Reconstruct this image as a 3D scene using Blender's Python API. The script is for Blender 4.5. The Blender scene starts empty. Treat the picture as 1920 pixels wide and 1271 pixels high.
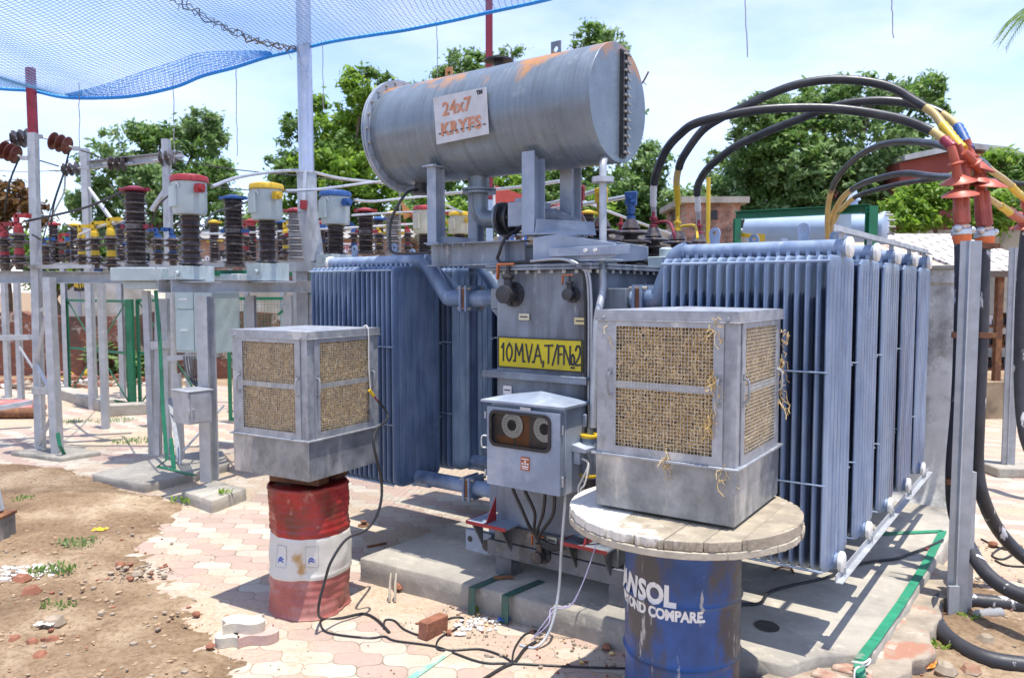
import bpy, math, random
from mathutils import Vector, Matrix, noise
R=math.radians
rnd=random.Random(7)
S=bpy.context.scene
COL=S.collection
# ---------------------------------------------------------------- camera, sky, sun, exposure
F=1460.0; H=2.15; PITCH=math.atan(90.5/F)
cd=bpy.data.cameras.new('camera'); cam=bpy.data.objects.new('camera',cd); COL.objects.link(cam)
cam.location=(0,0,H); cam.rotation_euler=(R(90)-PITCH,0,0)
cd.sensor_width=36; cd.lens=F/1920*36; cd.clip_end=2000; cd.clip_start=.05
cd.dof.use_dof=True; cd.dof.focus_distance=5.0; cd.dof.aperture_fstop=3.2
S.camera=cam
SUN_DIR=Vector((.80,-.60,0)).normalized(); SUN_EL=R(81)
w=bpy.data.worlds.new('World'); S.world=w; w.use_nodes=True
nt=w.node_tree; nt.nodes.clear()
def wn(t): return nt.nodes.new(t)
sky=wn('ShaderNodeTexSky'); sky.sky_type='NISHITA'; sky.sun_disc=False
sky.sun_elevation=SUN_EL; sky.sun_rotation=math.atan2(SUN_DIR.x,SUN_DIR.y)
sky.air_density=1.0; sky.dust_density=.35; sky.ozone_density=2.2
tc=wn('ShaderNodeTexCoord'); mp=wn('ShaderNodeMapping'); mp.inputs['Scale'].default_value=(1,1,2.8); mp.inputs['Location'].default_value=(.55,.2,.1)
n1=wn('ShaderNodeTexNoise'); n1.inputs['Scale'].default_value=2.3; n1.inputs['Detail'].default_value=7; n1.inputs['Roughness'].default_value=.55
rp=wn('ShaderNodeValToRGB'); rp.color_ramp.elements[0].position=.44; rp.color_ramp.elements[1].position=.74
rp.color_ramp.elements[0].color=(.10,.10,.10,1); rp.color_ramp.elements[1].color=(.85,.85,.85,1)
mx=wn('ShaderNodeMixRGB'); mx.inputs[2].default_value=(4.5,5.1,6.3,1)
bg=wn('ShaderNodeBackground'); bg.inputs['Strength'].default_value=.15
out=wn('ShaderNodeOutputWorld')
lk=nt.links.new
lk(tc.outputs['Generated'],mp.inputs[0]); lk(mp.outputs[0],n1.inputs['Vector']); lk(n1.outputs['Fac'],rp.inputs[0])
lk(rp.outputs[0],mx.inputs[0]); lk(sky.outputs[0],mx.inputs[1]); tint=wn('ShaderNodeMixRGB'); tint.blend_type='MULTIPLY'; tint.inputs[0].default_value=1; tint.inputs[2].default_value=(.97,.925,1.02,1); lk(mx.outputs[0],tint.inputs[1]); lk(tint.outputs[0],bg.inputs[0]); lk(bg.outputs[0],out.inputs[0])
sl=bpy.data.lights.new('sun','SUN'); sl.energy=3.5; sl.angle=R(.5); sl.color=(1,.95,.86)
so=bpy.data.objects.new('sun',sl); COL.objects.link(so)
sd=Vector((SUN_DIR.x*math.cos(SUN_EL),SUN_DIR.y*math.cos(SUN_EL),math.sin(SUN_EL)))
so.rotation_euler=sd.to_track_quat('Z','Y').to_euler(); so.location=(6,-4,14)
S.view_settings.view_transform='Standard'; S.view_settings.look='None'
S.view_settings.exposure=0.95; S.view_settings.gamma=1; S.view_settings.use_curve_mapping=False

# ---------------------------------------------------------------- measuring helpers
def ray(px,py):
    a=(px-960)/F; b=(635.5-py)/F
    return Vector((a, math.cos(PITCH)+b*math.sin(PITCH), -math.sin(PITCH)+b*math.cos(PITCH)))
def W(px,py,d): return Vector((0,0,H))+ray(px,py)*d
def G(px,py,z=0.0):
    r=ray(px,py); return Vector((0,0,H))+r*((z-H)/r.z)
YAW=R(36); TO=Vector((.197,5.135,0))
TM=Matrix.Translation(TO)@Matrix.Rotation(-YAW,4,'Z'); TI=TM.inverted()
def L(px,py,x=None,y=None,z=None):
    o=TI@Vector((0,0,H)); r=(TI.to_3x3())@ray(px,py)
    if z is not None: t=(z-o.z)/r.z
    elif x is not None: t=(x-o.x)/r.x
    else: t=(y-o.y)/r.y
    return o+r*t
def V(*a): return Vector(a)

# ---------------------------------------------------------------- materials
MATS={}
def mat(name,col,rough=.5,metal=0.0,var=.18,sc=5,c2=None,lo=.55,hi=.7,sc2=3,streak=1.0,bump=.0,bsc=60,c3=None,lo3=.6,hi3=.7,sc3=9,spec=.5,streak3=1.0,wear_highlight=None):
    m=bpy.data.materials.new(name); m.use_nodes=True; t=m.node_tree; N=t.nodes; P=N['Principled BSDF']; k=t.links.new
    P.inputs['Roughness'].default_value=rough; P.inputs['Metallic'].default_value=metal; P.inputs['Specular IOR Level'].default_value=spec
    co=N.new('ShaderNodeTexCoord'); oi=N.new('ShaderNodeObjectInfo')
    ml=N.new('ShaderNodeMath'); ml.operation='MULTIPLY'; ml.inputs[1].default_value=37; k(oi.outputs['Random'],ml.inputs[0])
    ad=N.new('ShaderNodeVectorMath'); ad.operation='ADD'; k(co.outputs['Object'],ad.inputs[0]); k(ml.outputs[0],ad.inputs[1])
    def nz(scale,st=1.0,det=6,ro=.6):
        mpn=N.new('ShaderNodeMapping'); mpn.inputs['Scale'].default_value=(1,1,st); k(ad.outputs[0],mpn.inputs[0])
        n=N.new('ShaderNodeTexNoise'); n.inputs['Scale'].default_value=scale; n.inputs['Detail'].default_value=det; n.inputs['Roughness'].default_value=ro
        k(mpn.outputs[0],n.inputs['Vector']); return n.outputs['Fac']
    def ramp(f,lo,hi):
        r=N.new('ShaderNodeMapRange'); r.inputs[1].default_value=lo; r.inputs[2].default_value=hi; k(f,r.inputs[0]); return r.outputs[0]
    def mix(f,a,b):
        x=N.new('ShaderNodeMixRGB'); k(f,x.inputs[0])
        for i,c in ((1,a),(2,b)):
            if isinstance(c,tuple): x.inputs[i].default_value=(*c,1)
            else: k(c,x.inputs[i])
        return x.outputs[0]
    f=nz(sc,1.0)
    c=mix(ramp(f,.3,.7),tuple(min(1,v*(1-var)) for v in col),tuple(min(1,v*(1+var)) for v in col))
    if c2: c=mix(ramp(nz(sc2,streak),lo,hi),c,c2)
    if c3: c=mix(ramp(nz(sc3,streak3,8,.7),lo3,hi3),c,c3)
    if wear_highlight:   # rubbed, dusty paint plus a painted edge highlight along pressed seams and edges
        gp=N.new('ShaderNodeNewGeometry'); s1=N.new('ShaderNodeMath'); s1.operation='SUBTRACT'; s1.inputs[1].default_value=.5; k(gp.outputs['Pointiness'],s1.inputs[0])
        s2=N.new('ShaderNodeMath'); s2.operation='ABSOLUTE'; k(s1.outputs[0],s2.inputs[0]); s3=N.new('ShaderNodeMath'); s3.operation='MULTIPLY'; k(ramp(s2.outputs[0],.012,.06),s3.inputs[0]); k(ramp(nz(7,.5),.30,.62),s3.inputs[1]); c=mix(s3.outputs[0],c,wear_highlight)
    k(c,P.inputs['Base Color'])
    rr=N.new('ShaderNodeMapRange'); rr.inputs[1].default_value=.3; rr.inputs[2].default_value=.7
    rr.inputs[3].default_value=max(.03,rough-.1); rr.inputs[4].default_value=min(1,rough+.12); k(nz(sc*2.3),rr.inputs[0]); k(rr.outputs[0],P.inputs['Roughness'])
    if bump:
        b=N.new('ShaderNodeBump'); b.inputs['Strength'].default_value=bump; b.inputs['Distance'].default_value=.01
        k(nz(bsc,1,4),b.inputs['Height']); k(b.outputs[0],P.inputs['Normal'])
    MATS[name]=m; return m

M_tank=mat('grey_tank_paint',(.19,.22,.26),.42,0,.28,4,(.06,.065,.08),.48,.66,2.6,.22,.06,40,(.36,.38,.40),.58,.70,13,streak3=.15)
M_grime=mat('grimy_tank_paint',(.13,.14,.15),.5,0,.3,5,(.05,.048,.045),.46,.64,3,.4,.08,40,(.24,.22,.19),.58,.70,9)
M_rad=mat('blue_grey_paint',(.068,.112,.205),.36,0,.2,3,(.13,.19,.31),.52,.75,2.2,.2,.03,30,wear_highlight=(.26,.34,.47))
M_radl=mat('weathered_blue_paint',(.105,.16,.275),.38,0,.24,5,(.22,.29,.41),.48,.70,3,.2,.03,30,(.34,.385,.45),.60,.72,12,streak3=.1,wear_highlight=(.30,.375,.48))
M_steel=mat('galvanised_steel',(.42,.44,.46),.48,.35,.16,9,(.30,.31,.32),.5,.75,3,.3,.06,70)
M_galv=mat('galvanised_sheet',(.27,.29,.31),.38,.5,.34,9,(.54,.54,.53),.52,.66,5,.3,.04,60,(.13,.145,.165),.50,.72,2.6,streak3=.6)
M_galvd=mat('galvanised_frame',(.34,.36,.39),.45,.40,.22,14,(.56,.56,.54),.56,.7,6,.5,.06,60,(.17,.18,.20),.55,.72,4,streak3=.5)
M_cons=mat('conservator_paint',(.175,.215,.255),.29,.20,.14,3,(.13,.17,.215),.5,.75,2,1.0,.05,30,(.34,.37,.38),.60,.78,5)
M_dark=mat('dark_oily_metal',(.045,.045,.05),.5,.3,.3,12,(.11,.085,.07),.55,.7,8)
M_black=mat('black_rubber',(.018,.018,.02),.5,0,.3,12,(.12,.12,.12),.62,.75,9)
M_rust=mat('rusty_iron',(.16,.07,.035),.8,.1,.4,12,(.28,.13,.05),.5,.65,7,1,.3,50)
M_bolt=mat('zinc_bolt',(.38,.37,.33),.45,.6,.25,20)
M_white=mat('white_paint',(.72,.71,.66),.45,0,.08,6,(.45,.40,.32),.6,.75,5)
M_red=mat('red_paint',(.32,.025,.03),.45,0,.15,6,(.25,.02,.02),.55,.7,5)
M_yel=mat('yellow_paint',(.60,.40,.02),.45,0,.12,6)
M_blue=mat('blue_paint',(.02,.085,.27),.45,0,.2,6)
M_maroon=mat('maroon_paint',(.22,.012,.03),.5,0,.2,6)
M_green=mat('green_paint',(.012,.16,.075),.5,0,.15,8,(.03,.10,.06),.6,.7,6)
M_greenf=mat('faded_green_strip',(.02,.22,.12),.55,0,.2,8,(.25,.24,.2),.62,.72,9)
M_porc=mat('brown_porcelain',(.058,.046,.047),.22,0,.3,8,(.20,.17,.16),.55,.75,4,3)
M_porcr=mat('red_brown_porcelain',(.13,.04,.03),.2,0,.25,8,(.25,.15,.13),.6,.75,5)
M_porcg=mat('grey_porcelain',(.30,.29,.29),.3,0,.15,8)
M_ctgrey=mat('pale_green_grey_paint',(.40,.47,.47),.42,0,.1,5,(.55,.60,.58),.55,.7,4,.4)
M_ctyel=mat('stained_cream_paint',(.55,.53,.40),.42,0,.1,5,(.60,.45,.12),.5,.7,4,.4)
M_cab=mat('pale_aqua_paint',(.40,.50,.50),.42,0,.1,5,(.3,.38,.38),.6,.75,3)
M_box=mat('kiosk_paint',(.24,.29,.37),.42,0,.2,3,(.42,.46,.51),.46,.68,3.5,1,.04,40)
M_alu=mat('aluminium',(.55,.56,.56),.4,.7,.1,10)
M_conc=mat('grey_concrete',(.37,.34,.285),.85,0,.25,3,(.16,.15,.135),.50,.70,1.5,1,.6,22,(.47,.42,.34),.54,.70,7)
M_concw=mat('whitewashed_render',(.66,.65,.61),.85,0,.16,3,(.14,.14,.13),.56,.72,2.2,.7,.4,25,(.32,.30,.26),.55,.7,5)
M_brickc=mat('loose_brick',(.26,.105,.06),.85,0,.25,14,(.45,.33,.22),.6,.75,10,1,.4,60)
M_stone=mat('rubble_stone',(.31,.25,.185),.9,0,.25,10,(.3,.14,.08),.6,.7,4,1,.4,60)
M_plaster=mat('white_plaster',(.72,.69,.63),.9,0,.1,12,None,bump=.4)
M_pink=mat('pink_concrete',(.50,.34,.29),.9,0,.12,16,(.4,.33,.26),.6,.75,6,1,.3,80)
M_cream=mat('cream_concrete',(.54,.49,.40),.9,0,.12,16,(.4,.33,.26),.6,.75,6,1,.3,80)
M_wood=mat('weathered_wood',(.33,.28,.205),.8,0,.25,9,(.24,.20,.15),.5,.68,7,1,.4,50,(.50,.46,.38),.60,.72,5)
M_wood2=mat('pale_wood',(.43,.38,.29),.8,0,.18,9,(.30,.25,.19),.56,.7,7,1,.4,50)
M_plasterw=mat('cement_smear',(.62,.59,.52),.9,0,.08,7,None,bump=.3)
M_straw=None
M_redrum=mat('red_drum_paint',(.32,.025,.022),.40,0,.3,6,(.13,.05,.03),.48,.62,3.5,.8,.1,20,(.46,.22,.16),.60,.72,9)
M_redrum2=mat('faded_red_drum_paint',(.34,.10,.085),.55,0,.2,6,(.45,.24,.20),.5,.7,4,1.5,.1,20,(.20,.075,.05),.6,.72,7)
M_whdrum=mat('white_drum_paint',(.60,.58,.52),.45,0,.06,6,(.42,.26,.10),.60,.70,6,.7,.1,20,(.16,.08,.04),.66,.70,11,streak3=.4)
M_bldrum=mat('blue_drum_paint',(.012,.055,.19),.40,0,.35,7,(.055,.050,.055),.53,.62,3.2,.55,.1,20,(.38,.36,.34),.60,.65,11,streak3=.18)
M_term=mat('red_heatshrink',(.40,.085,.045),.45,0,.2,8,(.30,.05,.04),.5,.7,6)
M_termo=mat('orange_mastic',(.72,.16,.04),.6,0,.2,14)
M_cable=mat('cable_sheath',(.020,.021,.024),.38,0,.2,8,(.05,.05,.055),.5,.7,5)
M_cablep=mat('paint_splashed_cable',(.032,.032,.038),.5,0,.3,8,(.55,.55,.55),.60,.635,9,.35)
M_tan=mat('tan_core_sleeve',(.46,.33,.12),.5,0,.15,8)
M_sign=mat('yellow_sign_paint',(.56,.45,.012),.5,0,.12,6,(.40,.34,.03),.55,.75,5)
M_ink=mat('black_lettering',(.018,.022,.03),.5,0,.1,6)
M_orange=mat('faded_orange_lettering',(.50,.22,.12),.6,0,.25,25)
M_inkw=mat('white_lettering',(.66,.65,.62),.5,0,.08,25,(.2,.2,.25),.64,.70,22)
M_net=mat('blue_net_cord',(.02,.27,.75),.6,0,.15,6)
M_netd=mat('pale_net_cord',(.10,.29,.55),.7,0,.15,6)
M_string=mat('grey_string',(.28,.27,.27),.8,0,.2,6)
M_bark=mat('bark',(.14,.10,.07),.9,0,.3,6,None,bump=.6,bsc=20)
M_glass=mat('dusty_glass',(.03,.032,.035),.08,0,.2,6)
M_wall=mat('white_wall',(.62,.61,.58),.85,0,.1,1,(.42,.40,.37),.55,.75,1)
M_tin=mat('tin_roof',(.45,.44,.42),.5,.4,.2,2,(.28,.22,.18),.55,.7,1.2)
M_maroonw=mat('maroon_wall',(.26,.06,.045),.9,0,.15,1)
M_tent=mat('tan_tarpaulin',(.42,.38,.30),.9,0,.2,2,(.55,.53,.48),.5,.7,2)
M_bluesign=mat('blue_board',(.03,.10,.35),.5,0,.15,4)
M_whsign=mat('white_board',(.70,.70,.70),.5,0,.08,4)
M_blk=mat('black_board',(.02,.02,.025),.5,0,.1,4)
M_paper=mat('printed_litter',(.65,.20,.03),.5,0,.3,30,(.7,.5,.05),.5,.6,30)
M_purple=mat('light_blue_paint',(.36,.46,.60),.4,0,.12,3)

def leafmat(name,a,b,c,tl=.55):
    m=bpy.data.materials.new(name); m.use_nodes=True; t=m.node_tree; P=t.nodes['Principled BSDF']; k=t.links.new
    g=t.nodes.new('ShaderNodeNewGeometry'); r=t.nodes.new('ShaderNodeValToRGB'); k(g.outputs['Random Per Island'],r.inputs[0])
    e=r.color_ramp.elements; e[0].color=(*a,1); e[1].color=(*c,1); x=e.new(.5); x.color=(*b,1)
    k(r.outputs[0],P.inputs['Base Color']); P.inputs['Roughness'].default_value=.5
    tr=t.nodes.new('ShaderNodeBsdfTranslucent'); k(r.outputs[0],tr.inputs[0])
    mxs=t.nodes.new('ShaderNodeMixShader'); mxs.inputs[0].default_value=tl
    k(P.outputs[0],mxs.inputs[1]); k(tr.outputs[0],mxs.inputs[2]); k(mxs.outputs[0],t.nodes['Material Output'].inputs[0])
    return m
M_leafd=leafmat('dark_leaves',(.08,.16,.04),(.15,.27,.06),(.25,.37,.10))
M_leafl=leafmat('bright_leaves',(.12,.24,.025),(.22,.38,.04),(.34,.47,.08))
M_leafm=leafmat('grey_green_leaves',(.11,.20,.06),(.19,.31,.10),(.32,.43,.18))
M_leafo=leafmat('orange_leaves',(.16,.09,.03),(.22,.11,.035),(.12,.10,.04))
M_straw=leafmat('wood_wool',(.40,.23,.065),(.80,.55,.20),(.90,.74,.40),.12)

# ---------------------------------------------------------------- mesh builder
WM={}
class MB:
    def __init__(s): s.v=[];s.f=[];s.m=[];s.mi=0
    def add(s,vs,fs):
        n=len(s.v); s.v+= [Vector(q) for q in vs]; s.f+=[tuple(i+n for i in f) for f in fs]; s.m+=[s.mi]*len(fs); return s
    def box(s,x0,y0,z0,x1,y1,z1):
        return s.add([(x0,y0,z0),(x1,y0,z0),(x1,y1,z0),(x0,y1,z0),(x0,y0,z1),(x1,y0,z1),(x1,y1,z1),(x0,y1,z1)],
          [(3,2,1,0),(4,5,6,7),(0,1,5,4),(1,2,6,5),(2,3,7,6),(3,0,4,7)])
    def cbox(s,c,sx,sy,sz,rz=0,m=None):
        c=Vector(c); mm=m if m else Matrix.Rotation(rz,3,'Z')
        vs=[c+mm@Vector((a*sx/2,b*sy/2,d*sz/2)) for d in(-1,1) for a,b in((-1,-1),(1,-1),(1,1),(-1,1))]
        return s.add(vs,[(3,2,1,0),(4,5,6,7),(0,1,5,4),(1,2,6,5),(2,3,7,6),(3,0,4,7)])
    def bar(s,p,q,w,h,up=(0,0,1)):
        p=Vector(p);q=Vector(q);d=(q-p).normalized(); up=Vector(up)
        if abs(d.dot(up))>.98: up=Vector((0,1,0)) if abs(d.y)<.9 else Vector((1,0,0))
        a=d.cross(up).normalized(); b=a.cross(d)
        vs=[c+a*(i*w/2)+b*(j*h/2) for c in(p,q) for i,j in((-1,-1),(1,-1),(1,1),(-1,1))]
        return s.add(vs,[(0,1,2,3),(7,6,5,4),(0,4,5,1),(1,5,6,2),(2,6,7,3),(3,7,4,0)])
    def ibeam(s,p,q,w,h,t=.008,up=(0,0,1),chan=False):
        p=Vector(p);q=Vector(q);d=(q-p).normalized(); up=Vector(up)
        if abs(d.dot(up))>.98: up=Vector((0,1,0))
        a=d.cross(up).normalized(); b=a.cross(d)
        s.bar(p+b*(h/2-t/2),q+b*(h/2-t/2),w,t,b); s.bar(p-b*(h/2-t/2),q-b*(h/2-t/2),w,t,b)
        o=a*(-w/2+t/2) if chan else a*0
        return s.bar(p+o,q+o,t,h-2*t,b)
    def angle(s,p,q,w,t=.006,up=(0,0,1),flip=1):
        p=Vector(p);q=Vector(q);d=(q-p).normalized(); up=Vector(up)
        if abs(d.dot(up))>.98: up=Vector((0,1,0))
        a=d.cross(up).normalized()*flip; b=a.cross(d)*flip
        s.bar(p+a*(w/2),q+a*(w/2),w,t,b)
        return s.bar(p+b*(w/2+t/2),q+b*(w/2+t/2),t,w,b)
    def cyl(s,p,q,r,n=14,r2=None):
        return s.tube([p,q],[r,r if r2 is None else r2],n)
    def tube(s,pts,r,n=8,cap=True):
        pts=[Vector(p) for p in pts]; N=len(pts); base=len(s.v); rs=r if isinstance(r,(list,tuple)) else [r]*N
        prev=None; vs=[]
        for i,p in enumerate(pts):
            d=(pts[min(i+1,N-1)]-pts[max(i-1,0)]); d=d.normalized() if d.length>1e-9 else Vector((0,0,1))
            if prev is None:
                a=d.orthogonal().normalized()
            else:
                a=(prev-d*prev.dot(d)); a=a.normalized() if a.length>1e-6 else d.orthogonal().normalized()
            prev=a; b=d.cross(a)
            for j in range(n):
                t=2*math.pi*j/n; vs.append(p+(a*math.cos(t)+b*math.sin(t))*rs[i])
        fs=[]
        for i in range(N-1):
            for j in range(n):
                k=(j+1)%n; fs.append((i*n+j,i*n+k,(i+1)*n+k,(i+1)*n+j))
        if cap: fs.append(tuple(range(n-1,-1,-1))); fs.append(tuple((N-1)*n+j for j in range(n)))
        return s.add(vs,fs)
    def lathe(s,o,ax,prof,n=20):
        o=Vector(o);d=Vector(ax).normalized();a=d.orthogonal().normalized();b=d.cross(a);vs=[];fs=[]
        for r,h in prof:
            for j in range(n):
                t=2*math.pi*j/n; vs.append(o+d*h+(a*math.cos(t)+b*math.sin(t))*max(r,1e-4))
        for i in range(len(prof)-1):
            for j in range(n):
                k=(j+1)%n; fs.append((i*n+j,i*n+k,(i+1)*n+k,(i+1)*n+j))
        fs.append(tuple(range(n-1,-1,-1))); fs.append(tuple((len(prof)-1)*n+j for j in range(n)))
        return s.add(vs,fs)
    def prism(s,poly,vec):
        n=len(poly); vec=Vector(vec); vs=[Vector(p) for p in poly]+[Vector(p)+vec for p in poly]
        return s.add(vs,[tuple(range(n-1,-1,-1)),tuple(range(n,2*n))]+[(i,(i+1)%n,(i+1)%n+n,i+n) for i in range(n)])
    def sphere(s,c,r,n=8,sq=(1,1,1),jit=0):
        c=Vector(c);vs=[];fs=[];m=n//2+1
        for i in range(m+1):
            ph=math.pi*i/m
            for j in range(n):
                t=2*math.pi*j/n; q=Vector((math.sin(ph)*math.cos(t)*sq[0],math.sin(ph)*math.sin(t)*sq[1],math.cos(ph)*sq[2]))*r
                if jit: q*=1+jit*noise.noise(q*(2.2/r)+c*13)
                vs.append(c+q)
        for i in range(m):
            for j in range(n):
                k=(j+1)%n; fs.append((i*n+j,(i+1)*n+j,(i+1)*n+k,i*n+k))
        return s.add(vs,fs)
    def build(s,name,mats,parent=None,fr=None,bevel=0,origin=None,ang=38,label=None,fixn=True):
        vs=[fr@v for v in s.v] if fr else s.v
        if not isinstance(mats,(list,tuple)): mats=[mats]
        if parent is not None: wm=WM[parent.name]
        else:
            if origin is None:
                xs=[v.x for v in vs];ys=[v.y for v in vs];zs=[v.z for v in vs]
                origin=Vector(((min(xs)+max(xs))/2,(min(ys)+max(ys))/2,min(zs)))
            wm=Matrix.Translation(origin)
        inv=wm.inverted(); me=bpy.data.meshes.new(name); me.from_pydata([inv@v for v in vs],[],s.f)
        for m in mats: me.materials.append(m)
        me.polygons.foreach_set('material_index',s.m)
        if fixn:
            me.polygons.foreach_set('use_smooth',[True]*len(s.f)); me.update(); me.set_sharp_from_angle(angle=R(ang))
        o=bpy.data.objects.new(name,me); COL.objects.link(o)
        if parent is not None: o.parent=parent
        else: o.matrix_world=wm
        WM[o.name]=wm
        if bevel:
            b=o.modifiers.new('bevel','BEVEL'); b.width=bevel; b.segments=2; b.limit_method='ANGLE'; b.angle_limit=R(40); b.harden_normals=False
        if label: o['label']=label
        return o
def tag(o,label,cat,group=None,kind=None):
    if label: o['label']=label
    if cat: o['category']=cat
    if group: o['group']=group
    if kind: o['kind']=kind
    return o
def thing(name,label,cat,loc=(0,0,0),rz=0,group=None):
    o=bpy.data.objects.new(name,None); COL.objects.link(o); o.empty_display_size=.2
    o.location=loc; o.rotation_euler=(0,0,rz); WM[o.name]=Matrix.Translation(Vector(loc))@Matrix.Rotation(rz,4,'Z')
    return tag(o,label,cat,group)
def dup(root,loc,rz=None,label=None,group=None,sc=None):
    r=root.copy(); COL.objects.link(r); r.location=loc
    if rz is not None: r.rotation_euler=(0,0,rz)
    if sc: r.scale=(sc,sc,sc)
    if label: r['label']=label
    if group: r['group']=group
    for ch in list(root.children):
        c=ch.copy(); COL.objects.link(c); c.parent=r
        for g in list(ch.children):
            d=g.copy(); COL.objects.link(d); d.parent=c
    WM[r.name]=Matrix.Translation(Vector(loc)); return r
def smooth(pts,k=4):
    pts=[Vector(p) for p in pts]; o=[]
    for i in range(len(pts)-1):
        p0=pts[max(i-1,0)];p1=pts[i];p2=pts[i+1];p3=pts[min(i+2,len(pts)-1)]
        for j in range(k):
            t=j/k; o.append(.5*((2*p1)+(p2-p0)*t+(2*p0-5*p1+4*p2-p3)*t*t+(3*p1-p0-3*p2+p3)*t**3))
    return o+[pts[-1]]
def textmesh(body,size,extr=.001,off=0.0,align='CENTER',sx=1,shear=0,space=1.0):
    c=bpy.data.curves.new('lettering','FONT'); c.body=body; c.size=size; c.extrude=extr; c.offset=off; c.align_x=align; c.align_y='CENTER'; c.resolution_u=3; c.shear=shear; c.space_character=space
    o=bpy.data.objects.new('lettering',c); COL.objects.link(o); bpy.context.view_layer.update()
    dg=bpy.context.evaluated_depsgraph_get(); me=bpy.data.meshes.new_from_object(o.evaluated_get(dg))
    vs=[Vector((v.co.x*sx,v.co.y,v.co.z)) for v in me.vertices]; fs=[tuple(p.vertices) for p in me.polygons]
    bpy.data.objects.remove(o); bpy.data.curves.remove(c); bpy.data.meshes.remove(me); return vs,fs
def basis(o,x,z):   # matrix with text plane: local x -> x, local y -> z
    x=Vector(x).normalized(); y=Vector(z); y=(y-x*y.dot(x)).normalized(); n=x.cross(y)
    m=Matrix((x,y,n)).transposed().to_4x4(); m.translation=Vector(o); return m
def text_to(mb,body,size,m,**k):
    vs,fs=textmesh(body,size,**k); mb.add([m@v for v in vs],fs); return mb
def sheds(z0,z1,n,rc,rs,alt=1.0):   # porcelain shed profile (r,h)
    p=[(rc,z0)]; h=(z1-z0)/n
    for i in range(n):
        r=rs*(alt if i%2 else 1); z=z0+i*h
        p+=[(rc,z+.10*h),(r*.97,z+.30*h),(r,z+.42*h),(r*.94,z+.52*h),(rc*1.1,z+.80*h)]
    return p+[(rc,z1)]
# ---------------------------------------------------------------- setting
def ground_mat():
    m=bpy.data.materials.new('dry_soil'); m.use_nodes=True; t=m.node_tree; N=t.nodes; P=N['Principled BSDF']; k=t.links.new
    P.inputs['Roughness'].default_value=.95; P.inputs['Specular IOR Level'].default_value=.15
    co=N.new('ShaderNodeTexCoord')
    def nz(s,d=8,ro=.62):
        n=N.new('ShaderNodeTexNoise'); n.inputs['Scale'].default_value=s; n.inputs['Detail'].default_value=d; n.inputs['Roughness'].default_value=ro; k(co.outputs['Object'],n.inputs['Vector']); return n.outputs['Fac']
    def ramp(f,stops):
        r=N.new('ShaderNodeValToRGB'); k(f,r.inputs[0]); e=r.color_ramp.elements
        e[0].position=stops[0][0]; e[0].color=(*stops[0][1],1); e[1].position=stops[-1][0]; e[1].color=(*stops[-1][1],1)
        for p,c in stops[1:-1]: x=e.new(p); x.color=(*c,1)
        return r.outputs[0]
    a=ramp(nz(1.1),[(.30,(.19,.128,.08)),(.48,(.30,.212,.135)),(.60,(.43,.33,.225)),(.75,(.55,.455,.335))])
    b=ramp(nz(26,6,.7),[(.36,(.30,.22,.16)),(.52,(.80,.76,.70)),(.66,(1,1,1))])
    x=N.new('ShaderNodeMixRGB'); x.blend_type='MULTIPLY'; x.inputs[0].default_value=.55; k(a,x.inputs[1]); k(b,x.inputs[2])
    k(x.outputs[0],P.inputs['Base Color'])
    bu=N.new('ShaderNodeBump'); bu.inputs['Strength'].default_value=.7; bu.inputs['Distance'].default_value=.03; k(nz(30,10,.7),bu.inputs['Height']); k(bu.outputs[0],P.inputs['Normal'])
    return m
M_soil=ground_mat()
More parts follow.
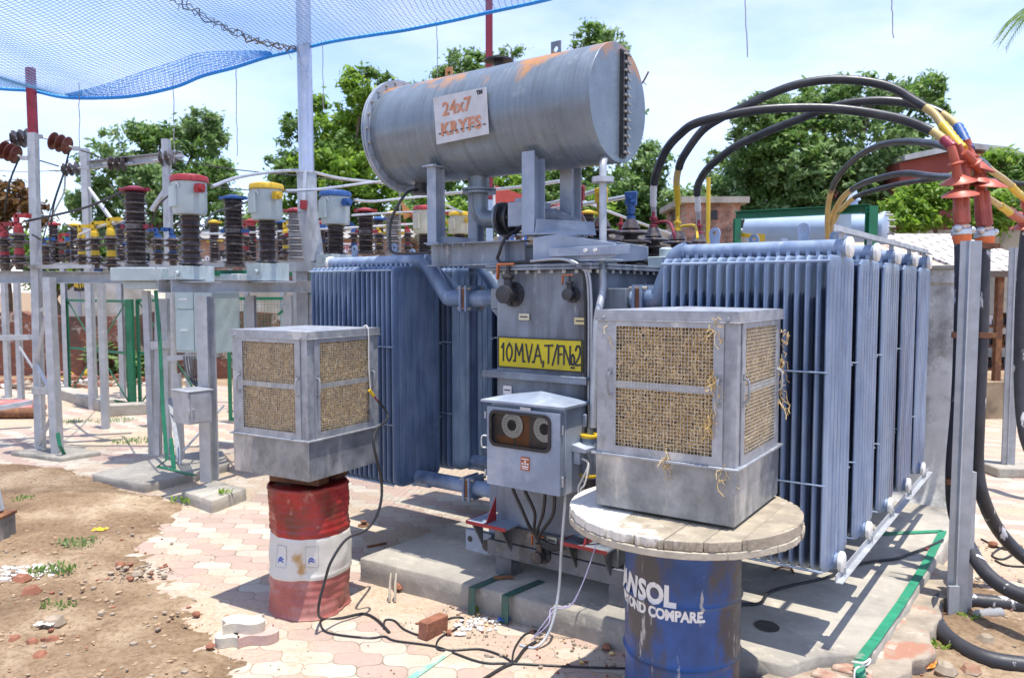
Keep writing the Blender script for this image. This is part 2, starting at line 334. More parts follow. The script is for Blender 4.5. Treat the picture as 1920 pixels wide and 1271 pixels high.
def paver_mat():
    m=bpy.data.materials.new('wavy_pavers'); m.use_nodes=True; t=m.node_tree; N=t.nodes; P=N['Principled BSDF']; k=t.links.new
    P.inputs['Roughness'].default_value=.9; P.inputs['Specular IOR Level'].default_value=.2
    def mth(op,a,b=None,c=None):
        n=N.new('ShaderNodeMath'); n.operation=op
        for i,v in enumerate((a,b,c)):
            if v is None: continue
            if isinstance(v,(int,float)): n.inputs[i].default_value=v
            else: k(v,n.inputs[i])
        return n.outputs[0]
    co=N.new('ShaderNodeTexCoord'); mp=N.new('ShaderNodeMapping'); mp.inputs['Rotation'].default_value=(0,0,R(42)); k(co.outputs['Object'],mp.inputs[0])
    sp=N.new('ShaderNodeSeparateXYZ'); k(mp.outputs[0],sp.inputs[0]); x,y=sp.outputs[0],sp.outputs[1]
    LX,LY=.235,.185
    x=mth('DIVIDE',x,LX); y=mth('DIVIDE',y,LY)
    def nz(s,d=8,ro=.62,v=None):
        n=N.new('ShaderNodeTexNoise'); n.inputs['Scale'].default_value=s; n.inputs['Detail'].default_value=d; n.inputs['Roughness'].default_value=ro; k(v or co.outputs['Object'],n.inputs['Vector']); return n.outputs['Fac']
    wob=mth('MULTIPLY',mth('SUBTRACT',nz(1.6,2),.5),.35)
    x=mth('ADD',x,wob); y=mth('ADD',y,wob)
    xw=mth('ADD',x,mth('MULTIPLY',mth('SINE',mth('MULTIPLY',y,2*math.pi)),.13))
    yw=mth('ADD',y,mth('MULTIPLY',mth('SINE',mth('MULTIPLY',x,2*math.pi)),.17))
    ix=mth('FLOOR',xw); iy=mth('FLOOR',yw); fx=mth('SUBTRACT',xw,ix); fy=mth('SUBTRACT',yw,iy)
    ex=mth('MULTIPLY',mth('MINIMUM',fx,mth('SUBTRACT',1,fx)),LX); ey=mth('MULTIPLY',mth('MINIMUM',fy,mth('SUBTRACT',1,fy)),LY)
    ed=mth('MINIMUM',ex,ey)
    jr=N.new('ShaderNodeMapRange'); jr.inputs[1].default_value=.0015; jr.inputs[2].default_value=.0065; k(ed,jr.inputs[0])
    cv=N.new('ShaderNodeCombineXYZ'); k(ix,cv.inputs[0]); k(iy,cv.inputs[1])
    wn_=N.new('ShaderNodeTexWhiteNoise'); wn_.noise_dimensions='2D'; k(cv.outputs[0],wn_.inputs['Vector'])
    par=mth('MODULO',mth('ABSOLUTE',iy),2)
    flip=mth('GREATER_THAN',wn_.outputs['Value'],.86); sel=mth('ABSOLUTE',mth('SUBTRACT',par,flip))
    def mix(f,a,b,mode='MIX'):
        n=N.new('ShaderNodeMixRGB'); n.blend_type=mode
        for i,v in ((0,f),(1,a),(2,b)):
            if isinstance(v,tuple): n.inputs[i].default_value=(*v,1)
            elif isinstance(v,(int,float)): n.inputs[i].default_value=v
            else: k(v,n.inputs[i])
        return n.outputs[0]
    def mr(f,a,b,c=0,d=1):
        n=N.new('ShaderNodeMapRange'); n.inputs[1].default_value=a; n.inputs[2].default_value=b; n.inputs[3].default_value=c; n.inputs[4].default_value=d; k(f,n.inputs[0]); return n.outputs[0]
    c=mix(sel,(.45,.325,.285),(.53,.49,.415))
    c=mix(1.0,c,mix(wn_.outputs['Value'],(.80,.80,.80),(1,1,1)),'MULTIPLY')
    c=mix(mr(nz(22,6,.7),.45,.75,0,.5),c,(.44,.35,.26))
    c=mix(jr.outputs[0],mix(mr(nz(5,6,.7),.4,.6),(.12,.095,.07),(.36,.28,.20)),c)
    c=mix(mr(nz(2.4,8,.7),.48,.70,0,.42),c,(.27,.215,.16))
    sand=mr(nz(.75,9,.66),.46,.585,.16,.95)
    sandc=mix(mr(nz(30,6,.7),.35,.7),(.34,.255,.17),(.53,.435,.325))
    c=mix(sand,c,sandc)
    k(c,P.inputs['Base Color'])
    bu=N.new('ShaderNodeBump'); bu.inputs['Strength'].default_value=.5; bu.inputs['Distance'].default_value=.006
    h=mth('ADD',mth('MULTIPLY',jr.outputs[0],mth('SUBTRACT',1,sand)),mth('MULTIPLY',nz(60,6,.7),.6)); k(h,bu.inputs['Height']); k(bu.outputs[0],P.inputs['Normal'])
    return m
M_pav=paver_mat()
m=MB(); m.add([(-600,-60,0),(600,-60,0),(600,900,0),(-600,900,0)],[(0,1,2,3)])
tag(m.build('ground',M_soil,origin=V(0,0,0)),None,None,kind='structure')
m=MB(); m.add([(-14,1,.004),(9,1,.004),(9,17.5,.004),(-14,17.5,.004)],[(0,1,2,3)])
tag(m.build('pavement',M_pav,origin=V(0,0,.004)),None,None,kind='structure')
# soil heaped over the edge of the paving: relief rises above the paving only where it lies
def heap(name,x0,x1,y0,y1,step,fn):
    m=MB(); nx=int((x1-x0)/step); ny=int((y1-y0)/step); vs=[];fs=[]
    for j in range(ny+1):
        for i in range(nx+1):
            x=x0+i*step;y=y0+j*step; q=Vector((x,y,0))
            h=fn(x,y); n=noise.fractal(q*3.1,1.0,2.0,5)*.026-abs(noise.noise(q*6.5))*.016+.006+noise.noise(q*17)*.010+noise.noise(q*41)*.005
            vs.append((x,y,max(-.03,h+n if h>-.06 else -.03)))
    for j in range(ny):
        for i in range(nx):
            a=j*(nx+1)+i; 
            if max(vs[a][2],vs[a+1][2],vs[a+nx+1][2],vs[a+nx+2][2])>-.029: fs.append((a,a+1,a+nx+2,a+nx+1))
    m.add(vs,fs); return m.build(name,M_soil,origin=V(0,0,0),ang=180)
edge=[G(*q) for q in((0,868),(120,880),(190,905),(330,950),(300,1000),(262,1040),(285,1095),(370,1155),(400,1225),(440,1300))]
def soil_side(x,y):   # signed distance-like: >0 inside the soil
    for i in range(len(edge)-1):
        a,b=edge[i],edge[i+1]
        if b.y<=y<=a.y or a.y<=y<=b.y:
            t=(y-a.y)/(b.y-a.y+1e-9); return (a.x+(b.x-a.x)*t)-x
    return (edge[-1].x-x) if y<edge[-1].y else -1
tag(heap('soil',-7.5,-.9,2.6,10,.035,lambda x,y:max(-.06,min(.035,soil_side(x,y)*.11))+.03*math.exp(-((x+4.6)**2+(y-7.6)**2)/.8)),None,None,kind='structure')
def rside(x,y):
    p=TI@Vector((x,y,0)); d=p.x-2.02-.10*math.sin(p.y*5); 
    fr=-.20-p.y
    v=max(min(d,2.2-p.x+1.2,2.3-p.y)*.12, min(fr+.05*math.sin(p.x*7),p.x-.95,.22-fr)*.16)
    return max(-.06,min(.03,v))
tag(heap('soil',-.2,5.6,3.1,8.2,.035,rside),None,None,kind='structure')

# ---------------------------------------------------------------- plinth
def slabmesh(poly,z0,z1,seg=.06,jit=.012,seed=1):
    m=MB(); pts=[]
    n=len(poly)
    for i in range(n):
        a=Vector(poly[i]);b=Vector(poly[(i+1)%n]); k=max(1,int((b-a).length/seg)); nr=Vector(((b-a).y,-(b-a).x)).normalized()
        for j in range(k):
            p=a+(b-a)*(j/k); p=p+nr*jit*(noise.fractal(Vector((p.x*4,p.y*4,seed)),1,2,4)); pts.append(p)
    N=len(pts); rings=[]; c=sum(pts,Vector((0,0)))/N
    for z,ins in((z0,0),(z0+(z1-z0)*.5,0),(z1-.012,.0),(z1,.012)):
        ring=[]
        for p in pts:
            q=p+(c-p).normalized()*ins; w_=noise.noise(Vector((p.x*9,p.y*9,z*14+seed)))*jit*.6
            q=q+(p-c).normalized()*w_; ring.append((q.x,q.y,z))
        rings.append(ring)
    vs=sum(rings,[]); fs=[]
    for r in range(3):
        for i in range(N): fs.append((r*N+i,r*N+(i+1)%N,(r+1)*N+(i+1)%N,(r+1)*N+i))
    fs.append(tuple(3*N+i for i in range(N))); m.add(vs,fs); return m
pl=[(-1.37,-.36),(.5,-.24),(1.68,-.19),(1.80,.02),(2.03,.25),(2.10,3.0),(2.08,3.70),(-1.30,3.70)]
t=thing('plinth','low grey concrete plinth under the big transformer, its right edge broken to bare bricks','plinth',TM@V(.2,1.5,0),-YAW)
slabmesh(pl,-.02,.18,seed=3).build('slab',M_conc,t,fr=TM,ang=60)
slabmesh([(1.55,-.36),(1.93,-.33),(2.12,.0),(2.24,.5),(2.22,1.4),(2.16,2.2),(2.05,2.3),(1.9,.3),(1.6,-.1)],-.02,.115,.05,.05,seed=9).build('mortar_ledge',mat('rough_mortar',(.30,.25,.19),.95,0,.3,6,(.34,.17,.11),.54,.62,4,1,.6,30,(.46,.41,.34),.58,.7,7),t,fr=TM,ang=60)
m=MB(); rn=random.Random(4)
for i in range(9):
    y=-.05+i*.145+rn.uniform(-.02,.02); xx=1.90+.07*min(1,i/3)+rn.uniform(-.02,.03)
    if i in(2,5): continue
    m.cbox((xx,y,.098),.20,.105,.065,rn.uniform(-.15,.15),Matrix.Rotation(rn.uniform(-.15,.15),3,'Z')@Matrix.Rotation(rn.uniform(.0,.18),3,'Y'))
m.build('brick_edging',[mat('mortared_brick',(.36,.20,.14),.92,0,.3,12,(.44,.38,.31),.44,.58,7,1,.6,50,(.16,.13,.11),.6,.72,9)],t,fr=TM,bevel=.012)

# ---------------------------------------------------------------- concrete wall behind the radiators
m=MB()
nx=44;nz_=26;vs=[];fs=[]
prof=lambda z:.11+.20*math.exp(-z/.16)+(.03 if z>2.22 else 0)
x0w,x1w=.5,1.98
t=thing('rendered_wall','stained whitewashed fire wall with flared foot behind the blue radiators','wall',TM@V(1.2,3.95,0),-YAW)
ring=[]
zs=[0,.03,.07,.12,.2,.3,.45,.7,1,1.3,1.6,1.9,2.15,2.21,2.225,2.34]
vs=[];fs=[]
for z in zs:
    d=prof(z); e=d-.11
    for i in range(nx+1):
        x=x0w-e+(x1w-x0w+2*e)*i/nx; vs.append((x,3.95-d+.012*noise.noise(Vector((x*5,z*5,2))),z))
    for i in range(nx,-1,-1):
        x=x0w-e+(x1w-x0w+2*e)*i/nx; vs.append((x,3.95+d,z))
n=2*(nx+1)
for r in range(len(zs)-1):
    for i in range(n): fs.append((r*n+i,r*n+(i+1)%n,(r+1)*n+(i+1)%n,(r+1)*n+i))
fs.append(tuple((len(zs)-1)*n+i for i in range(n)))
m.add(vs,fs); m.build('wall',M_concw,t,fr=TM)
m=MB(); m.box(x0w-.05,3.78,2.343,x1w+.05,4.12,2.385); m.build('coping',M_conc,t,fr=TM,bevel=.01)

# ---------------------------------------------------------------- brick boundary walls and far buildings
def brickmat(name,a,b,mort,sc):
    m=bpy.data.materials.new(name); m.use_nodes=True; t=m.node_tree; N=t.nodes; P=N['Principled BSDF']; k=t.links.new
    P.inputs['Roughness'].default_value=.9
    co=N.new('ShaderNodeTexCoord'); mp=N.new('ShaderNodeMapping'); mp.inputs['Rotation'].default_value=(R(90),0,0); k(co.outputs['Object'],mp.inputs[0])
    br=N.new('ShaderNodeTexBrick'); br.inputs['Scale'].default_value=sc; br.inputs['Color1'].default_value=(*a,1); br.inputs['Color2'].default_value=(*b,1); br.inputs['Mortar'].default_value=(*mort,1); br.inputs['Mortar Size'].default_value=.012
    br.inputs['Brick Width'].default_value=.23; br.inputs['Row Height'].default_value=.075; k(mp.outputs[0],br.inputs['Vector'])
    n=N.new('ShaderNodeTexNoise'); n.inputs['Scale'].default_value=.9; n.inputs['Detail'].default_value=8; n.inputs['Roughness'].default_value=.7; k(co.outputs['Object'],n.inputs['Vector'])
    r=N.new('ShaderNodeMapRange'); r.inputs[1].default_value=.46; r.inputs[2].default_value=.62; k(n.outputs['Fac'],r.inputs[0])
    x=N.new('ShaderNodeMixRGB'); k(r.outputs[0],x.inputs[0]); k(br.outputs['Color'],x.inputs[1]); x.inputs[2].default_value=(.06,.045,.035,1)
    n2=N.new('ShaderNodeTexNoise'); n2.inputs['Scale'].default_value=2.6; n2.inputs['Detail'].default_value=8; n2.inputs['Roughness'].default_value=.75; k(co.outputs['Object'],n2.inputs['Vector'])
    r2=N.new('ShaderNodeMapRange'); r2.inputs[1].default_value=.55; r2.inputs[2].default_value=.62; k(n2.outputs['Fac'],r2.inputs[0])
    x2=N.new('ShaderNodeMixRGB'); k(r2.outputs[0],x2.inputs[0]); k(x.outputs[0],x2.inputs[1]); x2.inputs[2].default_value=(.45,.38,.31,1)
    k(x2.outputs[0],P.inputs['Base Color']); return m
M_brick=brickmat('old_brickwork',(.27,.075,.035),(.19,.05,.028),(.12,.085,.065),1.0)
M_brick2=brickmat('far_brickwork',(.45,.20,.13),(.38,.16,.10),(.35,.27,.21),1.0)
m=MB(); a=W(-330,690,20.5); b=W(520,690,19.0); a.z=b.z=0; d=(b-a).normalized(); nrm=Vector((d.y,-d.x,0))
wl=thing('brick_wall','weathered red brick boundary wall behind the green mesh gate','wall',a,math.atan2(d.y,d.x))
ln=(b-a).length; seg=60; vs=[];fs=[]
for i in range(seg+1):
    x=ln*i/seg; h=1.62+.05*noise.noise(Vector((x*.9,3,1)))+(-.10 if 6<x<9 else 0)
    vs+=[(x,-.115,0),(x,-.115,h),(x,.115,h),(x,.115,0)]
for i in range(seg):
    for j in range(4): fs.append((i*4+j,i*4+(j+1)%4,(i+1)*4+(j+1)%4,(i+1)*4+j))
fs+=[(0,3,2,1),(seg*4,seg*4+1,seg*4+2,seg*4+3)]
m.add(vs,fs); m.build('brickwork',M_brick,wl,fr=WM[wl.name])
def block(name,label,cat,px0,px1,pyt,d,depth,mt,roof=None,wins=(),rh=.0,pyb=None,rm=None):
    a=W(px0,pyt,d);b=W(px1,pyt,d); zt=a.z; t=thing(name,label,cat,((a.x+b.x)/2,a.y,0)); m=MB(); m.box(a.x,a.y,0,b.x,a.y+depth,zt); m.build('wall',mt,t)
    if roof=='slab': m=MB(); m.box(a.x-.2,a.y-.25,zt+.003,b.x+.2,a.y+depth+.2,zt+.18); m.build('roof',rm or M_conc,t)
    if roof=='gable':
        m=MB(); x0,x1=a.x-.3,b.x+.3; y0,y1=a.y-.5,a.y+depth+.5
        m.prism([(x0,y0,zt+.003),(x0,y1,zt+.003),(x0,(y0+y1)/2,zt+rh)],(x1-x0,0,0)); m.build('roof',rm,t)
    for (wx0,wx1,wy0,wy1,wm) in wins:
        p=W(wx0,wy0,d);q=W(wx1,wy1,d); m=MB(); m.box(p.x,a.y-.06,q.z,q.x,a.y+.02,p.z); m.build('window',wm,t)
    return t
block('shed','long brick market shed with a rusty tin roof beyond the insulator stacks','shed',355,760,449,27,5,M_brick2,'gable',[(400,430,470,490,M_blk)],.55,rm=M_tin)
block('shed','low white stall building under the far trees behind the yellow capped isolators','stall',115,350,445,30,4,M_wall,'slab',[(150,190,470,520,M_bluesign),(240,280,475,520,M_blk)])
block('house','low pale house seen through the conservator legs','house',700,1090,452,33,6,M_wall,'slab',[(760,800,470,500,M_blk),(900,940,462,500,M_bluesign)])
block('wall_block','long dark weathered parapet wall under the trees at right','wall',1130,1950,431,24,.5,M_conc,None)
block('brick_tower','squat square brick tank house in front of the big grey green tree','brick tower',1287,1388,382,23,3,M_brick2,'slab',[(1330,1345,395,412,M_blk)])
# maroon gable wall
m=MB(); d=26; q=[W(1688,305,d),W(1800,282,d),W(1880,290,d),W(1990,330,d),W(1990,640,d),W(1688,640,d)]; y=q[0].y
t=thing('gabled_building','maroon gabled building half hidden by climbing leaves at right','building',(q[0].x+5,y,0))
pp=[Vector((v.x,y,v.z)) for v in q]; pp[4].z=pp[5].z=0
m.prism(pp[::-1],(0,8,0)); m.build('wall',M_maroonw,t)
m=MB()
for i in range(3): m.prism([pp[i]+V(0,-.3,.02),pp[i+1]+V(0,-.3,.02),pp[i+1]+V(0,-.3,.2),pp[i]+V(0,-.3,.2)],(0,8.6,0))
m.build('roof',M_tin,t)
# right shed with tiled roofs
def tilemat(name,a,b):
    m=bpy.data.materials.new(name); m.use_nodes=True; t=m.node_tree; N=t.nodes; P=N['Principled BSDF']; k=t.links.new; P.inputs['Roughness'].default_value=.85
    co=N.new('ShaderNodeTexCoord'); br=N.new('ShaderNodeTexBrick'); br.inputs['Scale'].default_value=1; br.inputs['Brick Width'].default_value=.5; br.inputs['Row Height'].default_value=.22
    br.inputs['Mortar Size'].default_value=.025; br.inputs['Color1'].default_value=(*a,1); br.inputs['Color2'].default_value=(*b,1); br.inputs['Mortar'].default_value=(.12,.09,.07,1); k(co.outputs['Object'],br.inputs['Vector']); k(br.outputs['Color'],P.inputs['Base Color']); return m
M_tile=tilemat('patched_tile',(.62,.36,.24),(.70,.60,.50)); M_tile2=tilemat('grey_tile',(.50,.48,.45),(.62,.60,.57))
for nm,lb,px0,px1,mt in (('tiled_shed','open shed with orange and white patched tile roof behind the rendered wall',1640,1800,M_tile),('tiled_shed','dark open shed with grey tile roof behind the second cable post',1815,2010,M_tile2)):
    a=W(px0,508,13);b=W(px1,508,13); r0=W(px0,438,16.5); t=thing(nm,lb,'shed',((a.x+b.x)/2,a.y,0))
    m=MB(); m.prism([(a.x,a.y,a.z),(a.x,r0.y,r0.z),(a.x,r0.y,r0.z-.1),(a.x,a.y,a.z-.1)],(b.x-a.x,0,0)); m.build('roof',mt,t)
    m=MB(); m.box(a.x+.1,r0.y-.3,0,b.x-.1,r0.y-.1,r0.z-.12); m.build('back_wall',mat('dark_wall',(.07,.06,.06),.9,0,.4,3),t)  # back wall in a mottled near-black colour
    for i in range(4):
        x=a.x+.15+(b.x-a.x-.3)*i/3; m=MB(); m.box(x-.05,a.y+.1,0,x+.05,a.y+.2,a.z-.02); m.build('post',M_rust,t)
    for i,z in enumerate((.75,1.15,1.5)):
        m=MB(); m.box(a.x+.2,a.y+.6,z,b.x-.2,a.y+1.1,z+.05)
        rr=random.Random(i+px0)
        for j in range(16):
            x=a.x+.3+(b.x-a.x-.6)*j/15; m.mi=1 if rr.random()<.4 else (2 if rr.random()<.3 else 0); m.box(x,a.y+.65,z+.053,x+.12*rr.uniform(.6,1.2),a.y+.95,z+.06+rr.uniform(.05,.2))
        m.build('shelf',[M_rust,M_blk,M_whsign],t)
m=MB(); a=W(1790,700,13); m.box(a.x,a.y,0,a.x+5,a.y+.3,.62)
tag(m.build('low_wall',mat('mud_wall',(.33,.25,.16),.95,0,.3,2,(.12,.09,.06),.5,.7,3,bump=.5)),'low mud brick wall below the open tiled sheds','wall')
# tents / tarps
def tent(name,label,pts,d,depth,mt):
    q=[W(x,y,d) for x,y in pts]; n=len(q); m=MB(); y=q[0].y
    f=[Vector((v.x,y,v.z)) for v in q]; m.prism(f[::-1],(0,depth,0)); return tag(m.build(name,mt),label,'tarpaulin')
tent('tarpaulin','tan tarpaulin tent sloping above the brick wall behind the green gate',[(135,600),(185,535),(232,520),(300,560),(300,610)],23,2.5,M_tent)
tent('tarpaulin','white sheet tent standing behind the green gate beside the tan tarpaulin',[(215,530),(240,505),(330,500),(330,610),(215,610)],25.5,2,M_wall)
tent('tarpaulin','pale cloth awning behind the isolators between cabinet and silver pole',[(425,560),(440,540),(560,535),(580,560),(580,600),(425,600)],24,2,M_tent)
def sign(label,px0,py0,px1,py1,d,mt,txt=None,tm=None,size=.2,fix=None):
    a=W(px0,py0,d);b=W(px1,py1,d); y=a.y; t=thing('shop_sign',label,'sign',((a.x+b.x)/2,y,b.z)); m=MB(); m.box(a.x,y,b.z,b.x,y+.05,a.z); m.build('board',mt,t)
    m=MB()
    for x in(a.x+.1,b.x-.1): m.box(x-.03,y+.053,0,x+.03,y+.11,a.z-.02)
    m.build('post',M_steel,t)
    if txt:
        m=MB(); text_to(m,txt,size,basis(V((a.x+b.x)/2,y-.006,(a.z+b.z)/2),(1,0,0),(0,0,1)),extr=.003,off=.004); m.build('lettering',tm,t,fixn=False)
sign('black shop sign with white lettering behind the red lidded transformer pot',372,484,436,502,21,M_blk,'गी गांव',M_whsign,.30)
sign('small yellow and black sign above the brick wall',138,524,170,546,21,M_blk,'बीवर',M_yel,.26)
sign('white and blue signboard with red lettering right of the silver pole',614,456,715,474,21,M_whsign,'ਸਰਪੰਚ',M_red,.26)
sign('blue signboard with red and white lettering under the conservator',936,436,988,466,20,M_bluesign,'Pvt. Ltd.',M_whsign,.2)

# ---------------------------------------------------------------- trees
def tree(name,label,d,lobes,n,lm,base=None,ls=.30,group=None,seed=1,trunk=.22,clump=None):
    rn=random.Random(seed); L_=[]
    for (px,py,rx,ry) in lobes:
        dd=d+rn.uniform(-1.2,1.2); c=W(px,py,dd); L_.append((c,rx/F*dd,ry/F*dd))
    bx=base if base is not None else sum(l[0] for l in lobes)/len(lobes)
    b=W(bx,600,d); b.z=0; t=thing(name,label,'tree',b,0,group)
    m=MB(); tot=sum(l[1]*l[2] for l in L_)
    for c,rx,rz in L_:
        k=int(n*rx*rz/tot); ry=(rx+rz)/2*.9; nc=max(10,int(k/34))
        for q in range(nc):
            u=Vector((rn.gauss(0,1),rn.gauss(0,1),rn.gauss(0,1))).normalized(); rr=rn.random()**.38
            if rn.random()<.15: rr*=1.13
            cc=c+Vector((u.x*rx,u.y*ry,u.z*rz))*rr
            if noise.noise(cc*.75+Vector((seed,0,0)))<-.26: continue
            m.mi=1 if noise.noise(cc*.5+Vector((0,seed,0)))>.08 else 0; cr=rn.uniform(.28,.62)*ls*2.1
            for i in range(34):
                g=Vector((rn.gauss(0,.55),rn.gauss(0,.55),rn.gauss(0,.40)))*cr; p=cc+g
                nr=(Vector((rn.gauss(0,.6),rn.gauss(0,.6),rn.uniform(.1,1.2)))+g.normalized()*.5).normalized()
                a=nr.orthogonal(); a.rotate(Matrix.Rotation(rn.uniform(0,6.28),3,nr)); bb=nr.cross(a); l=ls*rn.uniform(.5,1.1); wd=l*.42
                m.add([p-a*l*.5,p+bb*wd*.5-nr*l*.06,p+a*l*.5-nr*l*.12,p-bb*wd*.5-nr*l*.06],[(0,1,2,3)])
    m.build('crown',[lm,{'dark_leaves':M_leafm,'bright_leaves':M_leafd,'grey_green_leaves':M_leafd,'orange_leaves':M_leafo}[lm.name]],t,fixn=False)
    m=MB(); top=max(l[0].z for l in L_); mid=V(b.x+rn.uniform(-.3,.3),b.y,top*.55)
    m.tube(smooth([b,V(b.x+.15,b.y,top*.28),mid]),[trunk*(1-.5*i/8) for i in range(9)],9)
    for c,rx,rz in L_: 
        s0=mid-V(0,0,top*.12*rn.random()); m.tube(smooth([s0,(s0+c)/2+V(0,0,-.25),c,c+V(rn.uniform(-.4,.4)*rx,0,rz*.55)],3),[trunk*.45,trunk*.4,trunk*.36,trunk*.3,trunk*.25,trunk*.2,trunk*.16,trunk*.12,trunk*.08,trunk*.03],6)
    m.build('trunk',M_bark,t); return t
tree('leafy_tree','dense grey green tree behind the lattice tower and the gantry posts',30,[(230,320,75,75),(180,390,45,60),(300,270,60,45),(375,290,50,70),(385,230,40,28),(330,370,75,70),(410,350,40,55),(250,440,90,50),(370,440,70,45),(160,455,60,35),(440,430,60,60)],32000,M_leafm,300,.23,seed=3)
tree('leafy_tree','bright green tree on both sides of the silver pole',32,[(560,250,50,42),(540,320,40,45),(600,330,60,60),(680,170,48,40),(740,165,30,25),(650,250,50,55),(700,260,70,60),(560,410,60,60),(680,400,110,70),(760,440,70,45),(590,205,22,30),(490,440,60,45),(620,440,80,45),(640,330,90,70)],42000,M_leafl,640,.25,seed=4)
tree('leafy_tree','tall dark tree showing above and below the grey conservator',36,[(870,120,48,30),(840,140,30,28),(960,105,28,18),(1115,75,52,32),(1140,100,45,35),(920,200,150,80),(1100,220,110,90),(860,390,110,60),(980,380,100,60),(780,250,70,90),(1130,340,70,60),(1000,440,110,45),(1120,430,80,50),(840,440,70,40)],44000,M_leafd,1000,.27,seed=5,trunk=.3)
tree('leafy_tree','bright leaning tree low between the conservator legs',27,[(860,420,70,40),(950,370,60,45),(1030,360,60,50),(1090,400,60,45),(790,400,50,40)],17000,M_leafl,960,.22,seed=6)
tree('leafy_tree','dark tree just right of the conservator end',29,[(1215,310,40,60),(1160,380,60,60),(1230,390,50,50),(1190,450,60,40)],13000,M_leafd,1200,.22,seed=7)
tree('leafy_tree','huge grey green tree behind the black cable arcs',28,[(1440,240,70,60),(1540,200,80,55),(1640,180,70,36),(1720,190,55,50),(1500,300,95,65),(1620,280,100,75),(1400,330,75,60),(1560,360,110,60),(1700,300,60,70),(1470,400,100,50),(1650,400,80,45),(1350,380,55,45),(1290,390,55,45),(1300,420,60,30)],64000,M_leafm,1560,.235,seed=8,trunk=.35)
tree('leafy_tree','low bright bush tree right of the cable terminations in front of the maroon gable',22,[(1740,380,60,45),(1690,410,50,35),(1880,320,55,40),(1920,370,60,60),(1850,400,60,40),(1800,360,35,40)],17000,M_leafl,1800,.20,seed=9)
tree('leafy_tree','orange brown tree at the far left edge behind the tower',31,[(10,370,45,38),(60,400,35,30),(-20,420,60,60),(40,460,50,45)],6000,M_leafo,10,.26,seed=10)
tree('leafy_tree','small green tree low behind the white stall at left',27,[(60,470,45,30),(120,480,50,26),(190,470,45,24),(90,520,50,30)],5000,M_leafl,110,.22,seed=11)
# palm at the top right edge
c=W(1912,50,17); t=thing('palm_tree','palm whose dark fronds hang in at the top right corner','tree',(c.x+.9,c.y,0))
m=MB(); m.tube(smooth([V(c.x+.9,c.y,0),V(c.x+1.0,c.y,4),V(c.x+.75,c.y,c.z+.25)]),[.2]*8+[.16],8); m.build('trunk',M_bark,t)
m=MB(); rn=random.Random(5); hd=V(c.x+.75,c.y,c.z+.35)
for i in range(14):
    an=i*2*math.pi/14+rn.uniform(-.1,.1); dv=V(math.cos(an),math.sin(an),0); ln=rn.uniform(1.0,1.25); pts=[hd+dv*ln*s+V(0,0,.30*math.sin(s*2.2)-.75*s*s) for s in[k/9 for k in range(10)]]
    m.tube(pts,[.02-.0018*k for k in range(10)],4)
    for k in range(1,10):
        for s in(-1,1):
            for e in(0,.33,.66):
                p=pts[k-1]+(pts[k]-pts[k-1])*e; sd_=dv.cross(V(0,0,1))*s; tip=p+sd_*.30*(1-.05*k)+dv*.16+V(0,0,-.16); m.add([p,p+dv*.03,tip],[(0,1,2)])
m.build('fronds',M_leafd,t,fixn=False)
# ---------------------------------------------------------------- the big transformer (local frame T: x right, y back, z up)
PZ=.18
trf=thing('power_transformer','big blue grey power transformer carrying a drum shaped oil tank and two radiator banks','transformer',TM@V(0,1.5,PZ),-YAW)
def part(mb,name,mt,parent=None,bevel=0,**k): return mb.build(name,mt,parent or trf,fr=TM,bevel=bevel,**k)
def bolts(mb,pts,ax,r=.012,h=.018):
    for p in pts: mb.cyl(p,Vector(p)+Vector(ax).normalized()*h,r,6)
# tank body
m=MB(); m.box(-.37,0,.42,.37,.9,2.283); m.box(-.42,.9,.42,.42,3.25,2.283)
for y in (1.2,1.6,2.0,2.4,2.8): m.box(.42,y-.03,.5,.47,y+.03,2.2); m.box(-.47,y-.03,.5,-.42,y+.03,2.2)
tank=part(m,'tank',M_tank,bevel=.006)
m=MB(); m.box(-.43,-.055,2.284,.43,.88,2.302); m.box(-.50,.88,2.284,.50,3.33,2.302); m.box(-.43,-.055,2.305,.43,.88,2.322); m.box(-.50,.88,2.305,.50,3.33,2.322)
part(m,'cover_flange',M_tank,bevel=.003)
m=MB(); bolts(m,[(-.38+.095*i,-.028,2.262) for i in range(9)],(0,0,1),.013,.021); bolts(m,[(.475,.95+.1*i,2.262) for i in range(24)],(0,0,1),.013,.021); bolts(m,[(.405,.02+.1*i,2.262) for i in range(9)],(0,0,1),.013,.021)
part(m,'flange_bolts',M_bolt)
m=MB(); m.box(-.445,-.075,1.592,.385,.0,1.604); m.box(-.445,-.075,1.560,.385,-.066,1.592); m.box(-.46,0,1.55,-.371,.5,1.60); part(m,'stiffener_ledge',M_tank,bevel=.002)
m=MB(); m.box(-.43,-.04,.31,.66,3.3,.42); m.box(-.37,-.035,.425,.60,.0,.54); m.box(.37,-.03,.425,.60,.75,.54); part(m,'base_skirt',M_grime,bevel=.006)
for fx in (-.36,.53):
    m=MB(); m.box(fx,-.03,PZ+.002,fx+.13,.09,.309); m.cyl((fx+.131,.03,.25),(fx+.136,.03,.25),.035,12); part(m,'foot',M_grime,bevel=.006)
m=MB(); m.bar((-.66,.03,.36),(-.431,.03,.36),.05,.15); m.bar((-.66,.30,.36),(-.431,.30,.36),.05,.15); 
m.mi=1; m.cyl((-.62,.001,.37),(-.62,.004,.37),.022,12); m.cyl((-.47,.001,.35),(-.47,.004,.35),.042,14); part(m,'haulage_lug',[M_box,M_dark],bevel=.01)
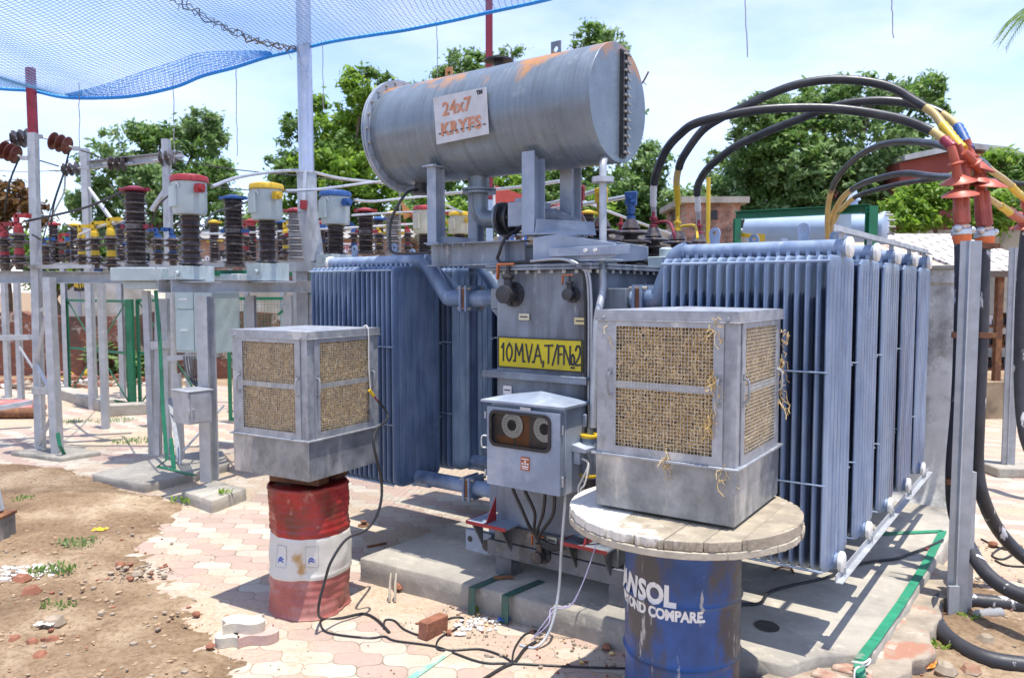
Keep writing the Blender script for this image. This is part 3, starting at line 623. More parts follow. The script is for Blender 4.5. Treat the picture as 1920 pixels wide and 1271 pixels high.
for sx,x0 in ((-1,-.52),(1,.25)):
    x1=x0+.34; m=MB(); m.box(x0,-.16,.545,x1,.10,.562); part(m,'jacking_pad',M_box if sx<0 else M_tank,bevel=.004)
    m=MB(); m.box(x0,-.1655,.542,x1,-.161,.565); m.box(x0-.0045,-.16,.542,x0-.001,.10,.565); m.prism([(x0+.165,-.155,.565),(x0+.165,-.04,.565),(x0+.165,-.04,.73)],(.006,0,0)); part(m,'red_edge',M_red)
    m=MB()
    for xx in (x0+.04,x0+.29): m.prism([(xx,-.15,.542),(xx,-.036,.542),(xx,-.036,.36)],(.012,0,0))
    part(m,'gusset',M_grime)
# sign board and small plates
bm=MB(); q=[L(936,632,y=-.012),L(1093,637,y=-.012),L(1093,701,y=-.012),L(936,691,y=-.012)]
x0,x1,z0,z1=-.352,.318,1.628,1.838
bm.box(x0,-.014,z0,x1,-.006,z1); sg=part(bm,'number_sign',M_sign,bevel=.001)
bm=MB(); e=.008
for a in((x0,z0,x1,z0+e),(x0,z1-e,x1,z1),(x0,z0+e,x0+e,z1-e),(x1-e,z0+e,x1,z1-e)): bm.box(a[0],-.0165,a[1],a[2],-.0142,a[3])
part(bm,'border',M_ink,sg)
bm=MB()
# brush lettering, built from strokes (0..1 box per glyph)
GL={'1':[[(.2,.75),(.6,1),(.55,0)]],'0':[[(.5,1),(.15,.7),(.12,.3),(.45,0),(.82,.3),(.85,.7),(.5,1)]],'.':[[(.3,.03),(.42,.0)]],'M':[[(.08,0),(.15,1),(.5,.35),(.85,1),(.92,0)]],'V':[[(.08,1),(.45,0),(.9,1)]],
 'A':[[(.05,0),(.5,1),(.92,0)],[(.2,.38),(.8,.38)]],',':[[(.4,.1),(.15,-.22)]],'T':[[(.0,.97),(1,1)],[(.5,1),(.46,0)]],'/':[[(.05,-.08),(.9,1.06)]],'F':[[(.9,1),(.2,.98),(.15,0)],[(.18,.52),(.75,.54)]],'N':[[(.1,0),(.12,1),(.85,0),(.9,1)]],
 'o':[[(.5,.55),(.12,.4),(.15,.1),(.5,.0),(.85,.15),(.82,.42),(.5,.55)],[(.1,-.16),(.9,-.16)]],'2':[[(.1,.78),(.3,1),(.7,1),(.85,.75),(.6,.4),(.08,.02),(.95,.03)]]}
def brush(mb,glyphs,xs,zs,z_h,y,w):
    for g,x,wd in glyphs:
        for st in GL[g]:
            pts=[Vector((x+px*wd,y,zs+pz*z_h)) for px,pz in st]; 
            if len(pts)>3 and g in'0o2': pts=smooth(pts,5)
            for i in range(len(pts)-1):
                y_=y-.0002*(i%2); a=pts[i].copy();b=pts[i+1].copy(); d=(b-a).normalized()*w*.35; a-=d;b+=d; a.y=b.y=y_
                mb.bar(a,b,.0016,w*(1-.15*(i%3==1)),(0,0,1)) if abs((b-a).normalized().z)<.98 else mb.bar(a,b,w,.0016,(0,1,0))
brush(bm,[('1',-.327,.04),('0',-.283,.058),('.',-.225,.02),('M',-.212,.078),('.',-.135,.02),('V',-.122,.062),('.',-.07,.02),('A',-.056,.07),(',',.016,.02),('T',.034,.062),('/',.092,.045),('F',.132,.045),('N',.176,.06),('o',.234,.03),('.',.262,.018),('2',.266,.045)],0,1.675,.118,-.0165,.0125)
part(bm,'lettering',M_ink,sg)
for (px,py,w_) in ((983,594,.085),(1088,602,.085),(952,731,.07),(1040,1010,.08)):
    c=L(px,py,y=-.006); m=MB(); yy=-.04 if py>1000 else -.007
    m.box(c.x-w_/2,yy-.004,c.z-.022 if py!=731 else c.z-.03,c.x+w_/2,yy,c.z+.022 if py!=731 else c.z+.03); m.mi=1
    m.box(c.x-w_*.35,yy-.0055,c.z-.004,c.x+w_*.35,yy-.0042,c.z+.004); part(m,'name_plate',[M_ctyel if py!=731 else M_whsign,M_ink])
# valves
def valve(x,z,s,handle=True,y=0):
    m=MB(); m.lathe((x,y,z),(0,-1,0),[(.085*s,0),(.085*s,.02*s),(.05*s,.022*s),(.045*s,.10*s),(.06*s,.105*s),(.06*s,.13*s),(.02*s,.135*s)],16)
    m.lathe((x,y-.07*s,z),(0,0,1),[(.03*s,0),(.03*s,.1*s),(.042*s,.11*s),(.042*s,.13*s),(.012*s,.14*s),(.012*s,.19*s)],12)
    bolts(m,[(x+.065*s*math.cos(a),y-.021*s,z+.065*s*math.sin(a)) for a in [i*math.pi/3+.3 for i in range(6)]],(0,-1,0),.012*s,.014*s)
    v=part(m,'valve',M_dark)
    m=MB(); m.cbox((x-.01,y-.08*s,z+.2*s),.13*s,.03*s,.012*s); m.bar((x-.075*s,y-.08*s,z+.2*s),(x-.08*s,y-.08*s,z+.1*s),.012*s,.025*s); part(m,'handle',mat('orange_handle',(.45,.12,.03),.5,0,.3,12) if 'orange_handle' not in MATS else MATS['orange_handle'],v,bevel=.003)
valve(-.225,2.125,1.0); valve(.24,2.125,.62); valve(.045,.40,.7,y=-.04)
# header boxes and radiator pipes
def flangepair(mb,x,y,z,r):
    mb.mi=0
    for dx in(-.035,.018): mb.cbox((x+dx,y,z),.017,r*2,r*2)
    mb.mi=1; mb.cbox((x-.009,y,z),.03,r*1.75,r*1.75); mb.mi=2
    for a in(-1,1):
        for b in(-1,1): mb.cyl((x-.07,y+a*r*.78,z+b*r*.78),(x+.055,y+a*r*.78,z+b*r*.78),.011,6)
    mb.mi=0
YR=[.25+.70*i for i in range(5)]
for side in(-1,1):
    n=4 if side<0 else 5; xt=.372 if n==5 else -.372
    for k in range(n):
        y=YR[k]; xt=side*(.372 if k==0 else .423)
        m=MB(); xa_,xb_=sorted((xt,side*.54)); m.box(xa_,y-.10,2.02,xb_,y+.14,2.165); m.prism([(xa_,y-.10,2.018),(xb_,y-.10,2.018),(xa_ if side>0 else xb_,y-.10,1.86)],(0,.012,0)); 
        part(m,'header_box',M_tank,bevel=.004); m=MB(); m.box(xa_,y-.12,.56,xb_,y+.12,.80); part(m,'header_box',M_tank,bevel=.004)
        xin=side*(1.36 if side<0 else .87)
        m=MB(); r=.062; xe=side*(1.02 if side<0 else .70); xf=side*(.80 if side<0 else .62)
        m.tube([(side*.53,y,2.092),(xf,y,2.092)],r,16); flangepair(m,xf,y,2.092,.095)
        m.tube(smooth([(xf+side*.02,y,2.092),(xe-side*.03,y,2.092),(xe,y,2.098),(xe+side*.03,y,2.13),(xin-side*(.14 if side<0 else .05),y,2.33),(xin-side*(.08 if side<0 else 0),y,2.375),(xin+side*.03,y,2.385)],4),r,16)
        part(m,'radiator_pipe',[M_rad,M_rust,M_bolt]); m=MB()
        m.tube([(side*.53,y,.672),(xin+side*.03,y,.672)],r*.92,16); flangepair(m,side*.78 if side<0 else .62,y,.672,.09)
        part(m,'radiator_pipe',[M_rad,M_rust,M_bolt])
        if k<2:   # web plate beside the sloping pipe
            m=MB(); m.prism([(xe+side*.02,y+.05,2.16),(xin-side*.16,y+.05,2.36),(xe-side*(-.10),y+.05,2.36) if side>0 else (xe+.08,y+.05,2.16)],(0,.008,0)); part(m,'web_plate',M_rad)
# radiators
def panel(mb,x,y0,z0,z1,w,pitch):
    cols=[-1,-.985,-.95,-.92]
    for k in range(1,7):
        u=-1+2*k/7.0; cols+=[u-.045,u-.02,u,u+.02,u+.045]
    cols+=[.92,.95,.985,1]; ny=len(cols)
    rows=[(z0,.62,.5),(z0+.012,.78,.7),(z0+.035,.93,.9),(z0+.06,1,1),(z0+.10,1,1),((z0+z1)/2,1,1),(z1-.10,1,1),(z1-.06,1,1),(z1-.03,.985,1),(z1-.012,.93,.9),(z1,.86,.5)]
    yc=y0+w/2; vs=[]
    for sgn in(1,-1):
        for z,f,a in rows:
            for u in cols:
                yy=yc+u*f*w/2; e=min(1,(1-abs(u))/.06); k=(u+1)*3.5; dr=abs(k-round(k))/3.5; rg=max(0,1-dr/.045) if 0<round(k)<7 else 0
                inr=1 if z0+.08<z<z1-.07 else .0
                th=.003+.010*a*e-.0085*rg*inr*a
                vs.append((x+sgn*th,yy,z))
    R_=len(rows); n=R_*ny; fs=[]
    for i in range(R_-1):
        for j in range(ny-1):
            a=i*ny+j; fs.append((a,a+1,a+ny+1,a+ny)); fs.append((n+a+ny,n+a+ny+1,n+a+1,n+a))
    rim=[j for j in range(ny)]+[i*ny+ny-1 for i in range(1,R_)]+[(R_-1)*ny+j for j in range(ny-2,-1,-1)]+[i*ny for i in range(R_-2,0,-1)]
    for i in range(len(rim)):
        a=rim[i];b=rim[(i+1)%len(rim)]; fs.append((b,a,n+a,n+b))
    mb.add(vs,fs)
    mb.box(x-.010,yc-.055,z1-.004,x+.010,yc+.055,z1+.03); mb.box(x-.010,yc-.05,z0-.02,x+.010,yc+.05,z0+.004)
def radiator(side,k,xs,xi,xo):
    y=YR[k]; w=.54; m=MB()
    rj=random.Random(k*7+side+3)
    for x in xs: panel(m,x+rj.gauss(0,.0018),y-w/2+rj.gauss(0,.002),.625,2.338,w,0)
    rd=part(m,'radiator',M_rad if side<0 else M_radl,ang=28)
    for z in(2.385,.645 if side>0 else .645):
        m=MB(); m.cyl((xi,y,z),(xo,y,z),.046,16)
        part(m,'header_pipe',M_radl,rd)
        m=MB(); s=1 if xo>xi else -1; m.lathe((xo,y,z),(s,0,0),[(.050,0),(.057,.004),(.057,.024),(.049,.029),(.02,.031)],18); part(m,'end_cap',M_white,rd)
    for z in(1.12,1.72):
        for yy in(y-w/2-.006,y+w/2+.006): m=MB(); m.cyl((min(xs)-.01,yy,z),(max(xs)+.012,yy,z),.0055,6); part(m,'tie_rod',M_radl,rd)
    for z,rr in((.655,.008),(2.305,.008)): m=MB(); m.cyl((min(xs)-.01,y-w/2-.004,z),(max(xs)+.01,y-w/2-.004,z),rr,6); part(m,'tie_rod',M_radl,rd)
    if k<2:
        for f in(.22,.78) if side>0 else (.25,.75):
            xx=min(xs)+(max(xs)-min(xs))*f; m=MB(); vs=[]
            pr=[(xx,-.035),(xx,.05)]
            out=[(-.032,-.02),(-.032,.06)]+[(-.032*math.cos(a),.06+.032*math.sin(a)) for a in[i*math.pi/8 for i in range(1,8)]]+[(.032,.06),(.032,-.02)]
            inn=[(.013*math.cos(a),.055+.013*math.sin(a)) for a in[i*2*math.pi/12 for i in range(12)]]
            # ring plate as quads: outer sampled to the hole
            o2=[]; 
            for i in range(12):
                a=i*2*math.pi/12; c_,s_=math.cos(a),math.sin(a); rr=.034; o2.append((rr*c_,.055+rr*s_) if s_>=-.01 else (max(-.032,min(.032,c_*.05)),-.02 if s_<-.8 else .055+ s_*.045))
            vs=[(xx+a_,y-.004+dy,2.44+b_) for dy in(0,.012) for ring in(o2,inn) for a_,b_ in ring]; fs=[]
            for i in range(12):
                j=(i+1)%12; fs+=[(i,j,12+j,12+i),(24+j,24+i,36+i,36+j),(j,i,24+i,24+j),(12+i,12+j,36+j,36+i)]
            m.add(vs,fs); part(m,'lifting_lug',M_rad,rd)
    return rd
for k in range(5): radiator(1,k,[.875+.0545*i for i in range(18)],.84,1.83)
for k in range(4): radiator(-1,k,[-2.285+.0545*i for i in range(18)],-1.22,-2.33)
for z,nm in((.565,'support_rail'),(2.465,'support_rail')):
    m=MB(); xx=1.845 if z<1 else 1.79; m.angle((xx,.12,z),(xx,3.35,z),.036,.005)
    for y in YR[:5]: m.bar((xx+.01,y,z+.01),(xx+.01,y,z+.05 if z<1 else z-.05),.03,.008,(0,1,0))
    part(m,nm,M_steel)
# conservator
CY,CZ,CR=.3,3.365,.382
m=MB(); n=48; prof=[(CR*.9,-1.535),(CR,-1.53),(CR,.392),(CR*.992,.398),(.0,.3985)]
m.lathe((0,CY,CZ),(1,0,0),prof,n); cons=part(m,'conservator',None or M_cons,ang=30)
# rust patches on the shell top are part of its paint
def consmat():
    t=M_cons.node_tree; N=t.nodes; P=N['Principled BSDF']; k=t.links.new; src=P.inputs['Base Color'].links[0].from_socket
    co=N.new('ShaderNodeTexCoord'); n=N.new('ShaderNodeTexNoise'); n.inputs['Scale'].default_value=2.6; n.inputs['Detail'].default_value=9; n.inputs['Roughness'].default_value=.62; k(co.outputs['Object'],n.inputs['Vector'])
    sp=N.new('ShaderNodeSeparateXYZ'); k(co.outputs['Object'],sp.inputs[0]); zz=N.new('ShaderNodeMapRange'); zz.inputs[1].default_value=CZ-PZ+.02; zz.inputs[2].default_value=CZ-PZ+.33; zz.inputs[3].default_value=-.2; zz.inputs[4].default_value=.17; k(sp.outputs[2],zz.inputs[0])
    a=N.new('ShaderNodeMath'); a.operation='ADD'; k(n.outputs['Fac'],a.inputs[0]); k(zz.outputs[0],a.inputs[1])
    r=N.new('ShaderNodeMapRange'); r.inputs[1].default_value=.60; r.inputs[2].default_value=.72; k(a.outputs[0],r.inputs[0])
    mpc=N.new('ShaderNodeMapping'); mpc.inputs['Scale'].default_value=(22,1.2,1.2); k(co.outputs['Object'],mpc.inputs[0]); nc=N.new('ShaderNodeTexNoise'); nc.inputs['Scale'].default_value=1.6; nc.inputs['Detail'].default_value=7; nc.inputs['Roughness'].default_value=.7; k(mpc.outputs[0],nc.inputs['Vector'])
    rc_=N.new('ShaderNodeMapRange'); rc_.inputs[1].default_value=.46; rc_.inputs[2].default_value=.72; rc_.inputs[4].default_value=.6; k(nc.outputs['Fac'],rc_.inputs[0]); xs_=N.new('ShaderNodeMixRGB'); k(rc_.outputs[0],xs_.inputs[0]); k(src,xs_.inputs[1]); xs_.inputs[2].default_value=(.075,.085,.095,1); src=xs_.outputs[0]
    x=N.new('ShaderNodeMixRGB'); k(r.outputs[0],x.inputs[0]); k(src,x.inputs[1]); x.inputs[2].default_value=(.46,.22,.07,1); k(x.outputs[0],P.inputs['Base Color'])
consmat()
m=MB(); m.lathe((0,CY,CZ),(1,0,0),[(.0,-1.552),(CR+.052,-1.55),(CR+.052,-1.533),(.0,-1.5325)],48); m.lathe((0,CY,CZ),(1,0,0),[(CR+.001,-1.527),(CR+.052,-1.527),(CR+.052,-1.509),(CR+.001,-1.509)],48); part(m,'end_flange',M_box,cons)
m=MB()
for i in range(24):
    a=i*2*math.pi/24; p=V(-1.565,CY+(CR+.028)*math.cos(a),CZ+(CR+.028)*math.sin(a)); m.cyl(p,p+V(.072,0,0),.011,6)
part(m,'flange_bolts',M_bolt,cons)
m=MB(); m.box(.399,CY+.005,CZ-.345,.412,CY+.075,CZ+.345); m.box(.412,CY+.012,CZ-.33,.424,CY+.03,CZ+.33); m.box(.412,CY+.052,CZ-.33,.424,CY+.068,CZ+.33); 
m.mi=1; m.box(.4125,CY+.031,CZ-.325,.417,CY+.051,CZ+.325); m.mi=2
for i in range(13): 
    z=CZ-.315+i*.0525; m.cyl((.424,CY+.002+.058,z),(.444,CY+.060,z),.010,6); m.cyl((.424,CY+.021,z),(.440,CY+.021,z),.009,6); m.cyl((.43,CY+.055,z),(.43,CY+.095,z),.008,6)
part(m,'level_gauge',[M_dark,M_glass,M_bolt],cons)
def lug(x,s):
    m=MB(); o2=[];inn=[]
    for i in range(16):
        a=i*2*math.pi/16+math.pi/4; sq=1/max(abs(math.cos(a)),abs(math.sin(a))); o2.append((.05*s*sq*math.cos(a)*.72,.05*s*sq*math.sin(a))); inn.append((.02*s*math.cos(a),.02*s*math.sin(a)))
    vs=[(x+a_,CY-.006+dy,CZ+CR+.045*s+b_) for dy in(0,.014) for ring in(o2,inn) for a_,b_ in ring];fs=[]
    for i in range(16):
        j=(i+1)%16; fs+=[(i,j,16+j,16+i),(32+j,32+i,48+i,48+j),(j,i,32+i,32+j),(16+i,16+j,48+j,48+i)]
    m.add(vs,fs); part(m,'lifting_lug',M_cons,cons)
lug(-.09,1.05); lug(-1.05,.9)
m=MB(); m.lathe((-.58,CY,CZ+CR-.01),(0,0,1),[(.035,0),(.035,.055),(.105,.058),(.105,.070),(.03,.078),(.03,.095),(.0,.096)],20); part(m,'filler_cap',M_dark,cons)
# maker's plate
o=[V(-.853,-.103,3.498),V(-.385,-.103,3.503),V(-.363,-.103,3.192),V(-.822,-.103,3.172)]
m=MB(); m.prism([o[0],o[3],o[2],o[1]],(0,.008,0)); m.bar((-.7,-.095,3.42),(-.7,CY-CR+.04,3.42),.03,.004); m.bar((-.5,-.095,3.42),(-.5,CY-CR+.04,3.42),.03,.004); m.bar((-.7,-.095,3.3),(-.7,CY-CR+.04,3.3),.03,.004); m.bar((-.5,-.095,3.3),(-.5,CY-CR+.04,3.3),.03,.004)
ppl=part(m,'maker_plate',[mat('plate_metal',(.50,.50,.50),.5,.2,.14,7)])
ux=(o[2]-o[3]).normalized(); uz=(o[0]-o[3]).normalized()
m=MB(); text_to(m,'24x7',.128,basis(o[3]+ux*.205+uz*.225+V(0,-.003,0),ux,(0,0,1)),extr=.001,off=.0025,sx=1.0)
text_to(m,'KRYFS',.118,basis(o[3]+ux*.228+uz*.088+V(0,-.003,0),ux,(0,0,1)),extr=.001,off=.0045,sx=1.0,space=1.12); part(m,'lettering',M_orange,ppl,fixn=False)
m=MB(); text_to(m,'TM',.036,basis(o[3]+ux*.412+uz*.285+V(0,-.003,0),ux,(0,0,1)),extr=.001,off=.002); part(m,'trademark',M_ink,ppl,fixn=False); m=MB()
for i in range(9): 
    a=o[3]+ux*(.03+i*.049)+uz*.068+V(0,-.0048,0); m.bar(a,a+ux*.024,.0015,.007,(0,0,1))
part(m,'dash_line',M_ink,ppl,fixn=False)
# conservator supports
m=MB(); m.ibeam((-1.01,.05,2.408),(-.17,.05,2.408),.12,.165,.010); m.box(-.305,-.008,2.336,-.297,.044,2.480)
bolts(m,[(-.86+.1*i,.0,2.462) for i in range(3)],(0,0,1),.011,.02); part(m,'support_beam',M_tank)
m=MB(); m.ibeam((-1.01,.55,2.408),(-.17,.55,2.408),.12,.165,.010); part(m,'support_beam',M_tank)
m=MB(); m.prism([(-.07,-.004,2.50),(-.07,-.004,2.335),(.50,-.004,2.35),(.545,-.004,2.36),(.545,-.004,2.44),(.12,-.004,2.515)],(0,.01,0)); m.box(-.07,.007,2.335,.54,.11,2.345); m.bar((.10,-.04,2.395),(.66,-.04,2.40),.006,.055); m.box(.08,-.04,2.37,.10,-.005,2.42)
m.prism([(-.07,.44,2.50),(-.07,.44,2.335),(.50,.44,2.35),(.545,.44,2.36),(.545,.44,2.44),(.12,.44,2.515)],(0,.01,0)); part(m,'support_bracket',M_box,bevel=.002)
def post(x,y,z0,w_,d_):
    m=MB(); m.ibeam((x,y,z0),(x,y,CZ-math.sqrt(max(0.01,CR*CR-(y-CY)**2))-.002),w_,d_,.008,(0,1,0),chan=False); m.box(x-w_*.8,y-d_*.6,z0,x+w_*.8,y+d_*.6,z0+.008)
    part(m,'support_post',M_box)
post(-.975,.06,2.492,.085,.10); post(-.975,.53,2.492,.085,.10); post(-.11,.06,2.52,.10,.13); post(-.11,.53,2.52,.10,.13)
m=MB(); m.box(-.16,-.006,2.516,.10,.42,2.526); part(m,'saddle_plate',M_box); m=MB(); m.prism([(-.055,-.006,2.527),(.17,.40,2.527),(.15,.40,2.62),(-.04,-.006,2.62)],(.008,0,0)); part(m,'saddle_plate',M_box); m=MB(); m.box(-1.02,.10,2.495,-.93,.48,2.55); part(m,'saddle_plate',M_box); m=MB(); m.box(-1.03,.30-.33,3.075-.03,-.92,.11,3.075-.02); part(m,'saddle_plate',M_box)
# buchholz pipe and relay
m=MB(); m.tube([(-.76,CY,2.99),(-.76,CY,2.905)],.075,18); m.lathe((-.76,CY,2.905),(0,0,-1),[(.075,0),(.125,.002),(.125,.018),(.075,.02)],20); m.lathe((-.76,CY,2.882),(0,0,-1),[(.075,0),(.125,.002),(.125,.018),(.07,.02)],20)
m.tube(smooth([(-.76,CY,2.865),(-.76,CY,2.77),(-.745,CY,2.715),(-.70,CY,2.68),(-.64,CY,2.672),(-.56,CY,2.67)],5),.066,18)
m.lathe((-.565,CY,2.67),(1,0,0),[(.066,0),(.12,.002),(.12,.022),(.066,.024)],20); part(m,'oil_pipe',M_cons)
m=MB(); m.lathe((-.54,CY,2.67),(1,0,0),[(.118,0),(.118,.02),(.08,.024),(.08,.07),(.118,.074),(.118,.095)],20); bolts(m,[(-.445,CY+.095*math.cos(a),2.67+.095*math.sin(a)) for a in[i*math.pi/4 for i in range(8)]],(1,0,0),.013,.02); part(m,'flange_valve',M_dark)
m=MB(); m.box(-.42,CY-.11,2.60,-.20,CY+.11,2.77); m.cbox((-.31,CY,2.785),.15,.15,.03); m.box(-.445,CY-.04,2.63,-.42,CY+.04,2.71); m.cyl((-.24,CY-.112,2.70),(-.24,CY-.122,2.70),.03,14); m.cyl((-.36,CY,2.80),(-.36,CY,2.87),.014,8); m.cyl((-.30,CY,2.80),(-.30,CY,2.86),.012,8); part(m,'gas_relay',M_box,bevel=.006)
m=MB(); m.tube([(-.18,CY,2.67),(-.1,CY,2.67),(.05,CY+.05,2.60),(.08,CY+.08,2.33)],.05,12); part(m,'oil_pipe',M_tank)
m=MB(); m.tube(smooth([(-.30,CY-.1,2.60),(-.30,.0,2.50),(-.33,-.03,2.40),(-.34,-.03,2.36),(-.25,-.05,2.335),(.1,-.05,2.345),(.26,-.045,2.33),(.33,-.035,2.27),(.35,-.03,2.1),(.352,-.02,1.4),(.355,-.02,1.0)],5),.011,8); part(m,'conduit',M_black)
for dx in(.025,.045):
    m=MB(); m.tube(smooth([(-.05,-.06,2.342),(.15+dx,-.055,2.35),(.28+dx,-.045,2.30),(.342+dx,-.03,2.18),(.345+dx,-.02,1.5),(.35+dx,-.02,.95)],5),.008,7); part(m,'conduit',M_steel)
m=MB(); m.tube(smooth([(-1.34,CY-.05,CZ-CR-.05),(-1.30,CY-.22,2.88),(-1.42,CY-.25,2.7),(-1.44,CY-.25,2.52),(-1.40,CY-.25,2.44),(-1.2,CY-.22,2.43),(-1.0,CY-.2,2.44)],5),.011,8); m.cyl((-1.34,CY,CZ-CR-.06),(-1.34,CY,CZ-CR+.02),.05,12); m.cyl((-1.34,CY,CZ-CR-.08),(-1.34,CY,CZ-CR-.06),.085,14); part(m,'drain_pipe',M_dark)
# breather pipe and pot
m=MB(); m.tube(smooth([(.345,CY-.08,CZ-CR+.03),(.385,.12,2.96),(.395,.10,2.90)],3)+[(.41,.08,2.45)]+smooth([(.41,.06,2.30),(.43,.05,2.2),(.44,.02,2.12),(.445,-.02,2.05),(.445,-.05,1.95),(.445,-.06,1.8)],4)+[(.44,-.085,1.30)],.024,12); m.lathe((.395,.098,2.83),(0,0,1),[(.024,0),(.07,.002),(.07,.016),(.07,.02),(.07,.036),(.024,.038)],16); part(m,'breather_pipe',M_steel)
m=MB(); m.bar((.40,.03,2.395),(.55,.03,2.40),.05,.006,(0,1,0)); bolts(m,[(.36,-.046,2.40),(.43,-.046,2.40)],(0,-1,0),.013,.014); part(m,'pipe_clamp',M_white)
m=MB(); m.lathe((.425,-.09,.985),(0,0,1),[(.05,0),(.058,.012),(.058,.25),(.05,.265),(.02,.27),(.02,.31)],18); m.mi=1
for z in(.992,1.238): m.lathe((.425,-.09,z),(0,0,1),[(.06,0),(.0625,.004),(.0625,.016),(.06,.02)],18)
m.mi=2; m.lathe((.425,-.09,.90),(0,0,1),[(.03,0),(.035,.02),(.035,.07),(.045,.083)],14); part(m,'breather',[M_cons,M_yel,M_dark])
# control box
bx0,bx1,by0,by1,bz0,bz1=-.19,.376,-.30,-.06,.905,1.442
m=MB(); m.box(bx0,by0,bz0,bx1,by1,bz1)
for x in(bx0+.03,bx1-.06):
    for z in(bz0+.03,bz1-.1): m.box(x,by1,z,x+.03,-.001,z+.06)
m.box(bx1+.0,by1-.05,bz1-.14,bx1+.03,by1-.035,bz1-.06); m.box(bx1,by1-.05,bz0+.04,bx1+.03,by1-.035,bz0+.12)
cb=part(m,'control_box',M_box,bevel=.006)
m=MB(); zt=1.452; e=.03; ap=V((bx0+bx1)/2+.02,by0+.13,1.512); rc=[V(bx0-e-.02,by0-.05,zt),V(bx1+.02,by0-.05,zt),V(bx1+.02,by1+.02,zt),V(bx0-e-.02,by1+.02,zt)]
m.add(rc+[ap]+[v-V(0,0,.014) for v in rc],[(0,1,4),(1,2,4),(2,3,4),(3,0,4),(1,0,5,6),(2,1,6,7),(3,2,7,8),(0,3,8,5),(8,7,6,5)]); part(m,'roof',M_box,cb,ang=5)
# door with a rounded window opening
wx0,wx1,wz0,wz1=-.150,.296,1.175,1.385; dx0,dx1,dz0,dz1=bx0+.006,bx1-.006,bz0+.006,bz1-.03
def rrect(x0,x1,z0,z1,r,n=6):
    o=[]
    for cx,cz,a0 in((x1-r,z1-r,0),(x0+r,z1-r,90),(x0+r,z0+r,180),(x1-r,z0+r,270)):
        for i in range(n+1): a=R(a0+90*i/n); o.append((cx+r*math.cos(a),cz+r*math.sin(a)))
    return o
def ringplate(mb,outer,inner,y0,y1):
    n=len(outer); vs=[(x,y,z) for y in(y0,y1) for ring in(outer,inner) for x,z in ring]; fs=[]
    for i in range(n):
        j=(i+1)%n; fs+=[(j,i,n+i,n+j),(2*n+i,2*n+j,3*n+j,3*n+i),(i,j,2*n+j,2*n+i),(n+j,n+i,3*n+i,3*n+j)]
    mb.add(vs,fs)
m=MB(); ringplate(m,rrect(dx0,dx1,dz0,dz1,.004),rrect(wx0,wx1,wz0,wz1,.04),by0-.055,by0-.004); dr=part(m,'door',M_box,cb)
m=MB(); ringplate(m,rrect(wx0-.012,wx1+.012,wz0-.012,wz1+.012,.05),rrect(wx0+.008,wx1-.008,wz0+.008,wz1-.008,.034),by0-.064,by0-.0545); part(m,'window_frame',M_black,cb)
m=MB(); m.box(wx0-.005,by0-.018,wz0-.005,wx1+.005,by0-.0045,wz1+.005); m.mi=1; m.box(wx0+.17,by0-.0195,wz0,wx0+.27,by0-.0182,wz1); m.box(wx0+.02,by0-.0195,wz0,wx0+.15,by0-.0182,wz0+.05); part(m,'instrument_panel',[mat('panel_brown',(.13,.10,.09),.5,0,.3,6),mat('panel_orange',(.32,.11,.03),.5,0,.3,6)],cb)
for x in(.0,.245):
    m=MB(); m.mi=0; m.lathe((x,by0-.02,1.305),(0,-1,0),[(.078,0),(.082,.006),(.082,.014),(.066,.018),(.0,.0185)],28)
    m.mi=1; m.lathe((x,by0-.0388,1.305),(0,-1,0),[(.036,0),(.034,.003),(.0,.0035)],18); m.bar((x-.02,by0-.044,1.285),(x+.03,by0-.044,1.335),.003,.006,(0,-1,0))
    for i in range(14):
        a=R(-45+270*i/13); m.bar((x+.052*math.cos(a),by0-.0395,1.305+.052*math.sin(a)),(x+.062*math.cos(a),by0-.0395,1.305+.062*math.sin(a)),.002,.004,(0,-1,0))
    part(m,'dial',[M_white,M_ink],cb)
def clearglass():
    g=bpy.data.materials.new('window_glass'); g.use_nodes=True; t=g.node_tree; P=t.nodes['Principled BSDF']; k=t.links.new
    tr=t.nodes.new('ShaderNodeBsdfTransparent'); tr.inputs[0].default_value=(.93,.93,.92,1); P.inputs['Base Color'].default_value=(.05,.05,.05,1); P.inputs['Roughness'].default_value=.06
    fr_=t.nodes.new('ShaderNodeFresnel'); fr_.inputs[0].default_value=1.5; ad=t.nodes.new('ShaderNodeMath'); ad.operation='ADD'; ad.inputs[1].default_value=.02; k(fr_.outputs[0],ad.inputs[0])
    mxs=t.nodes.new('ShaderNodeMixShader'); k(ad.outputs[0],mxs.inputs[0]); k(tr.outputs[0],mxs.inputs[1]); k(P.outputs[0],mxs.inputs[2]); k(mxs.outputs[0],t.nodes['Material Output'].inputs[0]); return g
m=MB(); m.box(wx0-.004,by0-.052,wz0-.004,wx1+.004,by0-.0495,wz1+.004); part(m,'window_glass',clearglass(),cb)
m=MB(); c=L(985,869,y=by0-.056); m.box(c.x-.034,by0-.0585,c.z-.042,c.x+.034,by0-.0558,c.z+.042); m.mi=1
for (a,b,c_,d) in((-.028,.026,.028,.032),(-.006,.008,.006,.02),(-.026,-.006,-.012,.004),(-.006,-.006,.008,.004),(.013,-.006,.026,.004),(-.026,-.022,.026,-.014),(-.022,-.034,.022,-.028)): m.box(c.x+a,by0-.0597,c.z+b,c.x+c_,by0-.0587,c.z+d)
part(m,'danger_plate',[mat('danger_red',(.34,.09,.03),.5,0,.15,20),M_whsign],cb)
m=MB(); c=L(985,767,y=by0-.056); m.box(c.x-.04,by0-.0575,c.z-.010,c.x+.04,by0-.0553,c.z+.010); part(m,'name_strip',M_steel,cb)
m=MB()
for z in(bz1-.09,bz0+.07): m.box(dx0-.035,by0-.03,z-.018,dx0,by0-.012,z+.018); m.cyl((dx0-.028,by0-.035,z-.022),(dx0-.028,by0-.035,z+.022),.008,8)
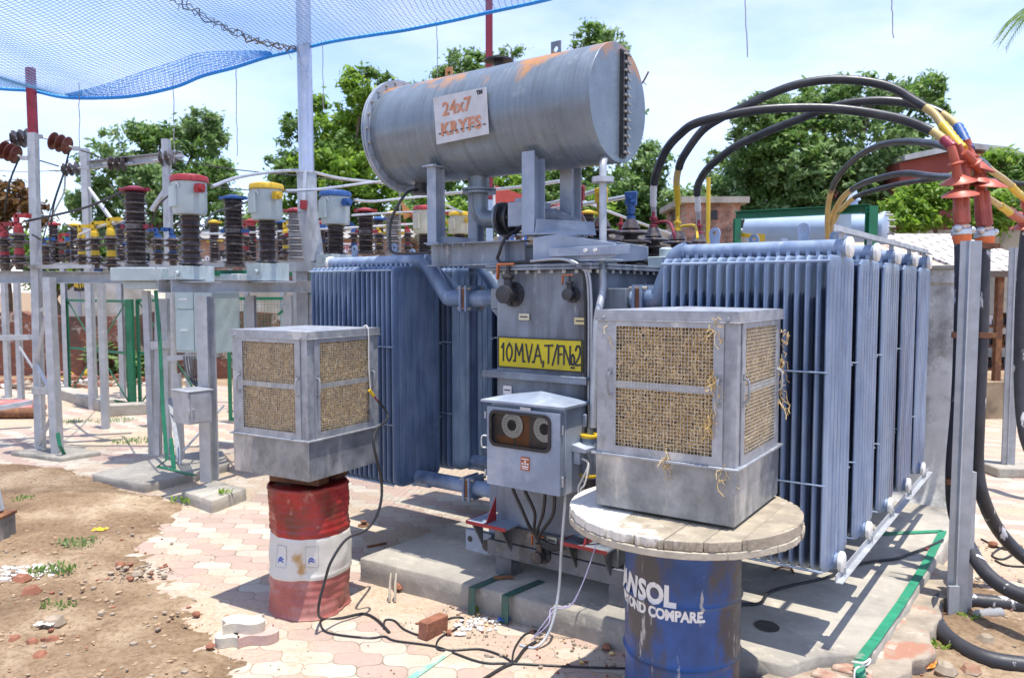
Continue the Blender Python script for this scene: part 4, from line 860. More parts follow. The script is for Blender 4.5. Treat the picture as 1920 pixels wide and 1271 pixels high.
m.tube(smooth([(dx0-.005,by0-.05,1.22),(dx0-.03,by0-.07,1.215),(dx0-.03,by0-.07,1.15),(dx0-.005,by0-.05,1.145)],4),.006,7); part(m,'door_clasp',M_steel,cb)
m=MB()
for z in(bz1-.13,bz0+.09): m.cyl((dx1+.004,by0-.03,z-.03),(dx1+.004,by0-.03,z+.03),.009,8)
part(m,'hinge',M_steel,cb)
m=MB(); m.prism([(bx1,by0+.07,1.21),(bx1+.10,by0+.07,1.19),(bx1+.10,by0+.07,1.165),(bx1,by0+.07,1.165)],(0,.13,0)); m.box(bx1+.001,by0+.09,1.085,bx1+.045,by0+.16,1.164); part(m,'socket_hood',M_box,cb,bevel=.003)
for i,dxx in enumerate((0,.018)):
    m=MB(); m.tube(smooth([(bx1+.045,by0+.12,1.12),(bx1+.09,by0+.12,1.09),(bx1+.06+dxx,by0+.10,1.0-.03*i),(bx1+.03+dxx,by0+.10,.93),(bx1+.06+dxx,by0+.1,.86)],5),.006,7); part(m,'flex_wire',M_white)
for i,(px0,px1) in enumerate(((962,1015),(985,1018),(1022,1020),(1040,1024))):
    a=L(px0,925-0,y=by0+.10); m=MB(); z0=bz0
    m.tube(smooth([(a.x,by0+.1,z0),(a.x,by0+.10,z0-.05),(a.x+(.06 if i<2 else -.03),by0+.12,.72),(.0+.015*i,-.10,.56-.01*i),(.12,-.085,.50-.012*i),(.28,-.10,.52),(.45,-.10,.62),(.52,.05,.68)],5),.0115,8); part(m,'control_cable',M_black)
m=MB()
for px in(962,985,1022,1040): a=L(px,925,y=by0+.1); m.cyl((a.x,by0+.1,bz0-.035),(a.x,by0+.1,bz0),.017,8)
part(m,'cable_gland',M_bolt)
# bushings on the cover
def bushing(x,y,zb,zt,n,r,cap):
    m=MB(); m.lathe((x,y,2.323),(0,0,1),[(.12,0),(.12,.03),(.08,zb-2.323)],16); b=part(m,'bushing',M_tank)
    m=MB(); m.lathe((x,y,0),(0,0,1),sheds(zb,zt,n,.055,r,.84)[:-1]+[(.075,zt-.005),(.05,zt+.045),(.032,zt+.075)],22); part(m,'porcelain',M_porc,b)
    m=MB(); m.lathe((x,y,zt+.068),(0,0,1),[(.036,0),(.036,.02),(.018,.03),(.018,.06),(.035,.065),(.035,.085),(.014,.09),(.014,.13)],12); part(m,'terminal',cap,b)
    return b
for y,cp in((1.65,M_maroon),(2.12,M_yel),(2.60,M_maroon)): bushing(0,y,2.36,2.60,4,.16,cp)
for x,y,cp,zt in((-.16,.72,M_red,2.64),(.0,.78,M_yel,2.62),(0,1.25,M_blue,2.64),(-.22,1.5,M_red,2.55)):
    b=bushing(x,y,2.36,zt,4,.165,cp)
    if cp is not M_red or x==-.16:
        m=MB(); z=zt+.10; m.lathe((x,y,z),(0,0,1),[(.02,0),(.032,.01),(.032,.09),(.022,.10)],10); m.cbox((x,y,z+.125),.085,.06,.10,.3); m.cyl((x-.05,y,z+.165),(x+.05,y,z+.165),.018,8); m.cyl((x,y-.045,z+.13),(x,y+.045,z+.13),.016,8); m.cyl((x-.04,y-.02,z+.1),(x+.04,y-.02,z+.1),.014,8); part(m,'clamp',cp,b)
m=MB(); m.box(.27,1.0,2.323,.47,1.2,2.40); m.lathe((.37,1.1,2.40),(0,0,1),[(.05,0),(.05,.06),(.03,.07)],14); m.box(.3,1.5,2.323,.47,1.75,2.375); part(m,'terminal_box',M_ctgrey,bevel=.006)
m=MB(); m.tube(smooth([(0,2.12,2.70),(.1,2.1,2.71),(.22,2.0,2.69),(.28,1.9,2.58)],4),.012,7); part(m,'arcing_horn',M_yel)
m=MB(); m.tube(smooth([(0,1.65,2.70),(.1,1.62,2.71),(.2,1.55,2.68),(.26,1.5,2.56)],4),.012,7); part(m,'arcing_horn',M_maroon)
# green earth strips running over the front of the plinth, small pipe on the plinth
M_greend=mat('grimy_green_strip',(.035,.10,.075),.6,0,.25,9,(.10,.10,.085),.52,.68,8)
def strip(label,pts,w_=.05,mt=None,name='earth_strip'):
    m=MB(); pts=[Vector(p) for p in pts]
    for i in range(len(pts)-1):
        a,b=pts[i],pts[i+1]; d=(b-a).normalized(); up=V(0,0,1) if abs(d.z)<.8 else TM.to_3x3()@V(0,-1,0)
        m.bar(a-d*.002,b+d*.002,w_,.006,up)
    return tag(m.build(name,mt or M_greenf),label,'earth strip')
def TP(x,y,z): return TM@V(x,y,z)
strip('dark green flat earth strip over the plinth edge at the left foot of the transformer',[TP(-.28,-.02,.19),TP(-.30,-.12,.186),TP(-.32,-.345,.186),TP(-.32,-.352,.012)],.055,M_greend)
strip('dark green flat earth strip over the plinth edge in front of the drain valve',[TP(-.02,.03,.186),TP(-.045,-.15,.187),TP(-.06,-.325,.187),TP(-.06,-.332,.0)],.055,M_greend)
m=MB(); m.cyl(TP(-.20,-.05,.20),TP(-.30,-.13,.195),.014,8); tag(m.build('pipe_stub',M_rust),'short rusty pipe stub lying at the left foot of the transformer','pipe')
# ---------------------------------------------------------------- air coolers on drums
M_wire=mat('zinc_wire',(.55,.53,.47),.5,.3,.25,14)
def fibers(x0,x1,z0,z1,n,seed):
    m=MB(); rn=random.Random(seed)
    for i in range(n):
        x=rn.uniform(x0-.01,x1+.01); z=rn.uniform(z0-.01,z1+.01); y=-rn.uniform(0,.026); a=rn.uniform(0,6.28); cv=rn.uniform(-1.6,1.6); l=rn.uniform(.012,.028); wd=rn.uniform(.0012,.0026); p=V(x,y,z); L_=[];tw=rn.uniform(0,3)
        for k in range(4):
            nrm=V(-math.sin(a)*math.cos(tw),-math.sin(tw)*.7,math.cos(a)*math.cos(tw))*wd; L_+= [p-nrm,p+nrm]
            p=p+V(math.cos(a)*l*.6,rn.uniform(-.006,.006),math.sin(a)*l*.6); p.y=max(-.036,min(0.0,p.y)); p.x=max(x0-.012,min(x1+.012,p.x)); p.z=max(z0-.012,min(z1+.012,p.z)); a+=cv*.6; tw+=.3
        m.add(L_,[(0,1,3,2),(2,3,5,4),(4,5,7,6)])
    return m
def make_cooler(name,label,loc,rz,s,hz):
    t=thing(name,label,'air cooler',loc,rz); h=s/2; T0=WM[t.name]
    def cp(mb,nm,mt,par=None,**k): return mb.build(nm,mt,par or t,fr=T0,**k)
    zb=.262; zt=hz-.058
    m=MB(); vs=[]; 
    b0=h-.004;b1=h
    q=[(-b0,-b0,0),(b0,-b0,0),(b0,b0,0),(-b0,b0,0),(-b1,-b1,zb),(b1,-b1,zb),(b1,b1,zb),(-b1,b1,zb)]
    m.add(q,[(3,2,1,0),(0,1,5,4),(1,2,6,5),(2,3,7,6),(3,0,4,7),(4,5,6,7)]); cp(m,'water_tray',M_galv,bevel=.004)
    m=MB(); e=.016; m.box(-h-e,-h-e,zb-.004,h+e,h+e,zb+.008); cp(m,'tray_lip',M_galvd,bevel=.003)
    # core behind the pads, corner posts
    m=MB(); i_=h-.05; m.box(-i_,-i_,zb+.009,i_,i_,zt-.002); cp(m,'inner_casing',mat('pad_backing',(.30,.20,.09),.9,0,.5,30,(.10,.065,.03),.5,.62,38))
    m=MB(); g=h-.006; w_=.085
    for sx in(-1,1):
        for sy in(-1,1):
            m=MB(); xa_,xb_=sorted((sx*g,sx*(g-w_))); ya_,yb_=sorted((sy*g,sy*(g-.004))); m.box(xa_,ya_,zb+.009,xb_,yb_,zt)
            xa_,xb_=sorted((sx*g,sx*(g-.004))); ya_,yb_=sorted((sy*(g-.0045),sy*(g-w_))); m.box(xa_,ya_,zb+.009,xb_,yb_,zt); cp(m,'corner_post',M_galvd)
    m=MB(); o_=h+.006; m.box(-o_,-o_,zt+.001,o_,o_,hz-.012); m.add([(-o_,-o_,hz-.0115),(o_,-o_,hz-.0115),(o_,o_,hz-.0115),(-o_,o_,hz-.0115),(0,0,hz+.004)],[(0,1,4),(1,2,4),(2,3,4),(3,0,4)])
    for x in(-o_+.05,o_-.05): m.cyl((x,-o_-.004,zt+.012),(x,-o_,zt+.012),.009,10)
    m.box(-o_-.004,-o_-.004,zt-.005,o_+.004,o_+.004,zt+.0005)
    cp(m,'lid',M_galvd,bevel=.003)
    # one side panel, then three turned copies
    mx_=h-.112; f=.048; z0=zb+.05; z1=zt-.03; zm=(z0+z1)/2+.01; yf=-g-.008
    m=MB()
    m.box(-mx_-f,yf,zb+.010,mx_+f,yf+.006,z0); m.box(-mx_-f,yf,z1,mx_+f,yf+.006,zt-.002); m.box(-mx_-f,yf,z0,-mx_,yf+.006,z1); m.box(mx_,yf,z0,mx_+f,yf+.006,z1)
    m.box(-mx_,yf+.001,zm-.016,mx_,yf+.005,zm+.016)
    sp=cp(m,'side_panel',M_galvd)
    m=fibers(-mx_,mx_,z0,z1,5200,int(s*1000)); m.v=[V(v.x,v.y+yf+.041,v.z) for v in m.v]; pad=cp(m,'wood_wool_pad',M_straw,sp,fixn=False)
    m=MB(); p=.0165; wv=.0009; nx_=int(2*mx_/p); nz2=int((z1-z0)/p)
    for i in range(1,nx_): x=-mx_+2*mx_*i/nx_; m.box(x-wv,yf-.0005,z0,x+wv,yf+.0012,z1)
    for i in range(1,nz2): z=z0+(z1-z0)*i/nz2; m.box(-mx_,yf-.002,z-wv,mx_,yf-.0007,z+wv)
    cp(m,'wire_mesh',M_wire,sp,fixn=False)
    for sx in(-1,1):
        x=sx*(mx_+f*.62); m=MB(); m.tube(smooth([(x,yf,zm+.055),(x-.0,yf-.022,zm+.045),(x,yf-.026,zm),(x,yf-.022,zm-.045),(x,yf,zm-.055)],4),.006,7)
        for dz in(.062,-.062): m.box(x-.012,yf-.003,zm+dz-.014,x+.012,yf-.0005,zm+dz+.014)
        cp(m,'handle',M_galv,sp)
    for k in(1,2,3):
        c=sp.copy(); COL.objects.link(c); c.parent=t; c.rotation_euler=(0,0,k*math.pi/2)
        for ch in list(sp.children): d=ch.copy(); COL.objects.link(d); d.parent=c
    return t
CA=R(-34); cax=V(math.cos(CA),math.sin(CA),0); cay=V(-math.sin(CA),math.cos(CA),0)
cr=W(1385,588,3.45); CC=V(cr.x,cr.y,0)-cax*.355+cay*.355
DISC=V(.865,3.87,0)
cooler_r=make_cooler('air_cooler','galvanised wood wool air cooler standing on the wooden reel disc over the blue drum',(CC.x,CC.y,1.082),CA,.71,.985)
# straw hanging loose from the right cooler
m=MB(); rn=random.Random(12)
for (u,v_,n_) in ((.245,.90,8),(.245,.68,14),(.24,.5,9),(.30,.26,5),(-.28,.85,3),(.02,.285,8)):
    for i in range(n_):
        p=CC-cay*.366+cax*(u+rn.gauss(0,.012))+V(0,0,1.082+v_+rn.gauss(0,.03)); pts=[p]
        for k in range(5): p=p+V(rn.gauss(0,.012),rn.gauss(-.002,.003),rn.gauss(-.012,.012)); pts.append(p)
        m.tube(pts,.0016,4)
for i in range(26):
    p=CC+cax*.368+cay*(.31+rn.gauss(0,.012))+V(0,0,1.082+rn.uniform(.45,.9)); pts=[p]
    for k in range(5): p=p+V(rn.gauss(.004,.008),rn.gauss(0,.01),rn.gauss(-.008,.013)); pts.append(p)
    m.tube(pts,.0016,4)
tag(m.build('loose_straw',M_straw,fixn=False),'wisps of pale straw hanging from the seams of the right air cooler','straw',kind='stuff')
cl=W(575,611,4.83); LA=R(-30); lx=V(math.cos(LA),math.sin(LA),0); ly=V(-math.sin(LA),math.cos(LA),0); CL=V(cl.x,cl.y,0)-lx*.345+ly*.345
cooler_l=dup(cooler_r,(CL.x,CL.y,.948),LA,'galvanised wood wool air cooler standing on the red and white drum',None,.972)
# rusty block between red drum and cooler
m=MB(); m.box(-.2,-.17,0,.2,-.05,.062); m.box(-.2,.05,0,.2,.17,.062); m.box(-.21,-.16,.0625,.21,.16,.085); t_=Matrix.Translation(V(CL.x,CL.y,.861))@Matrix.Rotation(LA+.15,4,'Z')
tag(m.build('packing_frame',M_rust,fr=t_,bevel=.006),'rusty packing frame between the red drum and its air cooler','packing frame')
# drums
def drum(name,label,loc,r,h,bands,dent,seed,rings=(.33,.66),wob=.0):
    t=thing(name,label,'drum',loc,0); n=72; nz3=64; T0=WM[t.name]
    def rad(a,f):
        x=r; 
        for q in rings: x+=(.011 if wob==0 else .005)*math.exp(-((f-q)/.010)**2)
        for q in(.012,.988): x+=.010*math.exp(-((f-q)/.010)**2)
        for k in range(4): x+=wob*.0005*math.sin((f-.70-.05*k)*2*math.pi/.05)*(1 if .66<f<.93 else 0)+wob*.0005*math.sin(f*2*math.pi/.06)*(1 if .06<f<.30 else 0)
        q=V(math.cos(a)*1.1,math.sin(a)*1.1,f*1.6+seed); x+=dent*noise.fractal(q*1.5,1,2,3)*.026-dent*.016*abs(noise.noise(V(math.cos(a)*1.3+5,math.sin(a)*1.3,f*3.2+seed)))*(1 if f>.62 else .3)
        x-=dent*.05*max(0,noise.noise(V(math.cos(a)*2+seed,math.sin(a)*2,f*1.2)))*math.exp(-((f-.03)/.1)**2)
        return x
    prev=0
    for bi,(f0,f1,mt) in enumerate(bands):
        m=MB(); vs=[];fs=[]; k=max(3,int((f1-f0)*nz3*1.3))
        for i in range(k+1):
            f=f0+(f1-f0)*i/k
            for j in range(n):
                a=2*math.pi*j/n; rr=rad(a,f); vs.append((rr*math.cos(a),rr*math.sin(a),f*h-(dent*.014*noise.noise(V(math.cos(a)*1.6,math.sin(a)*1.6,seed)) if f<.02 else 0)))
        for i in range(k):
            for j in range(n): fs.append((i*n+j,i*n+(j+1)%n,(i+1)*n+(j+1)%n,(i+1)*n+j))
        if f1>=1: 
            b=len(vs)
            for j in range(n): a=2*math.pi*j/n; vs.append(((r-.012)*math.cos(a),(r-.012)*math.sin(a),h)); 
            for j in range(n): a=2*math.pi*j/n; vs.append(((r-.016)*math.cos(a),(r-.016)*math.sin(a),h-.022))
            for q in(0,1):
                o_=k*n if q==0 else b
                for j in range(n): fs.append((o_+j,o_+(j+1)%n,b+q*n+(j+1)%n,b+q*n+j))
            fs.append(tuple(b+n+j for j in range(n)))
        if f0<=0: fs.append(tuple(range(n-1,-1,-1)))
        m.add(vs,fs); m.build('paint_band' if len(bands)>1 else 'barrel',mt,t,fr=T0,ang=60)
    return t,rad,T0
dr_,rad_,T0=drum('oil_drum','dented red and white banded drum under the left air cooler',(-1.385,5.22,0),.268,.86,[(0,.305,M_redrum2),(.305,.625,M_whdrum),(.625,1,M_redrum)],1.0,2.0,wob=1)
for a0 in(-118,-72):   # faded stickers with blue swirls
    m=MB(); 
    def P(a,z,o=.0035): f=z/.86; rr=rad_(R(a),f)+o; return V(rr*math.cos(R(a)),rr*math.sin(R(a)),z)
    def patch(a1,a2,z1,z2,o):
        for i in range(6):
            for j in range(6):
                A=a1+(a2-a1)*i/6;B=a1+(a2-a1)*(i+1)/6;c=z1+(z2-z1)*j/6;d=z1+(z2-z1)*(j+1)/6; m.add([P(A,c,o),P(B,c,o),P(B,d,o),P(A,d,o)],[(0,1,2,3)])
    patch(a0-9,a0+9,.35,.49,.0025); m.mi=1
    for q in((a0-9,a0+9,.35,.353),(a0-9,a0+9,.487,.49),(a0-9,a0-8.4,.353,.487),(a0+8.4,a0+9,.353,.487)): patch(*q,.0036)
    m.mi=2
    for o_ in(0,.016): m.tube([P(a0-5+i*1.4,.375+o_+.012*math.sin(i*.7)+.0035*i,.003) for i in range(8)],[.002+.003*math.sin(i*math.pi/7) for i in range(8)],6)
    m.build('sticker',[M_whdrum,M_steel,mat('swirl_blue',(.02,.06,.35),.5) if 'swirl_blue' not in MATS else MATS['swirl_blue']],dr_,fr=T0)
db_,radb,T1=drum('oil_drum','scuffed blue drum with white lettering under the wooden reel disc',(DISC.x,DISC.y,0),.287,.985,[(0,1,M_bldrum)],.12,5.0,rings=(.36,.66,.93))
th0=math.atan2(-DISC.y,-DISC.x)   # direction from the drum to the viewer side
def bent(txt,size,ang_end,z,sx,off,sp_=1.0):
    vs,fs=textmesh(txt,size,extr=.0006,off=off,align='RIGHT',sx=sx,space=sp_)
    # denser mesh is not needed: letters are narrow
    mb=MB(); o=[]
    for v in vs:
        a=th0+R(ang_end)+v.x/.287; rr=radb(a,(z+v.y)/.985)+.0015+v.z; o.append(V(rr*math.cos(a),rr*math.sin(a),z+v.y))
    mb.add(o,fs); return mb
mb=bent('TRANSOL',.135,-6,.70,.86,.006); m2=bent('CE BEYOND COMPARE.',.072,22,.612,.80,.0035); mb.add(m2.v,m2.f); mb.build('lettering',M_inkw,db_,fr=T1,fixn=False)
# wooden reel disc
t=thing('reel_disc','round plank disc from a cable reel, smeared with cement, lying on the blue drum','reel disc',(DISC.x,DISC.y,.986),R(-34)); T2=WM[t.name]
RD=.575
def cemented(src,name):
    m=src.copy(); m.name=name; t_=m.node_tree; N=t_.nodes; P=N['Principled BSDF']; k=t_.links.new; s0=P.inputs['Base Color'].links[0].from_socket
    co=N.new('ShaderNodeTexCoord'); sp=N.new('ShaderNodeVectorMath'); sp.operation='DOT_PRODUCT'; sp.inputs[1].default_value=(-1.25,-.55,0); k(co.outputs['Object'],sp.inputs[0])
    n=N.new('ShaderNodeTexNoise'); n.inputs['Scale'].default_value=5; n.inputs['Detail'].default_value=9; n.inputs['Roughness'].default_value=.65; k(co.outputs['Object'],n.inputs['Vector'])
    a=N.new('ShaderNodeMath'); a.operation='ADD'; k(sp.outputs['Value'],a.inputs[0]); k(n.outputs['Fac'],a.inputs[1])
    r=N.new('ShaderNodeMapRange'); r.inputs[1].default_value=.74; r.inputs[2].default_value=.86; k(a.outputs[0],r.inputs[0])
    x=N.new('ShaderNodeMixRGB'); k(r.outputs[0],x.inputs[0]); k(s0,x.inputs[1]); x.inputs[2].default_value=(.60,.57,.50,1); k(x.outputs[0],P.inputs['Base Color']); return m
M_woodc=cemented(M_wood,'weathered_wood_cement'); M_wood2c=cemented(M_wood2,'pale_wood_cement')
def disc_slices(z0,z1,rot,cuts,r,jit,mts,nm,rs):
    cr_,sr_=math.cos(rot),math.sin(rot); rn=random.Random(rs)
    for i in range(len(cuts)-1):
        a,b=cuts[i]+.002,cuts[i+1]-.002; m=MB(); top=[];N=14; zz1=z1+rn.uniform(-.004,.003)
        def hw(x): return math.sqrt(max(0,r*r-x*x))
        up=[(a+(b-a)*k/N,hw(a+(b-a)*k/N)+rn.uniform(-jit,jit*.4)) for k in range(N+1)]; dn=[(a+(b-a)*k/N,-hw(a+(b-a)*k/N)+rn.uniform(-jit*.4,jit)) for k in range(N,-1,-1)]
        poly=[(x,y,z0) for x,y in dn[::-1]]+[(x,y,z0) for x,y in up[::-1]]
        poly=[V(cr_*x-sr_*y,sr_*x+cr_*y,z) for x,y,z in poly]
        m.prism(poly,(0,0,zz1-z0)); m.build(nm,mts[rn.randrange(len(mts))],t,fr=T2,ang=30,bevel=.004)
disc_slices(0,.036,R(80),[-.575,-.36,-.12,.12,.36,.575],RD,.006,[M_wood2,M_wood2],'lower_plank',3)
disc_slices(.0365,.082,R(0),[-.575,-.44,-.30,-.155,-.01,.13,.285,.42,.575],RD-.004,.012,[M_woodc,M_wood2c,M_woodc],'plank',8)
# cable and white cord of the left cooler
def wire(label,pts,r,mt,k=6,name='wire',cat='cable',n=8):
    m=MB(); m.tube(smooth(pts,k),r,n); return tag(m.build(name,mt),label,cat)
fc=V(cl.x,cl.y,0)   # front corner; right face runs along ly
def RF(u,z,o=.012): return fc+ly*u*.69+lx*o+V(0,0,.948+z*.972)
wire('thin white cord hanging down the right face of the left air cooler',[RF(.80,.985,-.02),RF(.80,.99,.01),RF(.805,.93,.022),RF(.81,.7,.018),RF(.83,.52,.02)],.004,M_white)
m=MB(); m.tube(smooth([RF(.80,.54,.026),RF(.83,.515,.03),RF(.86,.495,.028)],3),.012,8); m.mi=1; m.tube(smooth([RF(.86,.50,.03),RF(.89,.47,.03),RF(.92,.455,.03)],3),.006,6)
tag(m.build('cable_joint',[M_yel,M_maroon]),'yellow taped cable joint at the end of the white cord','cable joint')
dz=V(-1.385,5.22,0)
def onred(px,py,o=.0): d=5.0; return W(px,py,d)
wire('black power cable drooping from the left air cooler over the red drum',[RF(.92,.455,.03),RF(1.02,.33,.06),W(700,820,5.1),W(715,900,5.15),W(712,950,5.12),W(690,990,5.05),W(650,1010,4.95),W(622,1050,4.86),W(610,1085,4.86),W(597,1140,4.86),G(605,1160,.012),G(640,1158,.012),G(680,1150,.012),G(705,1160,.012),G(730,1185,.012)],.009,M_black)
# ---------------------------------------------------------------- switchyard equipment at left and behind
def ZP(py,d): return W(960,py,d).z
def XY(px,d,z=0): v=W(px,545,d); return V(v.x,v.y,z)
FEED=R(45)
def pad(label,pts,h,seed):
    q=[G(*p,h) for p in pts]; m=slabmesh([(v.x,v.y) for v in q],-.02,h,.07,.012,seed); return tag(m.build('concrete_pad',M_conc,ang=60),label,'concrete pad')
pad('low concrete pad under the steel frame of the pale aqua cabinet',[(172,888),(270,908),(372,884),(430,868),(415,840),(290,858)][::-1],.10,5)
pad('small rough concrete block under the meter box post',[(342,920),(398,938),(462,915),(405,900)][::-1],.13,8)
pad('thin concrete pad at the foot of the lattice tower',[(20,846),(112,858),(188,846),(120,832)][::-1],.06,11)
# current transformers
def ct(label,px,d,pyl,pyb,pyi,pys,lidm,potm,group='current transformers on the steel frame',rf=1.0):
    b=XY(px,d); z=lambda py: ZP(py,d); zb=z(pys); t=thing('current_transformer',label,'current transformer',(b.x,b.y,zb),-FEED,group); T=WM[t.name]
    k=d/F; rp=31*rf*k*8/d if False else .172*rf; zi0=z(pyi)-zb; zi1=z(pyb)-zb; zl=z(pyl)-zb; lh=.085
    m=MB(); m.box(-.17,-.17,.002,.17,.17,zi0); m.cyl((.08,-.172,zi0*.5),(.08,-.20,zi0*.5),.03,10); m.box(-.16,-.176,zi0*.25,-.02,-.171,zi0*.8); m.build('base_box',M_ctgrey,t,fr=T,bevel=.008)
    m=MB(); m.lathe((0,0,0),(0,0,1),sheds(zi0+.002,zi1-.002,8,.085,.128,.84),24); m.build('insulator',M_porc,t,fr=T)
    m=MB(); m.lathe((0,0,zi1),(0,0,1),[(.10,-.0),(rp*.95,.01),(rp,.06),(rp*1.0,zl-lh-zi1-.002)],28); m.box(-rp-.035,-.07,zi1+.02,-rp*.85,.07,zi1+(zl-zi1)*.55); m.box(-.07,-rp-.02,zi1+.08,.07,-rp*.9,zl-lh-.05); m.build('head',potm,t,fr=T,bevel=.0)
    m=MB(); m.lathe((0,0,zl-lh),(0,0,1),[(rp*1.02,0),(rp*1.12,.004),(rp*1.12,.045),(rp*1.06,.062),(rp*.7,.078),(0,.085)],28); m.build('lid',lidm,t,fr=T)
    for s in(-1,1):
        m=MB(); m.cyl((s*rp*.95,0,zl-lh-.08),(s*(rp+.16),0,zl-lh-.08),.03,10); 
        for q in(.05,.10): m.cbox((s*(rp+q),0,zl-lh-.08),.03,.08,.085)
        m.build('terminal',lidm,t,fr=T)
    m=MB(); 
    for s in(-.6,.35): m.tube(smooth([(rp*s*.9,-rp*.82,zl-lh-.1),(rp*s*.9,-rp*.95,zl-lh-.06),(rp*s*.9+.03,-rp*.95,zl-lh-.02),(rp*s*.9+.05,-rp*.9,zl-lh-.07)],3),.008,6)
    m.build('lid_clip',M_alu,t,fr=T); return t
ct('red lidded grey current transformer above the meter box post',360,8.2,329,405,500,528,M_red,M_ctgrey)
ct('yellow lidded grey current transformer above the left air cooler',503,8.9,344,415,495,527,M_yel,M_ctgrey)
ct('blue lidded grey current transformer just right of the silver pole',631,9.5,358,423,478,500,M_blue,M_ctgrey)
ct('stained cream current transformer with red lid behind the left conservator leg',797,12.5,386,440,482,496,M_red,M_ctyel,rf=.95)
ct('stained cream current transformer with yellow lid behind the conservator oil pipe',862,13.2,397,440,480,494,M_yel,M_ctyel,rf=.95)
# tall post insulators (arresters)
def arrester(label,px,d,pyt,pyb,r,cap,body=M_porc,joint=.5,n=14,box=True):
    b=XY(px,d); zb=ZP(pyb,d); zt=ZP(pyt,d); h=zt-zb; t=thing('surge_arrester',label,'surge arrester',(b.x,b.y,zb),0,'surge arresters on the steel frames'); T=WM[t.name]
    m=MB(); zj=h*joint; m.lathe((0,0,0),(0,0,1),[(r*.9,0),(r*.9,.03)]+sheds(.03,zj-.03,n//2,r*.66,r,.88)+[(r*.8,zj-.03),(r*.8,zj+.03)]+sheds(zj+.03,h-.06,n//2,r*.66,r*.97,.88),20); m.build('insulator',body,t,fr=T)
    m=MB(); m.lathe((0,0,h-.06),(0,0,1),[(r*.8,0),(r*1.02,.01),(r*1.02,.035),(r*.7,.05),(r*.3,.07)],16); 
    for s in(-1,1): m.cbox((s*r*.9,0,h-.035),.09,.06,.04)
    m.build('cap',cap,t,fr=T)
    m=MB(); m.cbox((r*1.05,-.02,zj),.09,.07,.05); m.cbox((-r*.9,-.02,zj),.05,.06,.05); m.build('clamp',cap,t,fr=T)
    return t
arrester('big brown insulator stack with dark red cap left of the red lidded pot',258,9.6,352,500,.152,M_maroon)
arrester('big brown insulator stack with blue cap between the red and yellow lidded pots',441,10.4,368,500,.15,M_blue)
arrester('grey insulator stack with red clamp directly behind the silver pole',556,11.2,392,490,.13,M_red,M_porcg)
arrester('brown insulator stack with flat red cap right of the blue lidded pot',687,12.2,392,478,.145,M_red)
arrester('pale grey insulator stack with yellow cap left of the cream transformers',737,13.0,398,478,.14,M_yel,M_porcg)
arrester('slim brown insulator stack with blue cap left of the flat red cap',620,13.8,425,480,.12,M_blue)
arrester('brown insulator stack with red cap seen between the right conservator legs',1052,12.5,385,470,.16,M_red,n=10)
# CT steel frame
def col(mb,px,pyt,d,w_=.12,d_=.12,pyb=None,t=.009,ang=FEED):
    b=XY(px,d); zt=ZP(pyt,d); z0=0 if pyb is None else ZP(pyb,d); mb.ibeam(b+V(0,0,z0),b+V(0,0,zt),w_,d_,t,V(math.sin(ang),math.cos(ang),0),chan=True); return b
t=thing('equipment_bench','grey channel steel bench carrying the three lidded pots','steel frame',XY(385,8.15),0)
m=MB(); b=XY(384,8.15); zt=ZP(538,8.2); m.ibeam(b+V(0,0,.132),b+V(0,0,zt-.10),.13,.13,.009,V(math.sin(.3),math.cos(.3),0)); m.build('column',M_steel,t)
for px,d in((470,9.1),(540,9.6),(585,9.95)):
    m=MB(); b=XY(px,d); m.ibeam(b,b+V(0,0,ZP(535,d)-.12),.10,.10,.008); m.build('column',M_steel,t)
a=W(312,536,7.9);c=W(575,533,9.9); c.z=a.z; m=MB(); o=V(.12,-.12,0)
for s in(-1,1): m.ibeam(a+o*s,c+o*s,.065,.14,.008,chan=True)
m.build('beam',M_steel,t)
m=MB()
for px,d in((360,8.2),(503,8.9),(630,9.5)): 
    b=XY(px,d); m.cbox((b.x,b.y,ZP(527,d)-.012),.5,.42,.012,-FEED)
m.build('bearing_plate',M_steel,t)
m=MB(); b=XY(396,8.3); m.box(b.x-.035,b.y,.14,b.x+.035,b.y+.012,ZP(570,8.3)); 
for i in range(26): z=.2+i*.06; m.mi=1; m.box(b.x-.02,b.y-.0025,z,b.x-.006,b.y-.0005,z+.025); m.box(b.x+.008,b.y-.0025,z,b.x+.022,b.y-.0005,z+.025)
m.build('cable_ladder',[M_steel,M_dark],t)
m=MB(); p=W(376,545,8.15); 
for i in range(5): m.tube(smooth([W(345+i*5,668,9.1),W(350+i*5,700,8.8),W(365+i*3,722,8.4),W(388+i*2,735,8.25)],4),.010,6)
tag(m.build('control_cables',M_black),'bunch of black control cables drooping from the aqua cabinet to the meter box','cables')
# meter box
b=W(340,790,7.95); t=thing('meter_box','small grey meter box bolted to the front of the steel post','meter box',(b.x+.14,b.y,b.z),R(-40)); T=WM[t.name]
m=MB(); m.box(-.16,-.15,0,.16,.10,.32); bx=m.build('case',M_steel,t,fr=T,bevel=.005)
m=MB(); m.box(-.17,-.165,.322,.17,.12,.335); m.build('lid',M_steel,t,fr=T,bevel=.003)
m=MB(); m.box(.162,-.13,.02,.168,.08,.30); m.cyl((.168,-.10,.15),(.185,-.10,.15),.012,8); m.cyl((.16,-.145,.1),(.16,-.145,.15),.015,8); m.build('door',M_steel,t,fr=T)
